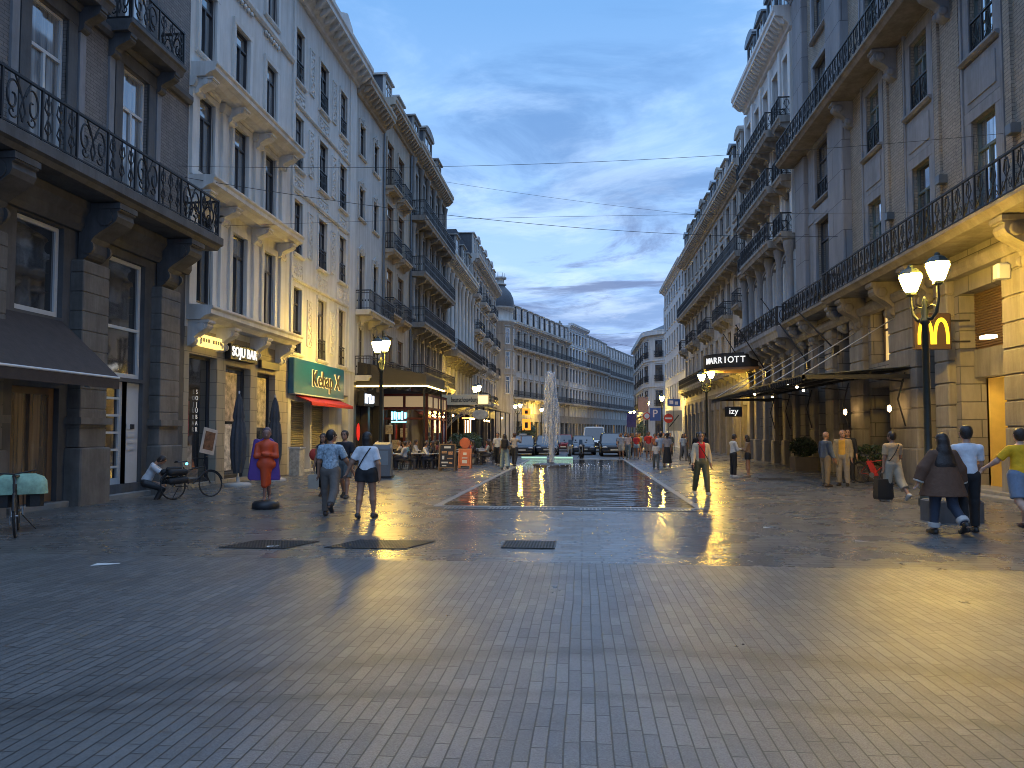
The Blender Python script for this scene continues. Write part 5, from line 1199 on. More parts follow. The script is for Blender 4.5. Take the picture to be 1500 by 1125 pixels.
def planter(label, x, y, w, l, h, r, n, m=LEAF, s=.06, name='potted_shrub'):
    t = thing(name, label, 'plant', (x, y, 0))
    MB().bbox(-w/2, w/2, -l/2, l/2, 0, h, .02).build('planter', TERRA, t)
    MB().box(-w/2+.03, w/2-.03, -l/2+.03, l/2-.03, h-.06, h+.001).build('soil', BLACK, t)
    rnd = random.Random(int(x*31+y*7)); st = MB()
    for i in range(5): st.tube([(rnd.uniform(-.1, .1), rnd.uniform(-.1, .1), h-.05), (rnd.uniform(-.3, .3)*r[0], rnd.uniform(-.3, .3)*r[1], h+r[2]), (rnd.uniform(-.7, .7)*r[0], rnd.uniform(-.7, .7)*r[1], h+r[2]*1.6)], [.02, .014, .006], 5)
    st.build('stem', mat('bark', (.08, .06, .045), .8), t)
    leafy(rnd, (0, 0, h+r[2]), r, n, s).build('foliage', m, t)
planter('dark shrub in a long planter by the hotel canopy piers', 9.95, 33.6, 1.0, .9, .62, (.62, .55, .45), 700, LEAF2)
planter('leafy shrub on the cafe terrace behind the round orange sign', -6.9, 44.0, .6, .6, .5, (.75, .6, .62), 650, LEAF)
planter('second shrub further back on the cafe terrace', -8.2, 46.8, .6, .6, .5, (.6, .5, .6), 450, LEAF)
planter('tall green shrub left of the water jet in front of the far shops', -7.4, 96, 1.0, 1.0, .7, (1.2, 1.2, 1.2), 800, LEAF, .12)
planter('clipped shrub under the white round house, nearer one', 8.4, 104, .8, .8, .7, (.7, .7, 1.3), 500, LEAF, .1)
planter('clipped shrub beside the parking sign', 7.9, 98, .8, .8, .7, (.6, .6, 1.2), 500, LEAF2, .1)
planter('low shrub by the red hire bicycle', 10.1, 26.4, .7, .7, .5, (.6, .45, .4), 450, LEAF2)

# ================================================================ FURNITURE ON THE PAVEMENT
GB = mat('bin_grey', (.16, .17, .18), .45, metal=.3, var=.12)
t = thing('rubbish_bin', 'tall grey litter bin with slanted top behind the couple', 'bin', (-7.55, 26.6, 0), R(8))
MB().loft([[(-.36, -.32, .08), (.36, -.32, .08), (.36, .32, .08), (-.36, .32, .08)], [(-.36, -.32, 1.1), (.36, -.32, 1.1), (.36, .32, 1.2), (-.36, .32, 1.2)], [(-.3, -.28, 1.26), (.3, -.28, 1.26), (.3, .3, 1.34), (-.3, .3, 1.34)]]).build('body', GB, t)
MB().box(-.26, .26, -.335, -.32, .5, 1.02).build('panel', mat('bin_panel', (.2, .24, .27), .3), t); MB().box(-.4, .4, -.36, .36, 0, .08).build('base', BLACK, t)
t = thing('service_cabinet', 'narrow pale cabinet with scribbles beside the kebab shutter', 'cabinet', (-11.35, 27.7, 0))
MB().bbox(-.22, .22, -.26, .26, 0, 1.08, .02).build('body', mat('cabinet_pale', (.42, .40, .34), .5, var=.4, scale=7), t); MB().box(-.25, .25, -.29, .29, 1.08, 1.13).build('top', FR_W, t)
CANV = mat('parasol_grey', (.055, .06, .07), .8, var=.2, scale=6)
for i, (x, y, lb) in enumerate(((-11.0, 22.1, 'closed dark parasol on a round pale foot, nearer one by the bar'), (-10.9, 24.6, 'closed dark parasol behind the orange and purple statue'))):
    t = thing('closed_parasol', lb, 'parasol', (x, y, 0), 0, 'closed parasols outside the bar')
    MB().lathe([(.42, 0), (.42, .06), (.34, .1), (.06, .12), (.05, .3)], 20).build('base', mat('parasol_base', (.33, .32, .30), .7, var=.2), t)
    MB().tube([(0, 0, .1), (0, 0, 3.05)], .028).build('pole', FR_W, t)
    rings = []
    for z, r in ((.42, .13), (.9, .21), (1.5, .22), (2.0, .17), (2.1, .13), (2.2, .16), (2.75, .09), (2.98, .02)): rings.append([(r*(1+.22*math.cos(8*a))*math.cos(a+.08*z), r*(1+.22*math.cos(8*a))*math.sin(a+.08*z), z) for a in np.linspace(0, 2*math.pi, 33)[:-1]])
    MB().loft(rings, 0, True, True).build('canopy', CANV, t)
def a_board(name, label, x, y, w, h, m, rz, items, fm):
    t = thing(name, label, 'sign', (x, y, 0), rz)
    tilt = .16
    for s in (-1, 1):
        B = MB().box(-w/2+.05, w/2-.05, -.012, .012, .17, h-.05).xf(Matrix.Translation((0, s*tilt, 0)) @ Matrix.Rotation(s*math.atan2(tilt, h), 4, 'X')).build('board', m, t)
        mb = MB()
        for q in (-1, 1): mb.box(q*w/2-.03, q*w/2+.03, -.022, .022, 0, h)
        mb.box(-w/2+.03, w/2-.03, -.022, .022, h-.06, h).box(-w/2+.03, w/2-.03, -.022, .022, .12, .18)
        mb.xf(Matrix.Translation((0, s*tilt, 0)) @ Matrix.Rotation(s*math.atan2(tilt, h), 4, 'X')).build('frame', fm, t)
    for (x0, z0, ww, hh, mm) in items:
        MB().box(x0-ww/2, x0+ww/2, -.02, -.0125, z0-hh/2, z0+hh/2).xf(Matrix.Translation((0, -tilt, 0)) @ Matrix.Rotation(-math.atan2(tilt, h), 4, 'X')).build('picture', mm, t)
    return t
PW = mat('print_white', (.6, .6, .58), .6); PF = mat('print_food', (.45, .25, .12), .6, var=.6, scale=18); PR = mat('print_red', (.5, .08, .04), .6, var=.3, scale=20)
a_board('menu_board', 'dark menu board with food pictures in a wooden frame', -6.0, 31.7, .72, 1.22, mat('board_navy', (.02, .024, .035), .5), R(-6),
    [(0, 1.06, .3, .09, PW), (-.14, .84, .24, .1, PF), (.15, .8, .2, .14, PF), (-.18, .6, .1, .16, PW), (.14, .56, .24, .06, PF), (-.1, .38, .3, .07, PW), (.17, .36, .16, .09, PF), (-.12, .24, .2, .05, PW)], mat('wood_frame', (.17, .11, .06), .6, var=.25))
t = a_board('orange_board', 'orange pavement board with a round disc on top', -5.62, 34.2, .58, .95, mat('board_orange', (.50, .13, .06), .5, var=.15), R(-4),
    [(0, .7, .16, .12, PW), (0, .5, .26, .05, PW), (0, .32, .24, .16, PW)], mat('frame_orange', (.55, .2, .1), .5))
MB().lathe([(.25, -.02), (.27, 0), (.25, .02)], 20).xf(Matrix.Translation((0, -.02, 1.2)) @ Matrix.Rotation(math.pi/2, 4, 'X')).build('disc', MATS['board_orange'], t)
tag(MB().bbox(-.45, .45, -.3, .3, 0, .42, .03).build('stone_block', STONE, None, (7.05, 14.6, 0), R(5)), 'low grey stone block behind the woman in the brown coat', 'bench')
# hotel canopy of iron and glass
def marquise():
    x0, x1, y0, y1, z = 7.35, 10.85, 24.8, 41.8, 3.62
    t = thing('glass_canopy', 'long iron and glass canopy hung on rods over the hotel entrance', 'canopy', (x1, y0, 0)); M = Matrix.Translation((-x1, -y0, 0))
    mb = MB(); n = 14
    mb.box(x0, x0+.08, y0, y1, z-.16, z+.04).box(x0, x1, y0, y0+.08, z-.12, z+.02).box(x0, x1, y1-.08, y1, z-.12, z+.02).box(x1-.08, x1, y0, y1, z+.2, z+.32)
    for i in range(1, n):
        y = y0+(y1-y0)*i/n; mb.loft([[(x0+.08, y-.025, z-.08), (x0+.08, y+.025, z-.08), (x0+.08, y+.025, z), (x0+.08, y-.025, z)], [(x1-.08, y-.025, z+.18), (x1-.08, y+.025, z+.18), (x1-.08, y+.025, z+.26), (x1-.08, y-.025, z+.26)]])
    for xx in (x0+1.1, x0+2.2): mb.box(xx, xx+.05, y0+.1, y1-.1, z+.02+.08*(xx-x0)/1.1-.12, z+.08*(xx-x0)/1.1-.04)
    mb.xf(M).build('frame', IRON, t)
    GL = mat('canopy_glass', (.10, .115, .12), .12, var=.3, scale=3)
    MB().loft([[(x0+.08, y0, z+.01), (x1-.08, y0, z+.27), (x1-.08, y0, z+.29), (x0+.08, y0, z+.03)], [(x0+.08, y1, z+.01), (x1-.08, y1, z+.27), (x1-.08, y1, z+.29), (x0+.08, y1, z+.03)]]).xf(M).build('glass_roof', GL, t)
    fr = MB(); k = 70
    for i in range(k): y = y0+(y1-y0)*(i+.5)/k; fr.tube([(x0-.01, y-.1, z-.02), (x0-.01, y, z-.26), (x0-.01, y+.1, z-.02)], .01, 4)
    fr.xf(M).build('fringe', IRON, t)
    rod = mat('rod_metal', (.4, .38, .34), .35, metal=.6)
    for a, c in ((25.2, 25.9), (29.0, 29.4), (33.0, 33.3), (37.0, 37.0), (41.2, 40.8)): MB().tube([(x0+.1, a, z+.05), (x1, c, z+2.1)], .022, 5).xf(M).build('rod', rod, t)
    for y in (25.1, 30.2, 34.9, 38.4, 41.4): MB().tube([(x1-.1, y, z+.1), (x1-.35, y, z-.8), (x1-.12, y, z-1.7)], .03, 5).tube([(x1-.15, y, z-.2), (x1-1.2, y, z-.1)], .025, 5).xf(M).build('bracket', IRON, t)
    lit = emis('warm_small', (1.0, .72, .4), 18)
    for x, y in ((x0+.4, y0+3.2), (x0+1.4, y0+5.5), (x0+1.0, y0+11), (x0+2.4, y0+8), (x0+2.6, y0+14)): MB().ell((x, y, z-.05), (.06, .06, .05), 0, 8, 5).xf(M).build('bulb', lit, t)
    for y in (y0+.6, y0+4.7): MB().ell((x1-.5, y, z-1.1), (.07, .07, .12), 0, 8, 5).xf(M).build('wall_lantern', MATS['warm_bulb'], t)
marquise()
for i, (b, tp, lb) in enumerate((((10.75, 35.2, 4.95), (9.0, 36.93, 8.44), 'second dark flagpole leaning out over the glass canopy'), ((10.75, 42.9, 5.15), (9.0, 42.9, 8.0), 'third dark flagpole leaning out beside the hotel sign'), ((10.75, 47.2, 5.3), (9.0, 46.6, 7.97), 'farthest leaning dark flagpole, in front of the hotel sign'), ((10.75, 31.6, 5.2), (9.3, 32.6, 7.3), 'nearest dark flagpole, by the corner of the long balcony'))):
    v = Vector(tp)-Vector(b)
    t = thing('flagpole', lb, 'flagpole', b, 0, 'flagpoles over the canopy')
    MB().tube([(0, 0, 0), v*.5, v], [.04, .035, .022], 8).build('pole', BLACK, t); MB().ell(v, (.05, .05, .05), 0, 8, 6).build('finial', IRON, t); MB().box(-.12, .12, -.1, .1, -.2, .2).build('wall_plate', IRON, t)
def hotel_sign():
    t = thing('hotel_sign', 'curved black hotel sign with white capitals over the entrance', 'sign', (XR-.35, 46.2, -.32))
    n = 12; R0 = 2.9; rings = []
    pts = [(-2.75*math.sin(a)-.0, -2.3*math.cos(a)+1.5) for a in np.linspace(-.08, math.pi*.62, n)]
    pl = [(0, .9)] + [(x, y) for x, y in pts] + [(0, 2.6)]
    MB().prism(pl[::-1], 6.12, 7.02).build('board', BLACK, t)
    MB().prism([(x*.98, .03+y*.98) for x, y in pl][::-1], 5.98, 6.12).build('soffit', mat('soffit_warm', (.30, .17, .09), .5), t)
    W_ = emis('hotel_letters', (.85, .85, .82), .7); word = 'MARRIOTT'
    for i, ch in enumerate(word):
        a = math.pi*.34*(1-(i+.5)/len(word)) + .20
        x, y = -2.78*math.sin(a), -2.33*math.cos(a)+1.5
        tx, ty = -2.75*math.cos(a), 2.3*math.sin(a); ang = math.atan2(-ty, -tx)
        lettering(ch, .56, W_, t, (x-.02*math.sin(a), y-.03, 6.57), .02, .006, .9, ang)
hotel_sign()
sg = tag(MB().bbox(-.5, .5, -.06, .06, -.3, .3, .03).build('hanging_sign', BLACK, None, (8.9, 43.5, 2.95)), 'small black sign with white lower case letters under the canopy end', 'sign')
lettering('izy', .5, emis('izy_white', (.8, .8, .78), .7), sg, (0, -.08, .02), .01, .004, 1)
MB().tube([(0, 0, .3), (0, 0, .62)], .02).build('hanger', IRON, sg)
# ---------------------------------------------------------------- road signs and signals
def road_sign(label, x, y, z, kind, rz=0, pole=True):
    t = thing('road_sign', label, 'road sign', (x, y, 0), rz)
    if pole: MB().tube([(0, .04, 0), (0, .04, z+.5)], .035, 8).build('pole', ZINC, t)
    BL = mat('sign_blue', (.02, .10, .36), .4); RDm = mat('sign_red', (.55, .02, .02), .4); WH = mat('sign_paint_white', (.7, .7, .7), .4)
    if kind == 'P':
        bd = MB().bbox(-.55, .55, -.02, .02, z-.65, z+.65, .015).build('plate', BL, t); lettering('P', 1.1, WH, t, (-.03, -.03, z+.05), .008, .015)
    elif kind == 'stop':
        MB().lathe([(.45, -.02), (.45, .02)], 24).xf(Matrix.Translation((0, 0, z)) @ Matrix.Rotation(math.pi/2, 4, 'X')).build('plate', RDm, t); MB().box(-.32, .32, -.035, -.021, z-.08, z+.08).build('bar', WH, t)
    elif kind == 'blue':
        MB().bbox(-.6, .6, -.02, .02, z-.35, z+.35, .015).build('plate', BL, t); MB().box(-.4, -.05, -.03, -.021, z-.15, z+.2).box(.1, .4, -.03, -.021, z-.2, z+.1).build('marking', WH, t)
    elif kind == 'board':
        MB().bbox(-.75, .75, -.03, .03, z-1.0, z+1.0, .02).build('plate', mat('board_pale', (.5, .46, .36), .5, var=.1), t); MB().loft([[(-.5, -.04, z-.6), (-.42, -.04, z-.66), (.5, -.04, z+.5), (.42, -.04, z+.56)], [(-.5, -.032, z-.6), (-.42, -.032, z-.66), (.5, -.032, z+.5), (.42, -.032, z+.56)]]).build('marking', FR_D, t)
    elif kind == 'purple':
        MB().bbox(-.6, .6, -.02, .02, z-.9, z+.9, .015).build('plate', mat('banner_purple', (.05, .04, .15), .5, var=.3), t)
    elif kind == 'round':
        MB().lathe([(.4, -.02), (.4, .02)], 20).xf(Matrix.Translation((0, 0, z)) @ Matrix.Rotation(math.pi/2, 4, 'X')).build('plate', RDm, t); MB().lathe([(.28, -.02), (.28, .02)], 20).xf(Matrix.Translation((0, -.02, z)) @ Matrix.Rotation(math.pi/2, 4, 'X')).build('face', WH, t)
    elif kind == 'orange':
        OG = emis('orange_glow', (1.0, .32, .03), 1.1)
        for dz, h in ((1.3, .9), (-.4, 1.5)): MB().bbox(-.55, .55, -.05, .05, z+dz-h/2, z+dz+h/2, .02).build('panel', OG, t); MB().box(-.2, .2, -.065, -.051, z+dz-h*.3, z+dz+h*.2).build('marking', BLACK, t)
    return t
road_sign('blue square parking sign with a white letter', 7.5, 75, 3.6, 'P')
road_sign('red disc no entry sign beside the crowd', 8.3, 70.5, 3.1, 'stop')
road_sign('small blue and white direction plate above the pale board', 8.75, 70, 4.6, 'blue')
road_sign('large pale board with a dark diagonal stroke', 8.95, 71.5, 2.9, 'board')
road_sign('purple banner on a pole left of the parking sign', 7.1, 85, 5.0, 'purple')
road_sign('purple banner low on a pole right of the dark car', 6.2, 92, 3.3, 'purple')
road_sign('round red rimmed road sign beneath the purple banner', 6.9, 78, 3.5, 'round')
road_sign('glowing orange signal panels stacked on a pole left of the jet', -7.4, 95, 3.2, 'orange')
for (x, y, lb) in ((-.05, 52.0, 'short metal post before the dark grilled car'), (3.9, 52.0, 'short pale post at the kerb right of the big dark car')):
    t = thing('bollard', lb, 'bollard', (x, y, 0), 0, 'kerb posts'); MB().lathe([(.07, 0), (.07, .85), (.05, .92), (.01, .95)], 10).build('post', ZINC, t); MB().lathe([(.075, .7), (.075, .78)], 10).build('band', FR_W, t)
# light bars at the back edge of the pool
for (a, c, lb) in ((-4.0, -2.3, 'pale green light bar at the back left of the pool'), (-1.9, -.6, 'pale green light bar right behind the water jet')):
    t = thing('pool_light', lb, 'light', ((a+c)/2, 47.0, 0), 0, 'light bars at the pool'); MB().bbox(-(c-a)/2, (c-a)/2, -.06, .06, 0, .16, .01).build('housing', ZINC, t); MB().box(-(c-a)/2+.02, (c-a)/2-.02, -.075, -.06, .03, .14).build('lens', emis('pool_green', (.6, 1.0, .75), .5), t)
# ---------------------------------------------------------------- wires across the street
def wire(label, a, b, sag, r=.012):
    A, B = Vector(a), Vector(b); pts = [A.lerp(B, u)+Vector((0, 0, -4*sag*u*(1-u))) for u in np.linspace(0, 1, 25)]
    m0 = A.copy(); o = MB().tube([p-m0 for p in pts], r, 5).build('overhead_cable', BLACK, None, m0); tag(o, label, 'cable', 'cables across the street')
wire('upper cable crossing the street from the white ledge building', (-12.02, 20.08, 9.69), (11.0, 19.45, 9.47), .35, .006)
wire('dark cable sloping down to the stone bay on the right', (-12.02, 20.4, 9.46), (10.7, 30.8, 9.9), .55, .009)
wire('thin middle cable just below the sloping one', (-12.02, 22.6, 8.6), (11.0, 22.1, 8.2), -.1, .005)
wire('highest cable strung between the roofs', (-12.02, 57.0, 22.4), (11.0, 60.0, 19.6), .2, .011)
wire('far cable over the crossing, before the round white house', (-12.0, 98.0, 15.5), (11, 96, 15.3), .5, .012)
wire('far cable sagging toward the side street', (-12.0, 92.0, 18.5), (11, 97, 12.5), .8, .012)
# ================================================================ PEOPLE: one smooth skin per body, grown from a distance field
def nets(D, org, h):
    S = D < 0
    nx, ny, nz = D.shape
    c = [S[i:nx-1+i, j:ny-1+j, k:nz-1+k] for i in (0, 1) for j in (0, 1) for k in (0, 1)]
    tot = sum(x.astype(np.int8) for x in c); act = (tot > 0) & (tot < 8)
    idx = np.full(act.shape, -1, int); I = np.argwhere(act); idx[act] = np.arange(len(I))
    acc = np.zeros((len(I), 3)); cnt = np.zeros(len(I))
    val = lambda o: D[I[:, 0]+o[0], I[:, 1]+o[1], I[:, 2]+o[2]]
    cor = [(i, j, k) for i in (0, 1) for j in (0, 1) for k in (0, 1)]
    for a in cor:
        for ax in range(3):
            if a[ax]: continue
            b = list(a); b[ax] = 1; va, vb = val(a), val(b); m = (va < 0) != (vb < 0)
            t = np.where(m, va/(va-vb+1e-12), 0)
            p = np.array(a, float)[None].repeat(len(I), 0); p[:, ax] += t
            acc[m] += p[m]; cnt[m] += 1
    V = (I + acc/np.maximum(cnt, 1)[:, None])*h + org
    F = []
    for ax in range(3):
        o1, o2 = [(1, 2), (2, 0), (0, 1)][ax]
        sl0 = [slice(1, -1)]*3; sl1 = [slice(1, -1)]*3
        sl0[ax] = slice(0, -1); sl1[ax] = slice(1, None)
        A, B = S[tuple(sl0)], S[tuple(sl1)]; E = np.argwhere(A != B)
        if not len(E): continue
        sgn = A[tuple(E.T)]; base = E.copy()
        for q in range(3):
            if q != ax: base[:, q] += 1
        d1 = np.zeros(3, int); d1[o1] = 1; d2 = np.zeros(3, int); d2[o2] = 1
        q = [idx[tuple((base - a*d1 - b*d2).T)] for a, b in ((1, 1), (0, 1), (0, 0), (1, 0))]
        Q = np.stack(q, 1); Q[~sgn] = Q[~sgn][:, ::-1]; F.append(Q[(Q >= 0).all(1)])
    return V, np.concatenate(F)
def cap(a, b, ra, rb=None, sy=1.0, cuta=False, cutb=False, k=None): return (np.array(a, float), np.array(b, float), ra, ra if rb is None else rb, sy, cuta, cutb, k)
def field_mesh(name, prims, m, h, k=.03, planes=()):
    A = np.array([np.minimum(p[0], p[1])-max(p[2], p[3]) for p in prims]).min(0)-3*h-.01
    B = np.array([np.maximum(p[0], p[1])+max(p[2], p[3]) for p in prims]).max(0)+3*h+.01
    n = np.ceil((B-A)/h).astype(int)+1
    D = np.full(n, 1.0, np.float32)
    ax = [A[i]+h*np.arange(n[i]) for i in range(3)]
    for (a, b, ra, rb, sy, ca, cb, kk) in prims:
        kq = k if kk is None else kk; g = max(ra, rb)+kq+2*h
        lo = np.maximum(((np.minimum(a, b)-g-A)/h).astype(int), 0); hi = np.minimum(((np.maximum(a, b)+g-A)/h).astype(int)+2, n)
        X, Y, Z = np.meshgrid(*[ax[i][lo[i]:hi[i]] for i in range(3)], indexing='ij')
        d = b-a; L2 = (d*d).sum()+1e-9
        px, py, pz = X-a[0], Y-a[1], Z-a[2]
        t = np.clip((px*d[0]+py*d[1]+pz*d[2])/L2, 0, 1)
        qx, qy, qz = px-t*d[0], (py-t*d[1])/sy, pz-t*d[2]
        dist = np.sqrt(qx*qx+qy*qy+qz*qz)-(ra+t*(rb-ra))
        if sy < 1: dist = dist*(.5+.5*sy)
        L = math.sqrt(L2)
        if cb: dist = np.maximum(dist, (px*d[0]+py*d[1]+pz*d[2])/L-L)
        if ca: dist = np.maximum(dist, -(px*d[0]+py*d[1]+pz*d[2])/L)
        s = tuple(slice(lo[i], hi[i]) for i in range(3)); C = D[s]
        hh = np.clip(.5+.5*(C-dist)/kq, 0, 1)
        D[s] = C*(1-hh)+dist*hh - kq*hh*(1-hh)
    if planes:
        X, Y, Z = np.meshgrid(*ax, indexing='ij')
        for (p, nrm) in planes: D = np.maximum(D, (X-p[0])*nrm[0]+(Y-p[1])*nrm[1]+(Z-p[2])*nrm[2])
    D[0] = D[-1] = 1; D[:, 0] = D[:, -1] = 1; D[:, :, 0] = D[:, :, -1] = 1
    V, F = nets(D, A, h)
    me = bpy.data.meshes.new(name); me.vertices.add(len(V)); me.vertices.foreach_set('co', V.astype(np.float32).ravel())
    me.loops.add(F.size); me.loops.foreach_set('vertex_index', F.ravel().astype(np.int32))
    me.polygons.add(len(F)); me.polygons.foreach_set('loop_start', np.arange(0, F.size, 4, dtype=np.int32)); me.polygons.foreach_set('use_smooth', np.ones(len(F), bool))
    me.materials.append(m); me.update(calc_edges=True); return me
def cmat(c, rough=.8, **k):
    return mat('cloth_%d_%d_%d%s' % (*[int(q*500) for q in c], 'p' if k else ''), c, rough, **{**dict(var=.14, scale=9, bump=.7, bscale=13), **k})
def skinm(s): return mat('skin_%d' % s, [(.40, .235, .16), (.30, .16, .10), (.16, .085, .055), (.46, .29, .21)][s], .5, var=.06, scale=12)
def person(label, x, y, rz, ht=1.72, legs=((0, 2), (0, 2)), arms=((0, 8, 10, 0), (0, 8, 10, 0)), top=('tee', (.5, .5, .5)), bot=('trousers', (.05, .05, .06)), hair=('short', (.03, .02, .015)),
           skin=0, shoe=(.03, .03, .03), res=.016, fat=1.0, fem=False, lean=0, yaw=0, group=None, sit=0, face=True, abd=(3, 3), toe=(None, None), z=0, nod=0, over=None):
    s = ht/1.75; f = fat
    SW, HW = (.165, .098) if fem else (.19, .092)
    rot = lambda a: (math.sin(R(a)), -math.cos(R(a)))
    def leg(i):
        sd = (-1, 1)[i]; sw, kn = legs[i]; hip = np.array((sd*HW, 0, 0.))
        c, z_ = rot(sw); kneep = hip + .43*np.array((sd*math.sin(R(abd[i])), c, z_)); c2, z2 = rot(sw-kn)
        ank = kneep + .42*np.array((sd*math.sin(R(abd[i]))*.5, c2, z2)); return hip, kneep, ank, sw-kn
    LG = [leg(0), leg(1)]
    low = min(l[2][2]-.075*max(.4, math.cos(R(l[3]))) - (.11*abs(math.sin(R(l[3]))) if l[3] < -15 and not sit else 0) for l in LG)
    hz = sit if sit else -low
    O = np.array((0, 0, hz)); LG = [(a+O, b+O, c+O, d) for a, b, c, d in LG]
    ln = R(lean); up = np.array((0, math.sin(ln), math.cos(ln))); fw = np.array((0, math.cos(ln), -math.sin(ln)))
    pel = O+np.array((0, 0, .04)); P = lambda u, v=0, w=0: pel + up*u + fw*v + np.array((w, 0, 0))
    neck = P(.50, .0); hn = R(nod); hup = np.array((math.sin(R(yaw))*math.sin(hn), math.sin(hn+ln), math.cos(hn+ln))); hf = np.array((-math.sin(R(yaw)), math.cos(R(yaw))*math.cos(hn), -math.sin(hn)))
    hd = neck + up*.05 + hup*.105 + hf*.02; hr = np.cross(hf, hup); hr /= np.linalg.norm(hr)
    sho = [P(.415, -.01, sd*SW) for sd in (-1, 1)]; AR = []
    for i in (0, 1):
        sd = (-1, 1)[i]; sw, ab, el, inw = arms[i]
        v = np.array((sd*math.sin(R(ab)), math.sin(R(sw))*math.cos(R(ab)), -math.cos(R(sw))*math.cos(R(ab)))); e = sho[i]+.285*v
        v2 = np.array((sd*math.sin(R(ab*.6))-sd*math.sin(R(inw)), math.sin(R(sw+el)), -math.cos(R(sw+el)))); v2[1:] *= math.cos(R(inw)); v2 /= np.linalg.norm(v2); w = e+.245*v2
        AR.append((e, w, v2, sd))
    root = thing('person', label, 'person', (x, y, z), rz, group)
    SK = skinm(skin); rs = res
    B = []
    B += [cap(P(.0, 0, -.05), P(.0, 0, .05), .105*f, .105*f, .85), cap(P(.04), P(.20), .125*f, .112*f, .72), cap(P(.20), P(.38), .112*f, .13*f, .70), cap(P(.385, 0, -SW*.62), P(.385, 0, SW*.62), .068*f, .068*f, .8),
          cap(P(.42), neck+up*.05, .06, .05), cap(hd-hup*.045+hf*.018, hd+hup*.035-hf*.006, .070, .090), cap(hd+hf*.083-hup*.005, hd+hf*.104-hup*.032, .010, .015, k=.015), cap(hd-hup*.085+hf*.062, hd-hup*.09+hf*.066, .028, .022)]
    for sd in (-1, 1): B.append(cap(hd+hr*sd*.085-hf*.01-hup*.02, hd+hr*sd*.092-hf*.018+hup*.012, .014, .018, k=.01))
    for i in (0, 1):
        hip, kn, an, sa = LG[i]
        B += [cap(hip, kn, .088*f, .056*f), cap(kn, kn*.7+an*.3+np.array((0, -.012, 0)), .054*f, .058*f), cap(kn*.7+an*.3, an, .056*f, .036)]
        fa = 0 if (not sit and abs(sa) < 15) or (sit and abs(sa) < 30) else sa*.75
        if toe[i] is not None: fa = toe[i]
        fd = np.array((.12*(-1, 1)[i], math.cos(R(fa)), math.sin(R(fa)))); fn = np.array((0, -math.sin(R(fa)), math.cos(R(fa))))
        heel = an-fd*.045-fn*.045; tp = an+fd*.15-fn*.052; LG[i] = (*LG[i], heel, tp, fd, fn)
        B += [cap(an, heel, .038, .034), cap(heel, tp, .032, .026), cap(an, an+fd*.09-fn*.03, .036, .03)]
        e, w, v2, sd = AR[i]
        B += [cap(sho[i], e, .052*f, .040*f), cap(e, w, .041*f, .027)]
        side = np.cross(v2, np.array((sd, 0, 0.))); side /= np.linalg.norm(side)+1e-9; pn = np.cross(v2, side)
        hand = w+v2*.085
        B += [cap(w, w+v2*.03, .026, .028), cap(w+v2*.03-side*.018, hand-side*.022, .019, .017, k=.012), cap(w+v2*.03+side*.018, hand+side*.022, .019, .017, k=.012)]
        inn = pn*(-sd) if np.dot(pn, np.array((sd, 0, 0.))) > 0 else pn*sd
        for q, (o, l) in enumerate(((-.031, .060), (-.0105, .074), (.0105, .070), (.031, .055))):
            a0 = hand+side*o; a1 = a0+v2*l*.55+inn*l*.12; a2 = a1+v2*l*.38+inn*l*.32
            B += [cap(a0, a1, .0092, .0088, k=.006), cap(a1, a2, .0088, .0075, k=.006)]
        th = w+v2*.035-side*.03; B += [cap(th, th-side*.03+v2*.035+inn*.015, .013, .011, k=.01), cap(th-side*.03+v2*.035+inn*.015, th-side*.034+v2*.065+inn*.022, .011, .009, k=.008)]
    ob('body', field_mesh('body', B, SK, rs*.72 if rs < .02 else rs, .028), root)
    # --- clothes
    tk, tc = top[0], cmat(top[1], **(top[2] if len(top) > 2 else {}))
    T = [cap(P(.04), P(.20), .145*f, .135*f, .76), cap(P(.20), P(.39), .135*f, .152*f, .72), cap(P(.375, 0, -SW*.62), P(.375, 0, SW*.62), .080*f, .080*f, .85), cap(P(.462, -.01), P(.405, -.01, -SW*.85), .058, .056), cap(P(.462, -.01), P(.405, -.01, SW*.85), .058, .056)]
    hem = P(-.02 if tk != 'crop' else .12); pl = [(hem, -up), (P(.488, 0), up*.85+fw*.12)]
    if tk == 'tank': pl[1] = (P(.43, .10), up*.55+fw*.6)
    if tk in ('tee', 'long', 'coat', 'crop'): T += [cap(P(-.06), P(.06), .150*f, .146*f, .82)]
    for i in (0, 1):
        e, w, v2, sd = AR[i]
        if tk in ('tee', 'crop'): T.append(cap(sho[i], sho[i]*.25+e*.75, .064*f, .066*f, 1, False, True))
        elif tk == 'long': T += [cap(sho[i], e, .063*f, .058*f), cap(e, e*.06+w*.94, .058*f, .042*f, 1, False, True)]
        elif tk == 'coat': T += [cap(sho[i], e, .088*f, .094*f), cap(e, e*.1+w*.9, .094*f, .090*f, 1, False, True)]
    if tk == 'coat':
        T += [cap(P(.36), P(-.38), .17*f, .40*f, .78, False, True)]; pl = [(P(-.30), -up), (P(.50), up)]
    ob('shirt' if tk != 'coat' else 'coat', field_mesh('shirt', T, tc, rs, .035, pl), root)
    if tk == 'coat':   # pale fleece collar and cuffs
        FL = cmat((.50, .45, .38)); C = [cap(P(.455, -.02, -.07), P(.455, -.02, .07), .062, .062, .9), cap(P(.44, -.07, 0), P(.47, -.06, 0), .06, .05)]
        ob('collar', field_mesh('collar', C, FL, rs, .03), root)
        for i in (0, 1):
            e, w, v2, sd = AR[i]; ob('cuff', field_mesh('cuff', [cap(e*.2+w*.8, e*-.02+w*1.02, .086*f, .086*f, 1, True, True)], FL, rs, .02), root)
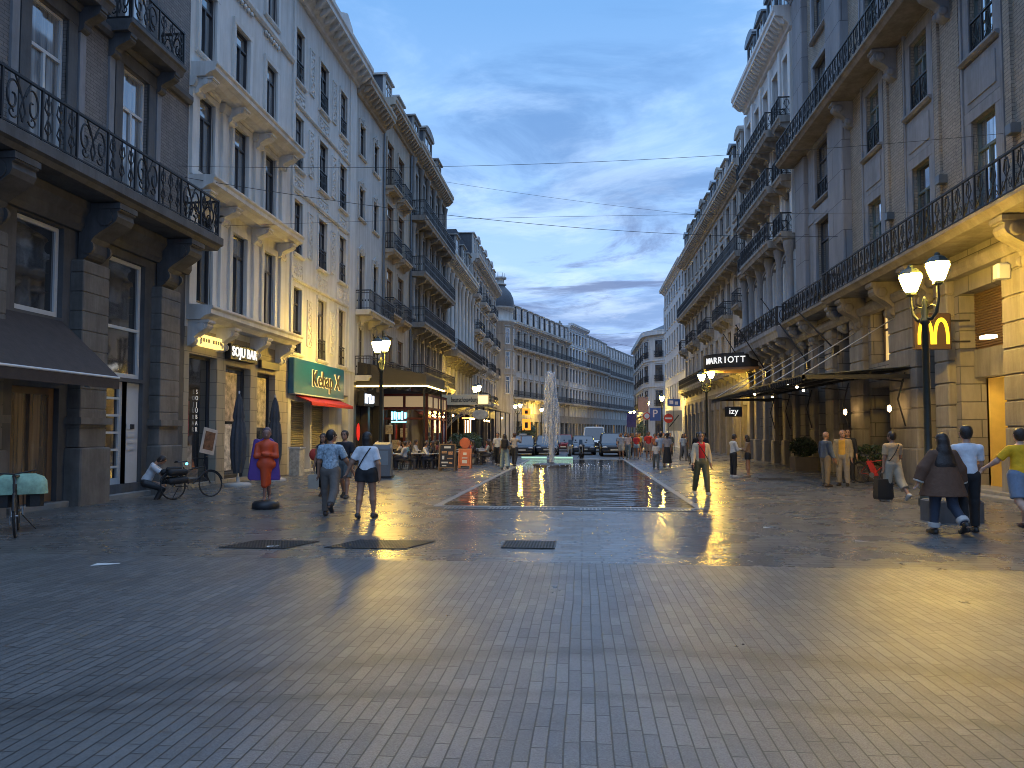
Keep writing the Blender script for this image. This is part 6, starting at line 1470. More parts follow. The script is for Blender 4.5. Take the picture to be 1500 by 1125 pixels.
    if over:   # open jacket over the shirt
        oc = cmat(over[0]); J = [cap(P(-.02), P(.20), .172*f, .156*f, .82), cap(P(.20), P(.39), .156*f, .168*f, .76), cap(P(.375, 0, -SW*.64), P(.375, 0, SW*.64), .092*f, .092*f, .88), cap(P(.465, -.012), P(.405, -.01, -SW*.85), .066, .066), cap(P(.465, -.012), P(.405, -.01, SW*.85), .066, .066)]
        if len(over) > 1: J.append(cap(P(.0), P(-.30), .17*f, .19*f, .82))
        for i in (0, 1):
            e, w, v2, sd = AR[i]; J += [cap(sho[i], e, .074*f, .068*f), cap(e, e*.05+w*.95, .068*f, .054*f, 1, False, True)]
        hemz = P(-.05 if len(over) < 2 else -.32)
        # cut the open front by two meshes, one per side
        for sd in (-1, 1):
            ob('jacket_side', field_mesh('jacket', J, oc, rs, .035, [(hemz, -up), (P(.49), up*.9), (P(.0, 0, sd*.004) , np.array((-sd*1.0, 0, 0)) + fw*0)] if False else [(hemz, -up), (P(.49), up*.9), (P(.2, .05, sd*.075), np.array((-sd*.80, .35, 0.)) )]), root)
        ob('jacket_back', field_mesh('jacket', J, oc, rs, .035, [(hemz, -up), (P(.49), up*.9), (P(.2, .02), fw)]), root)
    bk, bc = bot[0], cmat(bot[1])
    Q = [cap(P(.05), P(-.02), .142*f, .15*f, .84)]; bpl = [(P(.07), up)]
    for i in (0, 1):
        hip, kn, an = LG[i][:3]
        if bk == 'trousers': Q += [cap(hip, kn, .108*f, .080*f), cap(kn, an+(kn-an)*.06, .079*f, .066*f, 1, False, True)]
        elif bk == 'wide': Q += [cap(hip, kn, .112*f, .098*f), cap(kn, an+(kn-an)*.04, .098*f, .105*f, 1, False, True)]
        elif bk == 'capri': Q += [cap(hip, kn, .114*f, .098*f), cap(kn, kn*.45+an*.55, .098*f, .098*f, 1, False, True)]
        elif bk == 'shorts': Q += [cap(hip, kn*.92+hip*.08, .118*f, .102*f, 1, False, True)]
        elif bk == 'hotpants': Q += [cap(hip, kn*.45+hip*.55, .118*f, .116*f, 1, False, True)]
    if bk == 'skirt': Q += [cap(P(.02), (LG[0][2]+LG[1][2])/2+np.array((0, 0, .12)), .15*f, .23*f, .9, False, True)]
    ob({'trousers': 'trousers', 'wide': 'trousers', 'capri': 'trousers', 'skirt': 'skirt'}.get(bk, 'shorts'), field_mesh('trousers', Q, bc, rs, .03, bpl), root)
    if len(bot) > 2:
        for i in (0, 1): kn, an = LG[i][1:3]; ob('trouser_cuff', field_mesh('cuff', [cap(an+(kn-an)*.30, an+(kn-an)*.08, .094*f, .09*f, 1, True, True)], cmat(bot[2]), rs, .02), root)
    shm = cmat(shoe, .5)
    for i in (0, 1):
        heel, tp, fd, fn = LG[i][4:8]; an = LG[i][2]
        me = field_mesh('shoe', [cap(heel+fn*.006, tp+fn*.008, .044, .040), cap(an-fn*.01, heel+fn*.02, .046, .042), cap(an-fn*.005, an+fd*.08-fn*.03, .045, .040)], shm, rs*.8, .02, [(heel-fn*.034, -fn)])
        ob('shoe', me, root)
    hk, hc = hair[0], mat('hair_%d' % int(hair[1][0]*1000), hair[1], .45, var=.35, scale=30, bump=.5, bscale=60)
    H = [cap(hd+hup*.03-hf*.018, hd+hup*.045-hf*.02, .099, .094), cap(hd-hup*.03-hf*.03, hd+hup*.02-hf*.02, .078, .094)]; hp = [(hd+hf*.052+hup*.03, hf*.82-hup*.57)]
    if hk == 'bald': H = [cap(hd-hup*.02-hf*.045, hd+hup*.0-hf*.04, .062, .066)]
    H2 = []
    if hk == 'long': H2 += [cap(hd+hup*.02-hf*.03, hd-hup*.0-hf*.04, .085, .095), cap(hd-hup*.0-hf*.04, hd-hup*.18-hf*.075, .100, .115, .8), cap(hd-hup*.18-hf*.075, hd-hup*.40-hf*.11, .125, .185, .5), cap(hd-hup*.28-hf*.09+hr*.08, hd-hup*.46-hf*.08+hr*.12, .07, .05, .7), cap(hd-hup*.28-hf*.09-hr*.08, hd-hup*.46-hf*.08-hr*.12, .07, .05, .7)]
    if hk == 'bob': H2 += [cap(hd+hup*.02-hf*.035, hd-hup*.0-hf*.035, .08, .09), cap(hd-hup*.0-hf*.03, hd-hup*.12-hf*.03, .096, .092, .9)]
    if hk == 'tail': H2 += [cap(hd-hf*.09+hup*.03, hd-hf*.13-hup*.05, .03, .04), cap(hd-hf*.13-hup*.05, hd-hf*.12-hup*.2, .04, .018)]
    if hk == 'bun': H += [cap(hd+hup*.10-hf*.09, hd+hup*.11-hf*.10, .045, .045)]
    ob('hair', field_mesh('hair', H, hc, rs, .03, hp), root)
    if H2: ob('hair_length', field_mesh('hair', H2, hc, rs, .03, [(hd+hf*.035, hf)]), root)
    if face and res < .03:
        for sd in (-1, 1):
            MB().ell(hd+hf*.083+hr*sd*.032+hup*.012, (.013, .012, .008), 0, 8, 6).build('eye', mat('eye_dark', (.02, .015, .012), .25), root)
            MB().tube([tuple(hd+hf*.088+hr*sd*.016+hup*.031), tuple(hd+hf*.082+hr*sd*.048+hup*.030)], .006, 5).build('eyebrow', hc, root)
        MB().tube([tuple(hd+hf*.083-hr*.022-hup*.062), tuple(hd+hf*.090-hup*.060), tuple(hd+hf*.083+hr*.022-hup*.062)], .0065, 5).build('mouth', mat('lips', (.30, .10, .08), .4), root)
    root.scale = (s, s, s)
    root['_'] = 0; del root['_']
    M = Matrix.Translation((x, y, z)) @ Matrix.Rotation(rz, 4, 'Z') @ Matrix.Scale(s, 4)
    pt = lambda v: M @ Vector(v)
    return root, dict(hand=[pt(AR[i][1]+AR[i][2]*.13) for i in (0, 1)], P=P, pt=pt, root=root, hd=hd)
def strap(pr, side, m, back=True, bag=None):
    """cross body strap: right shoulder to left hip or the mirror"""
    P = pr['P']; pts = []
    for u in np.linspace(0, 1, 12): pts.append(P(.455-.40*u, -(.10+.045*math.sin(u*math.pi)) if True else 0, side*(.10-.25*u)))
    for u in np.linspace(0, 1, 12): pts.append(P(.055+.40*u, (.11+.045*math.sin(u*math.pi)), side*(-.15+.25*u)))
    MB().tube([tuple(p) for p in pts]+[tuple(pts[0])], .012, 5).build('strap', m, pr['root'])
def held_bag(label, p, w, d, h, m, name='bag', hs=.16, rz=0, soft=.8):
    t = thing(name, label, 'bag', (p.x, p.y, p.z-hs-h), rz)
    MB().loft([[(sx*w*a, sy*d*a, z) for sx, sy in ((-.5, -.5), (.5, -.5), (.5, .5), (-.5, .5))] for a, z in ((.9, 0), (1, h*.15), (soft*1.1, h*.7), (soft, h))]).build('bag_body', m, t)
    MB().tube([(-w*.25, 0, h*.98), (-w*.15, 0, h+hs*.8), (0, 0, h+hs), (w*.15, 0, h+hs*.8), (w*.25, 0, h*.98)], .012, 6).build('handle', m, t); return t
PI = math.pi
# ---- right group, walking away
person('woman in a wide brown shearling coat with long dark hair, seen from behind', 6.03, 12.75, R(4), 1.70, ((8, 6), (-10, 38)), ((4, 33, 4, 0), (2, 27, 8, 4)), ('coat', (.10, .048, .026)), ('trousers', (.03, .04, .065), (.42, .40, .38)), ('long', (.020, .012, .009)), 0, (.02, .018, .017), .013, 1.05, True)
person('man in a white t-shirt and black trousers, seen from behind', 6.52, 12.95, R(-4), 1.82, ((-9, 8), (6, 3)), ((8, 8, 18, 4), (22, 10, 22, 8)), ('tee', (.62, .64, .68)), ('trousers', (.012, .012, .014)), ('short', (.022, .015, .011)), 0, (.015, .014, .014), .013, 1.0)
person('man in a yellow t-shirt and pale blue shorts at the right edge', 7.75, 13.6, R(2), 1.80, ((-14, 40), (12, 4)), ((26, 34, 24, -14), (0, 12, 16, 2)), ('tee', (.76, .42, .01)), ('shorts', (.16, .21, .29)), ('short', (.03, .018, .012)), 3, (.06, .018, .018), .013, 1.12)
_, q = person('man in a beige shirt with a dark cross body strap and camouflage shorts', 7.65, 18.65, R(12), 1.74, ((6, 3), (-16, 26)), ((2, 6, 4, 0), (12, 8, 30, 10)), ('tee', (.34, .26, .165)), ('capri', (.30, .27, .21)), ('short', (.02, .014, .011)), 1, (.5, .48, .45), .013, 1.06, yaw=25)
strap(q, 1, BLACK)
held_bag('black holdall carried by the man with camouflage shorts', q['hand'][0], .42, .22, .50, mat('bag_black', (.014, .014, .015), .6), 'holdall', .16, R(12), .85)
person('grey cropped man in a blue jacket and tan trousers by the pier', 7.66, 23.6, R(-70), 1.74, ((4, 4), (-3, 2)), ((2, 8, 8, 0), (6, 8, 20, 0)), ('long', (.55, .53, .50)), ('trousers', (.17, .125, .075)), ('bald', (.20, .13, .08)), 1, (.04, .025, .018), .013, 1.05, over=((.10, .13, .19),))
person('bald man in a mustard shirt under a sand coloured coat', 8.30, 23.95, R(150), 1.80, ((2, 3), (-2, 2)), ((0, 9, 12, 0), (2, 9, 14, 0)), ('long', (.46, .25, .03)), ('trousers', (.22, .19, .155)), ('bald', (.5, .46, .4)), 1, (.02, .017, .015), .013, 1.1, over=((.24, .185, .105), 1), yaw=35)
person('man in black half hidden behind the mustard shirt', 9.05, 25.6, R(160), 1.84, top=('long', (.014, .014, .016)), bot=('trousers', (.014, .014, .016)), skin=1, res=.018)
_, q = person('woman in a red top, open cream and red jacket and olive trousers', 3.21, 19.95, R(186), 1.72, ((14, 4), (-10, 14)), ((-6, 14, 12, 0), (10, 13, 14, 0)), ('tank', (.50, .012, .015)), ('trousers', (.12, .10, .045)), ('bun', (.018, .012, .010)), 1, (.42, .36, .28), .012, 1.0, True, over=((.50, .40, .27),), yaw=-8)
strap(q, 1, BLACK)
tag(MB().bbox(-.035, .035, -.01, .01, -.08, .08, .006).build('phone', BLACK, None, q['hand'][1]), 'dark phone in the hand of the woman in red', 'phone')
person('man in a white hooded top and black trousers looking at his hands', 5.77, 28.3, R(-75), 1.66, top=('long', (.50, .49, .47)), bot=('trousers', (.013, .013, .015)), arms=((18, 8, 78, 34), (18, 8, 78, 34)), shoe=(.5, .5, .48), res=.015, nod=18, skin=1)
person('woman in a brown top and black shorts beside the white hooded man', 6.32, 28.35, R(70), 1.62, top=('long', (.22, .14, .085)), bot=('hotpants', (.014, .014, .016)), arms=((20, 8, 85, 34), (14, 8, 80, 30)), hair=('bob', (.03, .02, .015)), skin=1, fem=True, res=.015, nod=12, shoe=(.2, .15, .1))
# ---- left couple and passers by
_, q = person('man in a pale blue patterned shirt holding hands with the woman', -5.12, 14.25, R(6), 1.78, ((14, 8), (-22, 34)), ((10, 10, 4, 0), (12, 24, 14, -10)), ('tee', (.27, .35, .42), dict(var=.55, scale=22)), ('trousers', (.11, .095, .085)), ('short', (.018, .013, .010)), 1, (.02, .018, .02), .0125, 1.08, yaw=-48)
_, q2 = person('woman in a white t-shirt and black shorts with a thin cross body strap', -4.28, 13.98, R(0), 1.71, ((-6, 10), (5, 3)), ((-6, 28, 8, -10), (-2, 16, 10, 6)), ('tee', (.60, .62, .66)), ('hotpants', (.013, .013, .015)), ('bob', (.016, .011, .010)), 1, (.02, .02, .022), .0125, 1.16, True)
strap(q2, 1, BLACK)
_, q = person('man in a black polo and grey shorts walking toward the camera', -6.2, 18.3, R(176), 1.78, ((12, 4), (-12, 18)), ((8, 9, 12, 0), (10, 9, 50, 20)), ('tee', (.016, .016, .02)), ('shorts', (.10, .11, .11)), ('short', (.02, .014, .011)), 1, (.02, .02, .02), .014, 1.05)
_, q = person('woman in dark clothes half hidden behind the blue shirted man', -6.85, 18.5, R(178), 1.70, ((10, 4), (-10, 18)), ((0, 10, 8, 0), (0, 10, 8, 0)), ('tank', (.02, .02, .024)), ('capri', (.016, .016, .018)), ('long', (.02, .014, .011)), 1, (.05, .03, .02), .014, 1.0, True)
held_bag('pale paper carrier bag held by the woman behind the couple', q['hand'][1], .27, .12, .38, mat('paper_bag', (.38, .32, .25), .7, var=.15), 'paper_bag', .10, R(20), .95)
tag(MB().ell((0, 0, 0), (.14, .09, .16), 0, 10, 7).build('shoulder_bag', cmat((.5, .05, .03)), None, (-7.12, 18.55, 1.12)), 'bright red shoulder bag against the shutter', 'bag')
_, q = person('seated man in a white t-shirt hunched on the doorstep behind the bicycle', -11.15, 17.45, R(-62), 1.74, ((78, 104), (70, 96)), ((48, 10, 60, 14), (48, 10, 60, 14)), ('tee', (.55, .56, .58)), ('trousers', (.02, .02, .022)), ('short', (.02, .014, .012)), 1, (.03, .03, .03), .016, 1.0, lean=28, sit=.42, nod=30, z=0)
# ---- statue
def statue():
    r = thing('painted_statue', 'orange and purple painted statue with folded arms on a black foot', 'statue', (-7.1, 15.6, .17), R(200))
    OR_, PU = mat('statue_orange', (.52, .062, .014), .55, var=.12, scale=3), mat('statue_purple', (.085, .03, .21), .55, var=.15, scale=3)
    K = np.array
    B = [cap((0, .03, 1.46), (0, .02, 1.53), .072, .088), cap((0, .112, 1.475), (0, .125, 1.455), .012, .016, k=.015), cap((0, 0, 1.30), (0, 0, 1.42), .055, .05), cap((.085, 0, 1.47), (.09, 0, 1.50), .014, .016),
         cap((-.085, 0, 1.47), (-.09, 0, 1.50), .014, .016), cap((.02, .02, .40), (.03, -.01, .07), .05, .034), cap((.03, -.05, .035), (.03, .13, .03), .034, .028), cap((-.04, -.04, .42), (-.06, -.16, .14), .05, .034), cap((-.06, -.20, .10), (-.065, -.10, .03), .032, .027)]
    ob('body', field_mesh('body', B, mat('statue_skin', (.24, .13, .10), .5, var=.1), .011, .03), r)
    D = [cap((0, 0, 1.02), (0, .01, 1.22), .13, .15, .8), cap((-.11, 0, 1.27), (.11, 0, 1.27), .075, .075, .9), cap((0, .0, 1.34), (0, 0, 1.38), .07, .055), cap((0, 0, .86), (0, 0, .98), .165, .14, .8),
         cap((-.19, -.01, 1.25), (-.215, .04, 1.02), .062, .055), cap((.19, -.01, 1.25), (.215, .04, 1.02), .062, .055), cap((-.215, .05, 1.0), (.06, .17, 1.07), .052, .042), cap((.215, .05, 1.0), (-.06, .16, 1.04), .052, .042),
         cap((-.10, .02, .82), (.10, .02, .82), .11, .11, .9), cap((.02, .03, .86), (.03, .03, .36), .12, .075), cap((-.03, .0, .80), (-.04, -.03, .40), .10, .07)]
    ob('dress', field_mesh('dress', D, OR_, .012, .045), r)
    C = [cap((0, -.05, 1.24), (0, -.05, .46), .19, .245, .6, False, True), cap((-.17, -.02, 1.2), (-.22, -.03, .52), .06, .09), cap((.17, -.02, 1.2), (.22, -.03, .52), .06, .09), cap((.215, -.03, 1.33), (.29, -.04, .55), .07, .11)]
    ob('cloak', field_mesh('cloak', C, PU, .013, .05, [((0, .02, 0), (0, 1., 0)), ((0, 0, .46), (0, .0, -1.))]), r)
    ob('hair', field_mesh('hair', [cap((0, -.01, 1.56), (0, -.015, 1.57), .096, .094), cap((0, -.04, 1.47), (0, -.02, 1.52), .075, .09)], mat('statue_hair', (.10, .06, .07), .5), .012, .03, [((0, .06, 1.56), (0, .8, -.6))]), r)
    MB().lathe([(.28, -.172), (.30, -.15), (.30, -.06), (.24, .0), (.1, .02)], 22).build('base', mat('statue_base', (.016, .017, .02), .5), r)
statue()
# ---- strollers by the pool and the crowd further up
COLS = [(.5, .5, .5), (.45, .06, .05), (.55, .05, .04), (.05, .06, .09), (.36, .30, .24), (.02, .02, .022), (.20, .24, .30), (.42, .26, .22), (.3, .3, .27), (.5, .46, .42)]
def walker(label, x, y, rz, top, bot, hair='short', hc=(.02, .014, .011), fem=False, ht=1.72, ph=12, group='people strolling further up the street', res=.026, arms=None, bk='trousers', tk='tee', skin=1):
    return person(label, x, y, rz, ht, ((ph, 5), (-ph*.8, 16)), arms or ((-ph*.6, 8, 14, 0), (ph*.6, 8, 16, 0)), (tk, top), (bk, bot), (hair, hc), skin, (.1, .09, .08), res, 1.02, fem, group=group, face=False)
walker('man in a white shirt and black trousers left of the jet', -4.4, 37.2, R(170), (.52, .50, .46), (.014, .014, .016), res=.022)
_, q = walker('person with a dark backpack and pale jeans by the pool edge', -3.6, 33.2, R(10), (.30, .26, .23), (.27, .33, .32), 'long', fem=True, bk='wide', res=.02, ht=1.66)
t = thing('backpack', 'dark backpack on the person in pale jeans by the pool', 'backpack', (-3.58, 33.03, .98)); MB().bbox(-.15, .15, -.13, .05, 0, .44, .05).build('bag_body', cmat((.03, .024, .02)), t); MB().bbox(-.11, .11, -.17, -.125, .05, .24, .03).build('pocket', cmat((.03, .024, .02)), t)
walker('person in a cream shirt with hands raised to the face', -3.42, 36.2, R(-20), (.46, .40, .34), (.03, .03, .034), 'short', (.09, .045, .03), res=.022, arms=((60, 10, 95, 10), (60, 10, 95, 10)))
walker('child in a pale top and grey trousers walking by the pool', 3.38, 33.7, R(175), (.5, .46, .42), (.09, .10, .10), 'bob', (.09, .04, .025), True, 1.30, 10, res=.02)
walker('woman in a striped grey vest and long black skirt, seen from behind', 4.15, 35.9, R(-10), (.26, .24, .25), (.012, .012, .014), 'tail', (.02, .014, .012), True, 1.70, 8, res=.02, bk='skirt')
walker('man in a pale blue shirt and light trousers next to the long skirt', 3.88, 36.4, R(0), (.30, .36, .44), (.30, .26, .20), res=.022)
walker('woman in a red top and denim shorts beside the child', 3.55, 48.0, R(175), (.5, .03, .03), (.3, .36, .38), 'long', (.2, .1, .05), True, 1.68, bk='hotpants')
walker('man in a bright red shirt behind the child', 4.2, 46.5, R(172), (.55, .04, .025), (.28, .22, .17), bk='shorts', ht=1.8)
walker('person in an orange shirt at the middle of the crowd', 4.55, 46.0, R(178), (.5, .14, .06), (.25, .2, .16), bk='shorts', fem=True, ht=1.66)
walker('woman in a pale pink blouse and blue jeans near the kerb', 2.95, 47.0, R(165), (.48, .36, .32), (.11, .15, .18), 'bob', (.05, .03, .02), True, 1.70)
walker('person in a grey shirt with a dark shoulder bag at the kerb', 2.55, 47.8, R(175), (.34, .34, .36), (.42, .38, .32), 'short', bk='shorts')
walker('dark clothed man at the front left of the crowd', 1.9+1.4, 56.0, R(175), (.035, .03, .05), (.015, .015, .018), tk='long', ht=1.78)
walker('woman in black next to the pale pink blouse', 3.5, 50.5, R(170), (.02, .02, .022), (.02, .02, .022), 'long', fem=True, tk='long')
walker('woman in a white blouse right of the skirted woman', 6.1, 44.5, R(190), (.52, .48, .42), (.22, .19, .16), 'long', (.03, .02, .015), True, 1.66)
walker('man in a black coat pushing the wheelchair', 6.05, 38.6, R(5), (.012, .012, .014), (.013, .013, .015), 'bob', (.012, .009, .008), tk='long', ht=1.74, arms=((30, 8, 30, 8), (30, 8, 30, 8)))
walker('tall man in grey walking behind the skirted woman', 5.2, 48.5, R(178), (.22, .20, .18), (.12, .11, .10), tk='long', ht=1.84)
walker('woman with dark hair in a brown dress at the back of the crowd', 5.75, 52.0, R(178), (.20, .12, .09), (.10, .06, .05), 'long', fem=True)
walker('man in a beige jacket at the back of the crowd', 4.9, 54.0, R(182), (.38, .30, .22), (.05, .05, .06), tk='long')
walker('person in dark blue far behind the woman in red', 6.4, 53.5, R(175), (.03, .045, .08), (.02, .02, .022), tk='long')
walker('person in a red jacket at the back right of the crowd', 5.9, 57.0, R(180), (.42, .05, .04), (.03, .03, .04), tk='long')
walker('man in a white t-shirt at the far left of the crowd', 3.6, 62.0, R(180), (.5, .5, .5), (.04, .04, .05))
walker('woman in orange at the far left of the crowd', 4.3, 64.0, R(176), (.48, .16, .07), (.2, .2, .22), 'long', fem=True)
walker('dark figure by the hotel piers behind the woman in red', 6.9, 41.5, R(120), (.02, .02, .025), (.02, .02, .025), tk='long')
for i, (x, y, lb, c, c2, hk, bk) in enumerate(((2.7, 52.5, 'person in navy by the kerb behind the pink blouse', (.03, .04, .08), (.02, .02, .03), 'short', 'trousers'), (3.1, 54.0, 'person in tan by the kerb', (.34, .26, .18), (.05, .05, .06), 'bob', 'trousers'),
    (4.0, 52.0, 'woman in a mustard top deep in the crowd', (.42, .30, .06), (.04, .04, .05), 'long', 'hotpants'), (4.6, 58.0, 'man in a pale grey shirt deep in the crowd', (.42, .43, .44), (.05, .05, .06), 'short', 'shorts'),
    (5.3, 60.0, 'person in a dark hoodie behind the crowd', (.025, .025, .03), (.02, .02, .024), 'short', 'trousers'), (3.0, 59.0, 'woman in a cherry coloured top behind the crowd', (.45, .02, .05), (.03, .03, .04), 'long', 'trousers'),
    (6.9, 49.5, 'man in charcoal near the canopy end of the crowd', (.06, .06, .065), (.03, .03, .03), 'short', 'trousers'), (7.3, 52.5, 'woman in rust brown near the hotel piers', (.26, .09, .05), (.05, .04, .04), 'bob', 'trousers'),
    (2.2, 62.5, 'person in cream beside the small pale car', (.46, .42, .36), (.1, .1, .12), 'short', 'trousers'), (5.0, 66.0, 'person in dark green far up the pavement', (.04, .08, .05), (.03, .03, .03), 'short', 'trousers'))):
    walker(lb, x, y, R(170+3*i), c, c2, hk, fem=hk != 'short', ht=1.64+.03*(i % 5), bk=bk, tk='long' if i % 2 else 'tee', res=.03)
# ---- wheelchair
t = thing('wheelchair', 'dark wheelchair with a red tail light pushed up the right pavement', 'wheelchair', (6.0, 39.3, 0))
for s in (-.28, .28):
    w = MB().tube([(s, .30*math.cos(a), .31+.30*math.sin(a)) for a in np.linspace(0, 2*PI, 21)], .022, 6).build('wheel', BLACK, t)
    MB().tube([(s*.85, -.25, 1.0), (s*.85, -.2, .5), (s*.85, .35, .5), (s*.85, .45, .12)], .018, 6).build('frame', ZINC, t)
MB().bbox(-.24, .24, -.2, .3, .46, .54, .02).build('seat', BLACK, t); MB().bbox(-.24, .24, -.26, -.2, .54, 1.0, .02).build('backrest', BLACK, t); MB().ell((.2, -.3, .6), (.05, .03, .05), 0, 8, 5).build('tail_light', emis('tail_red', (1.0, .03, .02), 12), t)

# ================================================================ CAFE TERRACE
def chair_proto():
    t = thing('cafe_chair', 'x', 'chair'); CH = mat('chair_dark', (.03, .026, .022), .5, var=.2)
    MB().bbox(-.22, .22, -.2, .22, .43, .47, .01).build('seat', CH, t); b = MB().box(-.21, .21, -.235, -.21, .62, .86); b.box(-.21, -.18, -.23, -.2, .47, .86).box(.18, .21, -.23, -.2, .47, .86).build('backrest', CH, t)
    for sx in (-1, 1):
        for sy in (-1, 1): MB().tube([(sx*.19, sy*.18, .43), (sx*.215, sy*.215, 0)], .014, 5).build('leg', CH, t)
    return t
def table_proto():
    t = thing('cafe_table', 'x', 'table'); MB().bbox(-.36, .36, -.36, .36, .72, .75, .008).build('tabletop', mat('table_top', (.42, .39, .34), .35, var=.1), t)
    MB().lathe([(.03, .06), (.03, .72)], 8).build('column', IRON, t); MB().lathe([(.22, 0), (.22, .03), (.04, .06)], 14).build('foot', IRON, t); return t
CHP, TBP = chair_proto(), table_proto()
GC, GT, GP = 'chairs on the cafe terrace', 'tables on the cafe terrace', 'guests seated on the cafe terrace'
seats = []
def put_chair(lb, x, y, a, first=[True]):
    o = CHP if first else copy_tree(CHP); first.clear(); o['label'] = lb; o['group'] = GC; o.location = (x, y, 0); o.rotation_euler.z = a
def put_table(lb, x, y, a, first=[True]):
    o = TBP if first else copy_tree(TBP); first.clear(); o['label'] = lb; o['group'] = GT; o.location = (x, y, 0); o.rotation_euler.z = a
# terrace rows: (table x, y, table wording)
TBL = [(-8.75, 32.4, 'nearest the lamp post'), (-7.55, 32.9, 'behind the guest in the mint shirt'), (-6.75, 33.0, 'left of the dark menu board'), (-6.15, 36.2, 'behind the orange board'), (-7.4, 36.6, 'in front of the red veranda corner'), (-5.75, 40.2, 'toward the far end'), (-7.0, 40.6, 'under the arched sign'), (-9.5, 34.6, 'close to the shop wall'), (-8.5, 38.4, 'beside the veranda post'), (-5.6, 38.2, 'next to the paving edge'), (-8.0, 35.0, 'in the middle of the terrace'), (-6.3, 43.2, 'by the terrace shrub'), (-5.4, 45.4, 'farthest up the terrace')]
GUEST = {0: [((.05, .05, .06), (.25, .23, .21), 'silver haired guest in dark grey', (.5, .48, .45), 'bob'), ((.40, .38, .36), (.03, .03, .04), 'guest in a pale top', (.03, .02, .015), 'short')],
         1: [((.22, .36, .32), (.05, .05, .06), 'guest in a mint green shirt', (.02, .015, .012), 'short'), ((.03, .03, .035), (.04, .04, .05), 'guest in black', (.03, .02, .015), 'long')],
         2: [((.50, .49, .47), (.05, .05, .06), 'guest in a white shirt', (.04, .025, .02), 'short'), ((.52, .50, .47), (.1, .08, .06), 'second guest in white', (.02, .015, .012), 'short')],
         3: [((.34, .38, .46), (.04, .04, .05), 'guest in pale blue', (.03, .02, .015), 'short'), ((.16, .10, .08), (.05, .05, .06), 'guest in brown', (.03, .02, .015), 'long')],
         4: [((.08, .08, .10), (.04, .04, .05), 'guest in charcoal', (.03, .02, .015), 'short')],
         5: [((.48, .05, .04), (.05, .05, .06), 'guest in a red shirt', (.03, .02, .015), 'short'), ((.42, .40, .38), (.04, .04, .05), 'guest in cream', (.12, .07, .04), 'long')],
         7: [((.02, .02, .025), (.03, .03, .03), 'guest in a black jumper', (.02, .015, .012), 'long'), ((.36, .30, .24), (.04, .04, .05), 'guest in sand', (.2, .12, .06), 'short')],
         8: [((.5, .48, .46), (.04, .04, .05), 'guest in a bright white top', (.03, .02, .015), 'short'), ((.25, .07, .06), (.04, .04, .05), 'guest in maroon', (.03, .02, .015), 'bob')],
         9: [((.10, .13, .16), (.3, .28, .24), 'guest in slate blue', (.1, .06, .03), 'short'), ((.42, .38, .30), (.04, .04, .05), 'guest in beige', (.03, .02, .015), 'long')],
         10: [((.05, .05, .05), (.04, .04, .05), 'guest in a dark jacket', (.03, .02, .015), 'short'), ((.40, .34, .36), (.04, .04, .05), 'guest in pale pink', (.06, .03, .02), 'long')],
         11: [((.46, .44, .40), (.1, .1, .1), 'guest in ivory', (.03, .02, .015), 'bob'), ((.5, .1, .06), (.04, .04, .05), 'guest in orange red', (.03, .02, .015), 'short')],
         12: [((.2, .2, .22), (.04, .04, .05), 'guest in mid grey', (.03, .02, .015), 'short'), ((.44, .42, .40), (.04, .04, .05), 'guest in off white', (.03, .02, .015), 'long')],
         6: [((.3, .28, .26), (.04, .04, .05), 'guest in grey', (.03, .02, .015), 'short'), ((.12, .14, .2), (.04, .04, .05), 'guest in navy', (.03, .02, .015), 'bob')]}
rnd = random.Random(4)
for i, (x, y, wd) in enumerate(TBL):
    put_table('small square cafe table ' + wd, x, y, rnd.uniform(-.1, .1))
    for k, sd in enumerate((-1, 1)):
        cx, cy, a = x+sd*.62, y-.05+.1*k, -sd*(-PI/2)
        put_chair('dark cafe chair, %s of the table %s' % ('left' if sd < 0 else 'right', wd), cx, cy, sd*PI/2)
        if k < len(GUEST[i]):
            tc, bc, lb, hc, hk = GUEST[i][k]
            person('%s seated at table %s' % (lb, wd), cx-sd*.02, cy, sd*PI/2, 1.70, ((84, 88), (80, 84)), ((24, 8, 60, 14), (30, 8, 56, 12)), ('tee' if i % 2 else 'long', tc), ('trousers', bc), (hk, hc), 1, (.05, .04, .04), .021, 1.05, hk != 'short', lean=rnd.uniform(-4, 10), sit=.53, group=GP, face=False)
for (x, y, wd) in ((-8.75, 33.4, 'empty, pushed in behind the table nearest the lamp post'), (-7.5, 33.8, 'empty, behind the mint shirt'), (-6.7, 34.0, 'empty, beyond the dark menu board')):
    put_chair('dark cafe chair, ' + wd, x, y, PI)
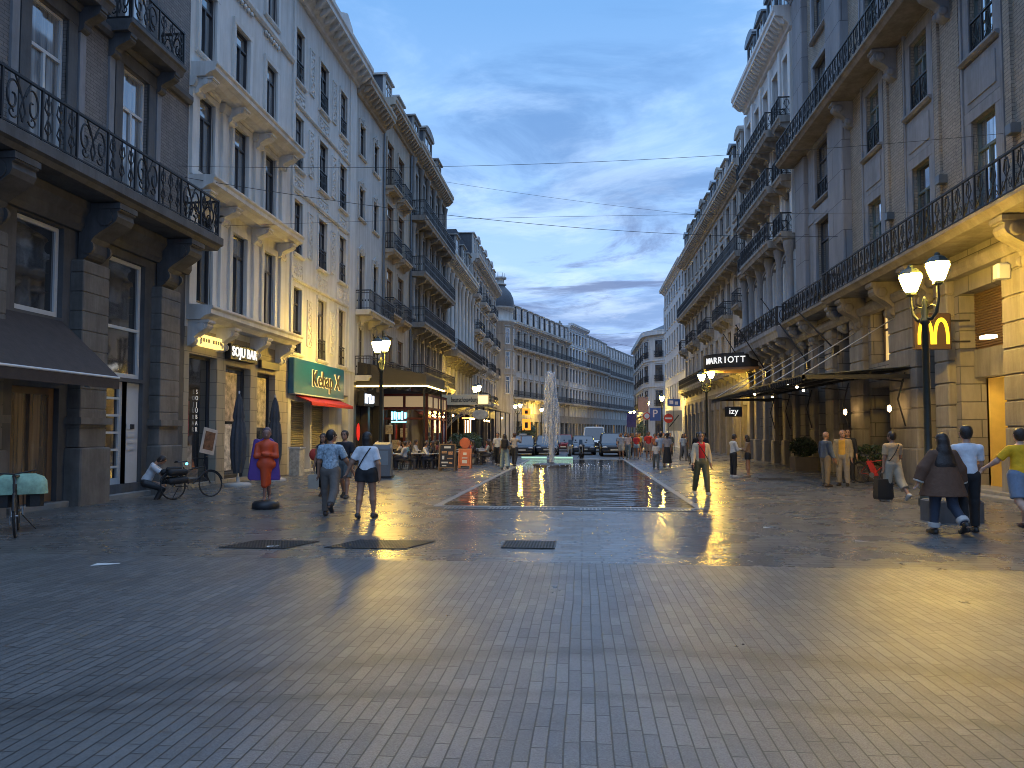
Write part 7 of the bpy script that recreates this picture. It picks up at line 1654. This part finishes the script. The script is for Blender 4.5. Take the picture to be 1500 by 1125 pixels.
# ================================================================ VEHICLES
def carpaint(n, c): return mat(n, c, .22, metal=.2, var=.04)
TYRE = mat('tyre', (.015, .015, .016), .7); RIMM = mat('rim_metal', (.3, .3, .31), .3, metal=.8); CGL = mat('car_glass', (.02, .03, .045), .05, var=.1, spec=.8)
def wheel(t, x, y, r, w=.22):
    n = ob('wheel', None, t, (x, y, r))
    n = MB().lathe([(r*.62, -w/2), (r*.9, -w/2), (r, -w*.3), (r, w*.3), (r*.9, w/2), (r*.62, w/2)], 20, caps=False).lathe([(r*.63, -w*.4), (r*.63, w*.4)], 20).xf(Matrix.Rotation(PI/2, 4, 'Y'))
    return n
def car(label, x, y, rz, paint, L=4.4, Wd=1.82, H=1.5, suv=False, van=False, cat='car', lights=None, rear=None, taxi=False):
    """nose toward local -y"""
    t = thing('van' if van else 'car', label, cat, (x, y, 0), rz, 'vehicles on the road behind the pool')
    hb = (.95 if suv else .82) if not van else 1.12; g = .24 if suv or van else .18; w = Wd/2
    def sec(y_, zb, zt, ww, inset): return [(-ww, y_, zb), (-ww, y_, zt-.14), (-ww+inset, y_, zt), (ww-inset, y_, zt), (ww, y_, zt-.14), (ww, y_, zb)]
    hood = .28 if van else .36
    bd = [sec(-L/2, g+.14, hb*.66, w*.86, .1), sec(-L/2+.12, g+.02, hb*.82, w*.95, .12), sec(-L/2+.5, g, hb*.93, w, .14), sec(-L/2+L*hood*.72, g, hb, w, .12), sec(-L/2+L*.5, g, hb+.03, w, .08), sec(L/2-.4, g, hb+.04, w, .08), sec(L/2-.06, g+.04, hb*.98, w*.94, .1), sec(L/2, g+.16, hb*.8, w*.9, .1)]
    body = MB().loft(bd, 0, True, True).build('body', paint, t)
    ws, wr = -L/2+L*hood*(.62 if not van else .45), -L/2+L*(.46 if not van else .30); rs_, re = (L/2-.75 if not suv else L/2-.35), L/2-.12
    if van: rs_, re = L/2-.12, L/2-.04
    cab = [[(-w*.94, ws, hb-.04), (w*.94, ws, hb-.04), (w*.94, re, hb), (-w*.94, re, hb)], [(-w*.80, wr, H-.07), (w*.80, wr, H-.07), (w*.80, rs_, H-.07), (-w*.80, rs_, H-.07)]]
    MB().loft(cab).build('glasshouse', CGL, t)
    MB().loft([cab[1], [(-w*.77, wr+.05, H-.01), (w*.77, wr+.05, H-.01), (w*.77, rs_-.05, H-.01), (-w*.77, rs_-.05, H-.01)], [(-w*.66, wr+.2, H), (w*.66, wr+.2, H), (w*.66, rs_-.2, H), (-w*.66, rs_-.2, H)]]).build('roof', paint, t)
    pil = MB()
    for s in (-1, 1):
        pil.tube([(s*w*.945, ws-.01, hb-.03), (s*w*.805, wr-.01, H-.06)], .035, 5); pil.tube([(s*w*.945, re+.01, hb), (s*w*.81, rs_+.01, H-.06)], .045, 5); pil.tube([(s*w*.95, (ws+re)/2+.1, hb), (s*w*.815, (wr+rs_)/2+.1, H-.06)], .04, 5)
    pil.build('pillars', paint, t)
    r = .36 if suv or van else .32
    for sx in (-1, 1):
        for yy in (-L/2+.82, L/2-.82):
            ty = MB().lathe([(r*.66, -.11), (r*.92, -.11), (r, -.07), (r, .07), (r*.92, .11), (r*.66, .11)], 20, caps=False).lathe([(r*.66, -.06), (r*.66, .06)], 20).xf(Matrix.Rotation(PI/2, 4, 'Y'))
            wh = ty.build('wheel', TYRE, t, (sx*(w-.10), yy, r)); MB().lathe([(r*.60, -.115), (r*.64, -.10), (r*.64, .10), (r*.60, .115), (.05, .118)], 14).xf(Matrix.Rotation(PI/2, 4, 'Y')).build('rim', RIMM, wh)
        MB().bbox(sx*w*1.03-.1, sx*w*1.03+.1, ws+.1, ws+.2, hb, hb+.16, .03).build('mirror', paint, t)
        MB().ell((sx*w*.68, -L/2+.07, hb*.70), (.20, .07, .08), 0, 10, 6).build('headlight', lights or mat('headlight_off', (.5, .5, .52), .15), t)
        MB().bbox(sx*w*.72-.15, sx*w*.72+.15, L/2-.06, L/2+.02, hb*.78, hb*.98, .02).build('tail_light', rear or mat('tail_off', (.3, .02, .02), .3), t)
    MB().bbox(-w*.46, w*.46, -L/2-.03, -L/2+.06, hb*.46, hb*.72, .02).build('grille', BLACK, t); MB().bbox(-w*.82, w*.82, -L/2-.05, -L/2+.16, g+.08, g+.24, .03).build('bumper', BLACK, t)
    for yy in (-L/2-.06, L/2+.005): MB().box(-.26, .26, yy, yy+.02, g+.20, g+.31).build('number_plate', mat('plate_white', (.6, .58, .5), .4), t)
    MB().bbox(-w*.8, w*.8, L/2-.08, L/2+.04, g+.05, g+.2, .02).build('bumper', BLACK, t)
    if taxi: MB().bbox(-.28, .28, -.1, .1, H, H+.13, .02).build('roof_sign', mat('taxi_sign', (.5, .5, .5), .4), t)
    return t
HL = emis('headlight_on', (1.0, .95, .85), 12); TL = emis('tail_on', (1.0, .03, .02), 8)
car('big black car facing the pool on the right lane', 2.25, 54.0, 0, carpaint('paint_black', (.012, .013, .016)), 4.7, 1.95, 1.68, suv=True)
car('dark blue grey car facing the pool behind the two motorbikes', .05, 57.5, R(2), carpaint('paint_bluegrey', (.04, .05, .065)), 4.4, 1.85, 1.48)
car('white delivery van facing the pool', 1.05, 66.5, R(1), carpaint('paint_white', (.62, .62, .60)), 5.2, 2.0, 2.25, van=True, cat='van')
car('dark taxi at the left side of the road', -4.55, 55.0, R(3), carpaint('paint_dark', (.02, .022, .028)), 4.5, 1.85, 1.50, taxi=True)
car('dark car half veiled by the water jet', -2.75, 56.5, R(2), carpaint('paint_navy', (.03, .036, .05)), 4.4, 1.82, 1.5, taxi=True)
car('dark red car with glowing tail lights beyond the jet', -1.75, 68.0, PI, carpaint('paint_red', (.16, .015, .02)), 4.2, 1.8, 1.55, rear=TL)
car('small pale car behind the big black one', 4.4, 66.0, R(-2), carpaint('paint_silver', (.30, .31, .31)), 4.1, 1.75, 1.5)
def motorbike(label, x, y, rz, m):
    t = thing('motorbike', label, 'motorbike', (x, y, 0), rz, 'motorbikes parked behind the pool')
    for yy in (-.68, .62):
        w = MB().lathe([(.2, -.06), (.29, -.06), (.31, 0), (.29, .06), (.2, .06)], 18, caps=False).lathe([(.21, -.02), (.21, .02)], 14).xf(Matrix.Rotation(PI/2, 4, 'Y')).build('wheel', TYRE, t, (0, yy, .31))
        MB().lathe([(.06, -.05), (.06, .05)], 10).xf(Matrix.Rotation(PI/2, 4, 'Y')).build('rim', RIMM, w)
    for s in (-1, 1): MB().tube([(s*.10, -.68, .31), (s*.11, -.45, .95)], .03, 6).build('fork', RIMM, t)
    MB().loft([[(-.05, .45, .75), (.05, .45, .75), (.05, .45, .5), (-.05, .45, .5)], [(-.17, .05, .85), (.17, .05, .85), (.2, .05, .4), (-.2, .05, .4)], [(-.15, -.35, .95), (.15, -.35, .95), (.18, -.35, .45), (-.18, -.35, .45)], [(-.06, -.52, .92), (.06, -.52, .92), (.05, -.5, .6), (-.05, -.5, .6)]]).build('body', m, t)
    MB().bbox(-.14, .14, -.05, .7, .80, .88, .03).build('seat', BLACK, t)
    MB().tube([(-.38, -.32, 1.06), (-.15, -.45, 1.02), (.15, -.45, 1.02), (.38, -.32, 1.06)], .018, 6).build('handlebar', BLACK, t)
    MB().loft([[(-.13, -.60, .85), (.13, -.60, .85), (.10, -.52, 1.25), (-.10, -.52, 1.25)], [(-.13, -.57, .85), (.13, -.57, .85), (.10, -.49, 1.25), (-.10, -.49, 1.25)]]).build('windscreen', CGL, t)
    MB().ell((0, -.62, .84), (.10, .06, .09), 0, 10, 6).build('headlight', mat('headlight_off', (.5, .5, .52), .15), t)
    for s in (-1, 1): MB().tube([(s*.3, -.4, 1.05), (s*.36, -.4, 1.2)], .008, 4).ell((s*.38, -.4, 1.22), (.06, .015, .04), 0, 8, 5).build('mirror', BLACK, t)
    MB().tube([(-.1, .0, .3), (-.3, .02, .0)], .014, 5).build('stand', BLACK, t)
motorbike('pale motorbike left of its black neighbour behind the pool', -.85, 48.0, R(4), carpaint('bike_cream', (.42, .38, .28)))
motorbike('black motorbike just right of the pale one', -.05, 48.2, R(-6), carpaint('bike_black', (.014, .014, .016)))
# ================================================================ BICYCLES
def bicycle(label, x, y, rz, fm, lean=0, name='bicycle', loads=()):
    t = thing(name, label, 'bicycle', (x, y, 0), 0); t.rotation_euler = (0, lean, rz) if False else (lean, 0, rz)
    for xx in (-.53, .53):
        w = MB().tube([(xx+.33*math.cos(a), 0, .345+.33*math.sin(a)) for a in np.linspace(0, 2*PI, 29)], .019, 6).build('wheel', TYRE, t)
        sp = MB()
        for k in range(14): a = 2*PI*k/14; sp.tube([(xx+.02*math.cos(a), .015*(-1)**k, .345+.02*math.sin(a)), (xx+.32*math.cos(a+.1), 0, .345+.32*math.sin(a+.1))], .0025, 3)
        sp.tube([(xx, -.05, .345), (xx, .05, .345)], .02, 6); sp.build('spokes', RIMM, w)
        MB().tube([(xx+.365*math.cos(a), 0, .345+.365*math.sin(a)) for a in np.linspace(.3, 2.7, 11)], .022, 5).build('mudguard', BLACK, t)
    f = MB(); BB, ST, HT, RA, FA, HB = (-.08, 0, .30), (-.22, 0, .82), (.36, 0, .86), (-.53, 0, .345), (.53, 0, .345), (.40, 0, .68)
    for a, b, r in ((BB, ST, .018), (BB, HB, .022), ((-.19, 0, .72), (.37, 0, .82), .018), (HT, HB, .02), (RA, BB, .012), (RA, (-.19, 0, .74), .010)): f.tube([a, b], r, 7)
    f.build('frame', fm, t); MB().tube([HB, (.44, .0, .55), FA], .016, 6).build('fork', fm, t)
    MB().tube([(-.235, 0, .82), (-.25, 0, .93)], .013, 6).build('seat_post', ZINC, t); MB().loft([[(-.42, -.09, .94), (-.42, .09, .94), (-.42, .06, .98), (-.42, -.06, .98)], [(-.12, -.02, .95), (-.12, .02, .95), (-.12, .015, .97), (-.12, -.015, .97)]]).build('saddle', BLACK, t)
    MB().tube([HT, (.34, 0, 1.0)], .014, 6).tube([(.22, -.30, 1.06), (.34, -.22, 1.05), (.36, 0, 1.02), (.34, .22, 1.05), (.22, .30, 1.06)], .013, 6).build('handlebar', BLACK, t)
    MB().lathe([(.09, -.01), (.09, .01)], 16, (0, 0, 0)).xf(Matrix.Translation((-.08, -.06, .30)) @ Matrix.Rotation(PI/2, 4, 'X')).tube([(-.08, -.09, .30), (.02, -.09, .16)], .01, 5).tube([(-.08, .09, .30), (-.18, .09, .44)], .01, 5).build('crank', ZINC, t)
    MB().tube([(-.53, .08, .345), (-.60, .09, .72), (-.28, .07, .72)], .008, 5).tube([(-.53, -.08, .345), (-.60, -.09, .72), (-.28, -.07, .72)], .008, 5).build('rack', BLACK, t)
    MB().tube([(-.35, .06, .30), (-.42, .26, .0)], .010, 5).build('stand', BLACK, t)
    return t
bicycle('black bicycle with a big pannier parked in front of the seated man', -10.1, 17.85, R(62), BLACK, R(-6))
PBM = mat('pannier_black', (.012, .012, .013), .7, var=.3, bump=.5, bscale=12)
t = thing('pannier_bag', 'bulky black pannier on the rear rack of the parked bicycle', 'bag', (-10.33, 17.42, .40), R(62))
ob('bag_body', field_mesh('bag', [cap((-.22, -.17, .08), (.16, -.17, .10), .085, .09), cap((-.22, -.16, .30), (.15, -.16, .30), .085, .08), cap((-.22, .17, .08), (.16, .17, .10), .085, .09), cap((-.22, .16, .30), (.15, .16, .30), .085, .08), cap((-.2, 0, .38), (.12, 0, .38), .06, .05)], PBM, .016, .05), t)
MB().ell((.30, 0, .50), (.035, .035, .035), 0, 8, 6).build('light', emis('bike_blue', (.12, .55, 1.0), 3), t)
o = MB().bbox(-.26, .26, -.012, .012, -.38, .38, .005).build('poster_board', mat('poster_light', (.5, .43, .36), .6, var=.2), None, (-11.05, 20.35, 1.45), R(60)); o.rotation_euler = (0, R(12), R(70)); tag(o, 'tilted pale poster board at the bar window', 'poster')
MB().box(-.18, .18, -.02, -.013, -.26, .28).build('picture', mat('poster_photo', (.16, .075, .04), .6, var=.7, scale=7), o)
bicycle('dark bicycle with a pale green saddlebag cover at the left edge', -9.5, 11.3, R(-52), BLACK, R(3))
t = thing('saddlebag', 'pale green covered saddlebags on the bicycle at the left edge', 'bag', (-9.82, 11.72, .42), R(-52))
MB().bbox(-.26, .26, -.36, -.10, 0, .42, .06).bbox(-.26, .26, .10, .36, 0, .42, .06).bbox(-.24, .24, -.12, .12, .3, .42, .03).build('bag_body', PBM, t)
MB().loft([[(x*k, y*j, z) for x, y in ((-.30, -.30), (-.22, -.40), (.22, -.40), (.30, -.30), (.30, .30), (.22, .40), (-.22, .40), (-.30, .30))] for k, j, z in ((1.04, 1.05, .22), (1, 1, .42), (.9, .88, .50), (.6, .55, .56))], 0, True, True).build('cover', mat('cover_green', (.22, .36, .26), .6, var=.45, scale=4, bump=.5, bscale=9), t)
RB = mat('hire_red', (.45, .03, .025), .4)
bicycle('red hire bicycle standing by the pier of the hotel', 9.7, 25.0, R(-55), RB, R(5))
for o in bpy.data.objects:
    if o.name.startswith('bicycle') and abs(o.location.x-9.7) < .01:
        MB().bbox(.55, .85, -.18, .18, .72, .98, .03).build('basket', mat('basket_white', (.5, .48, .46), .5, var=.5, scale=9), o)
        MB().loft([[(-.25, -.05, .75), (-.05, -.05, .25), (.1, -.05, .28), (-.1, -.05, .78)], [(-.25, .05, .75), (-.05, .05, .25), (.1, .05, .28), (-.1, .05, .78)]]).build('frame_cover', RB, o)
# awning over the shop at the far left
t = thing('shop_awning', 'dark brown canvas awning over the brown door at far left', 'awning', (XL, 13.55, 0))
AWB = mat('awning_brown', (.045, .033, .028), .85, var=.2, scale=5, bump=.3, bscale=18)
MB().loft([[(.02, -3.2, 4.28), (1.45, -3.2, 2.98), (1.45, -3.2, 2.92), (.02, -3.2, 4.2)], [(.02, 1.85, 4.28), (1.45, 1.85, 2.98), (1.45, 1.85, 2.92), (.02, 1.85, 4.2)]]).build('canvas', AWB, t)
MB().box(1.44, 1.47, -3.2, 1.85, 2.70, 2.93).build('valance', AWB, t)
MB().tube([(1.46, -3.2, 2.95), (1.46, 1.85, 2.95)], .03).build('front_bar', FR_W, t)
for y in (-3.1, 1.75): MB().tube([(.02, y, 3.0), (.75, y, 2.75), (1.42, y, 2.95)], .02).build('folding_arm', FR_W, t)

for _o in bpy.data.objects:
    _lab = _o.get('label')
    if _lab and not 4 <= len(_lab.split()) <= 16: print('LONG', _o.name, _lab)
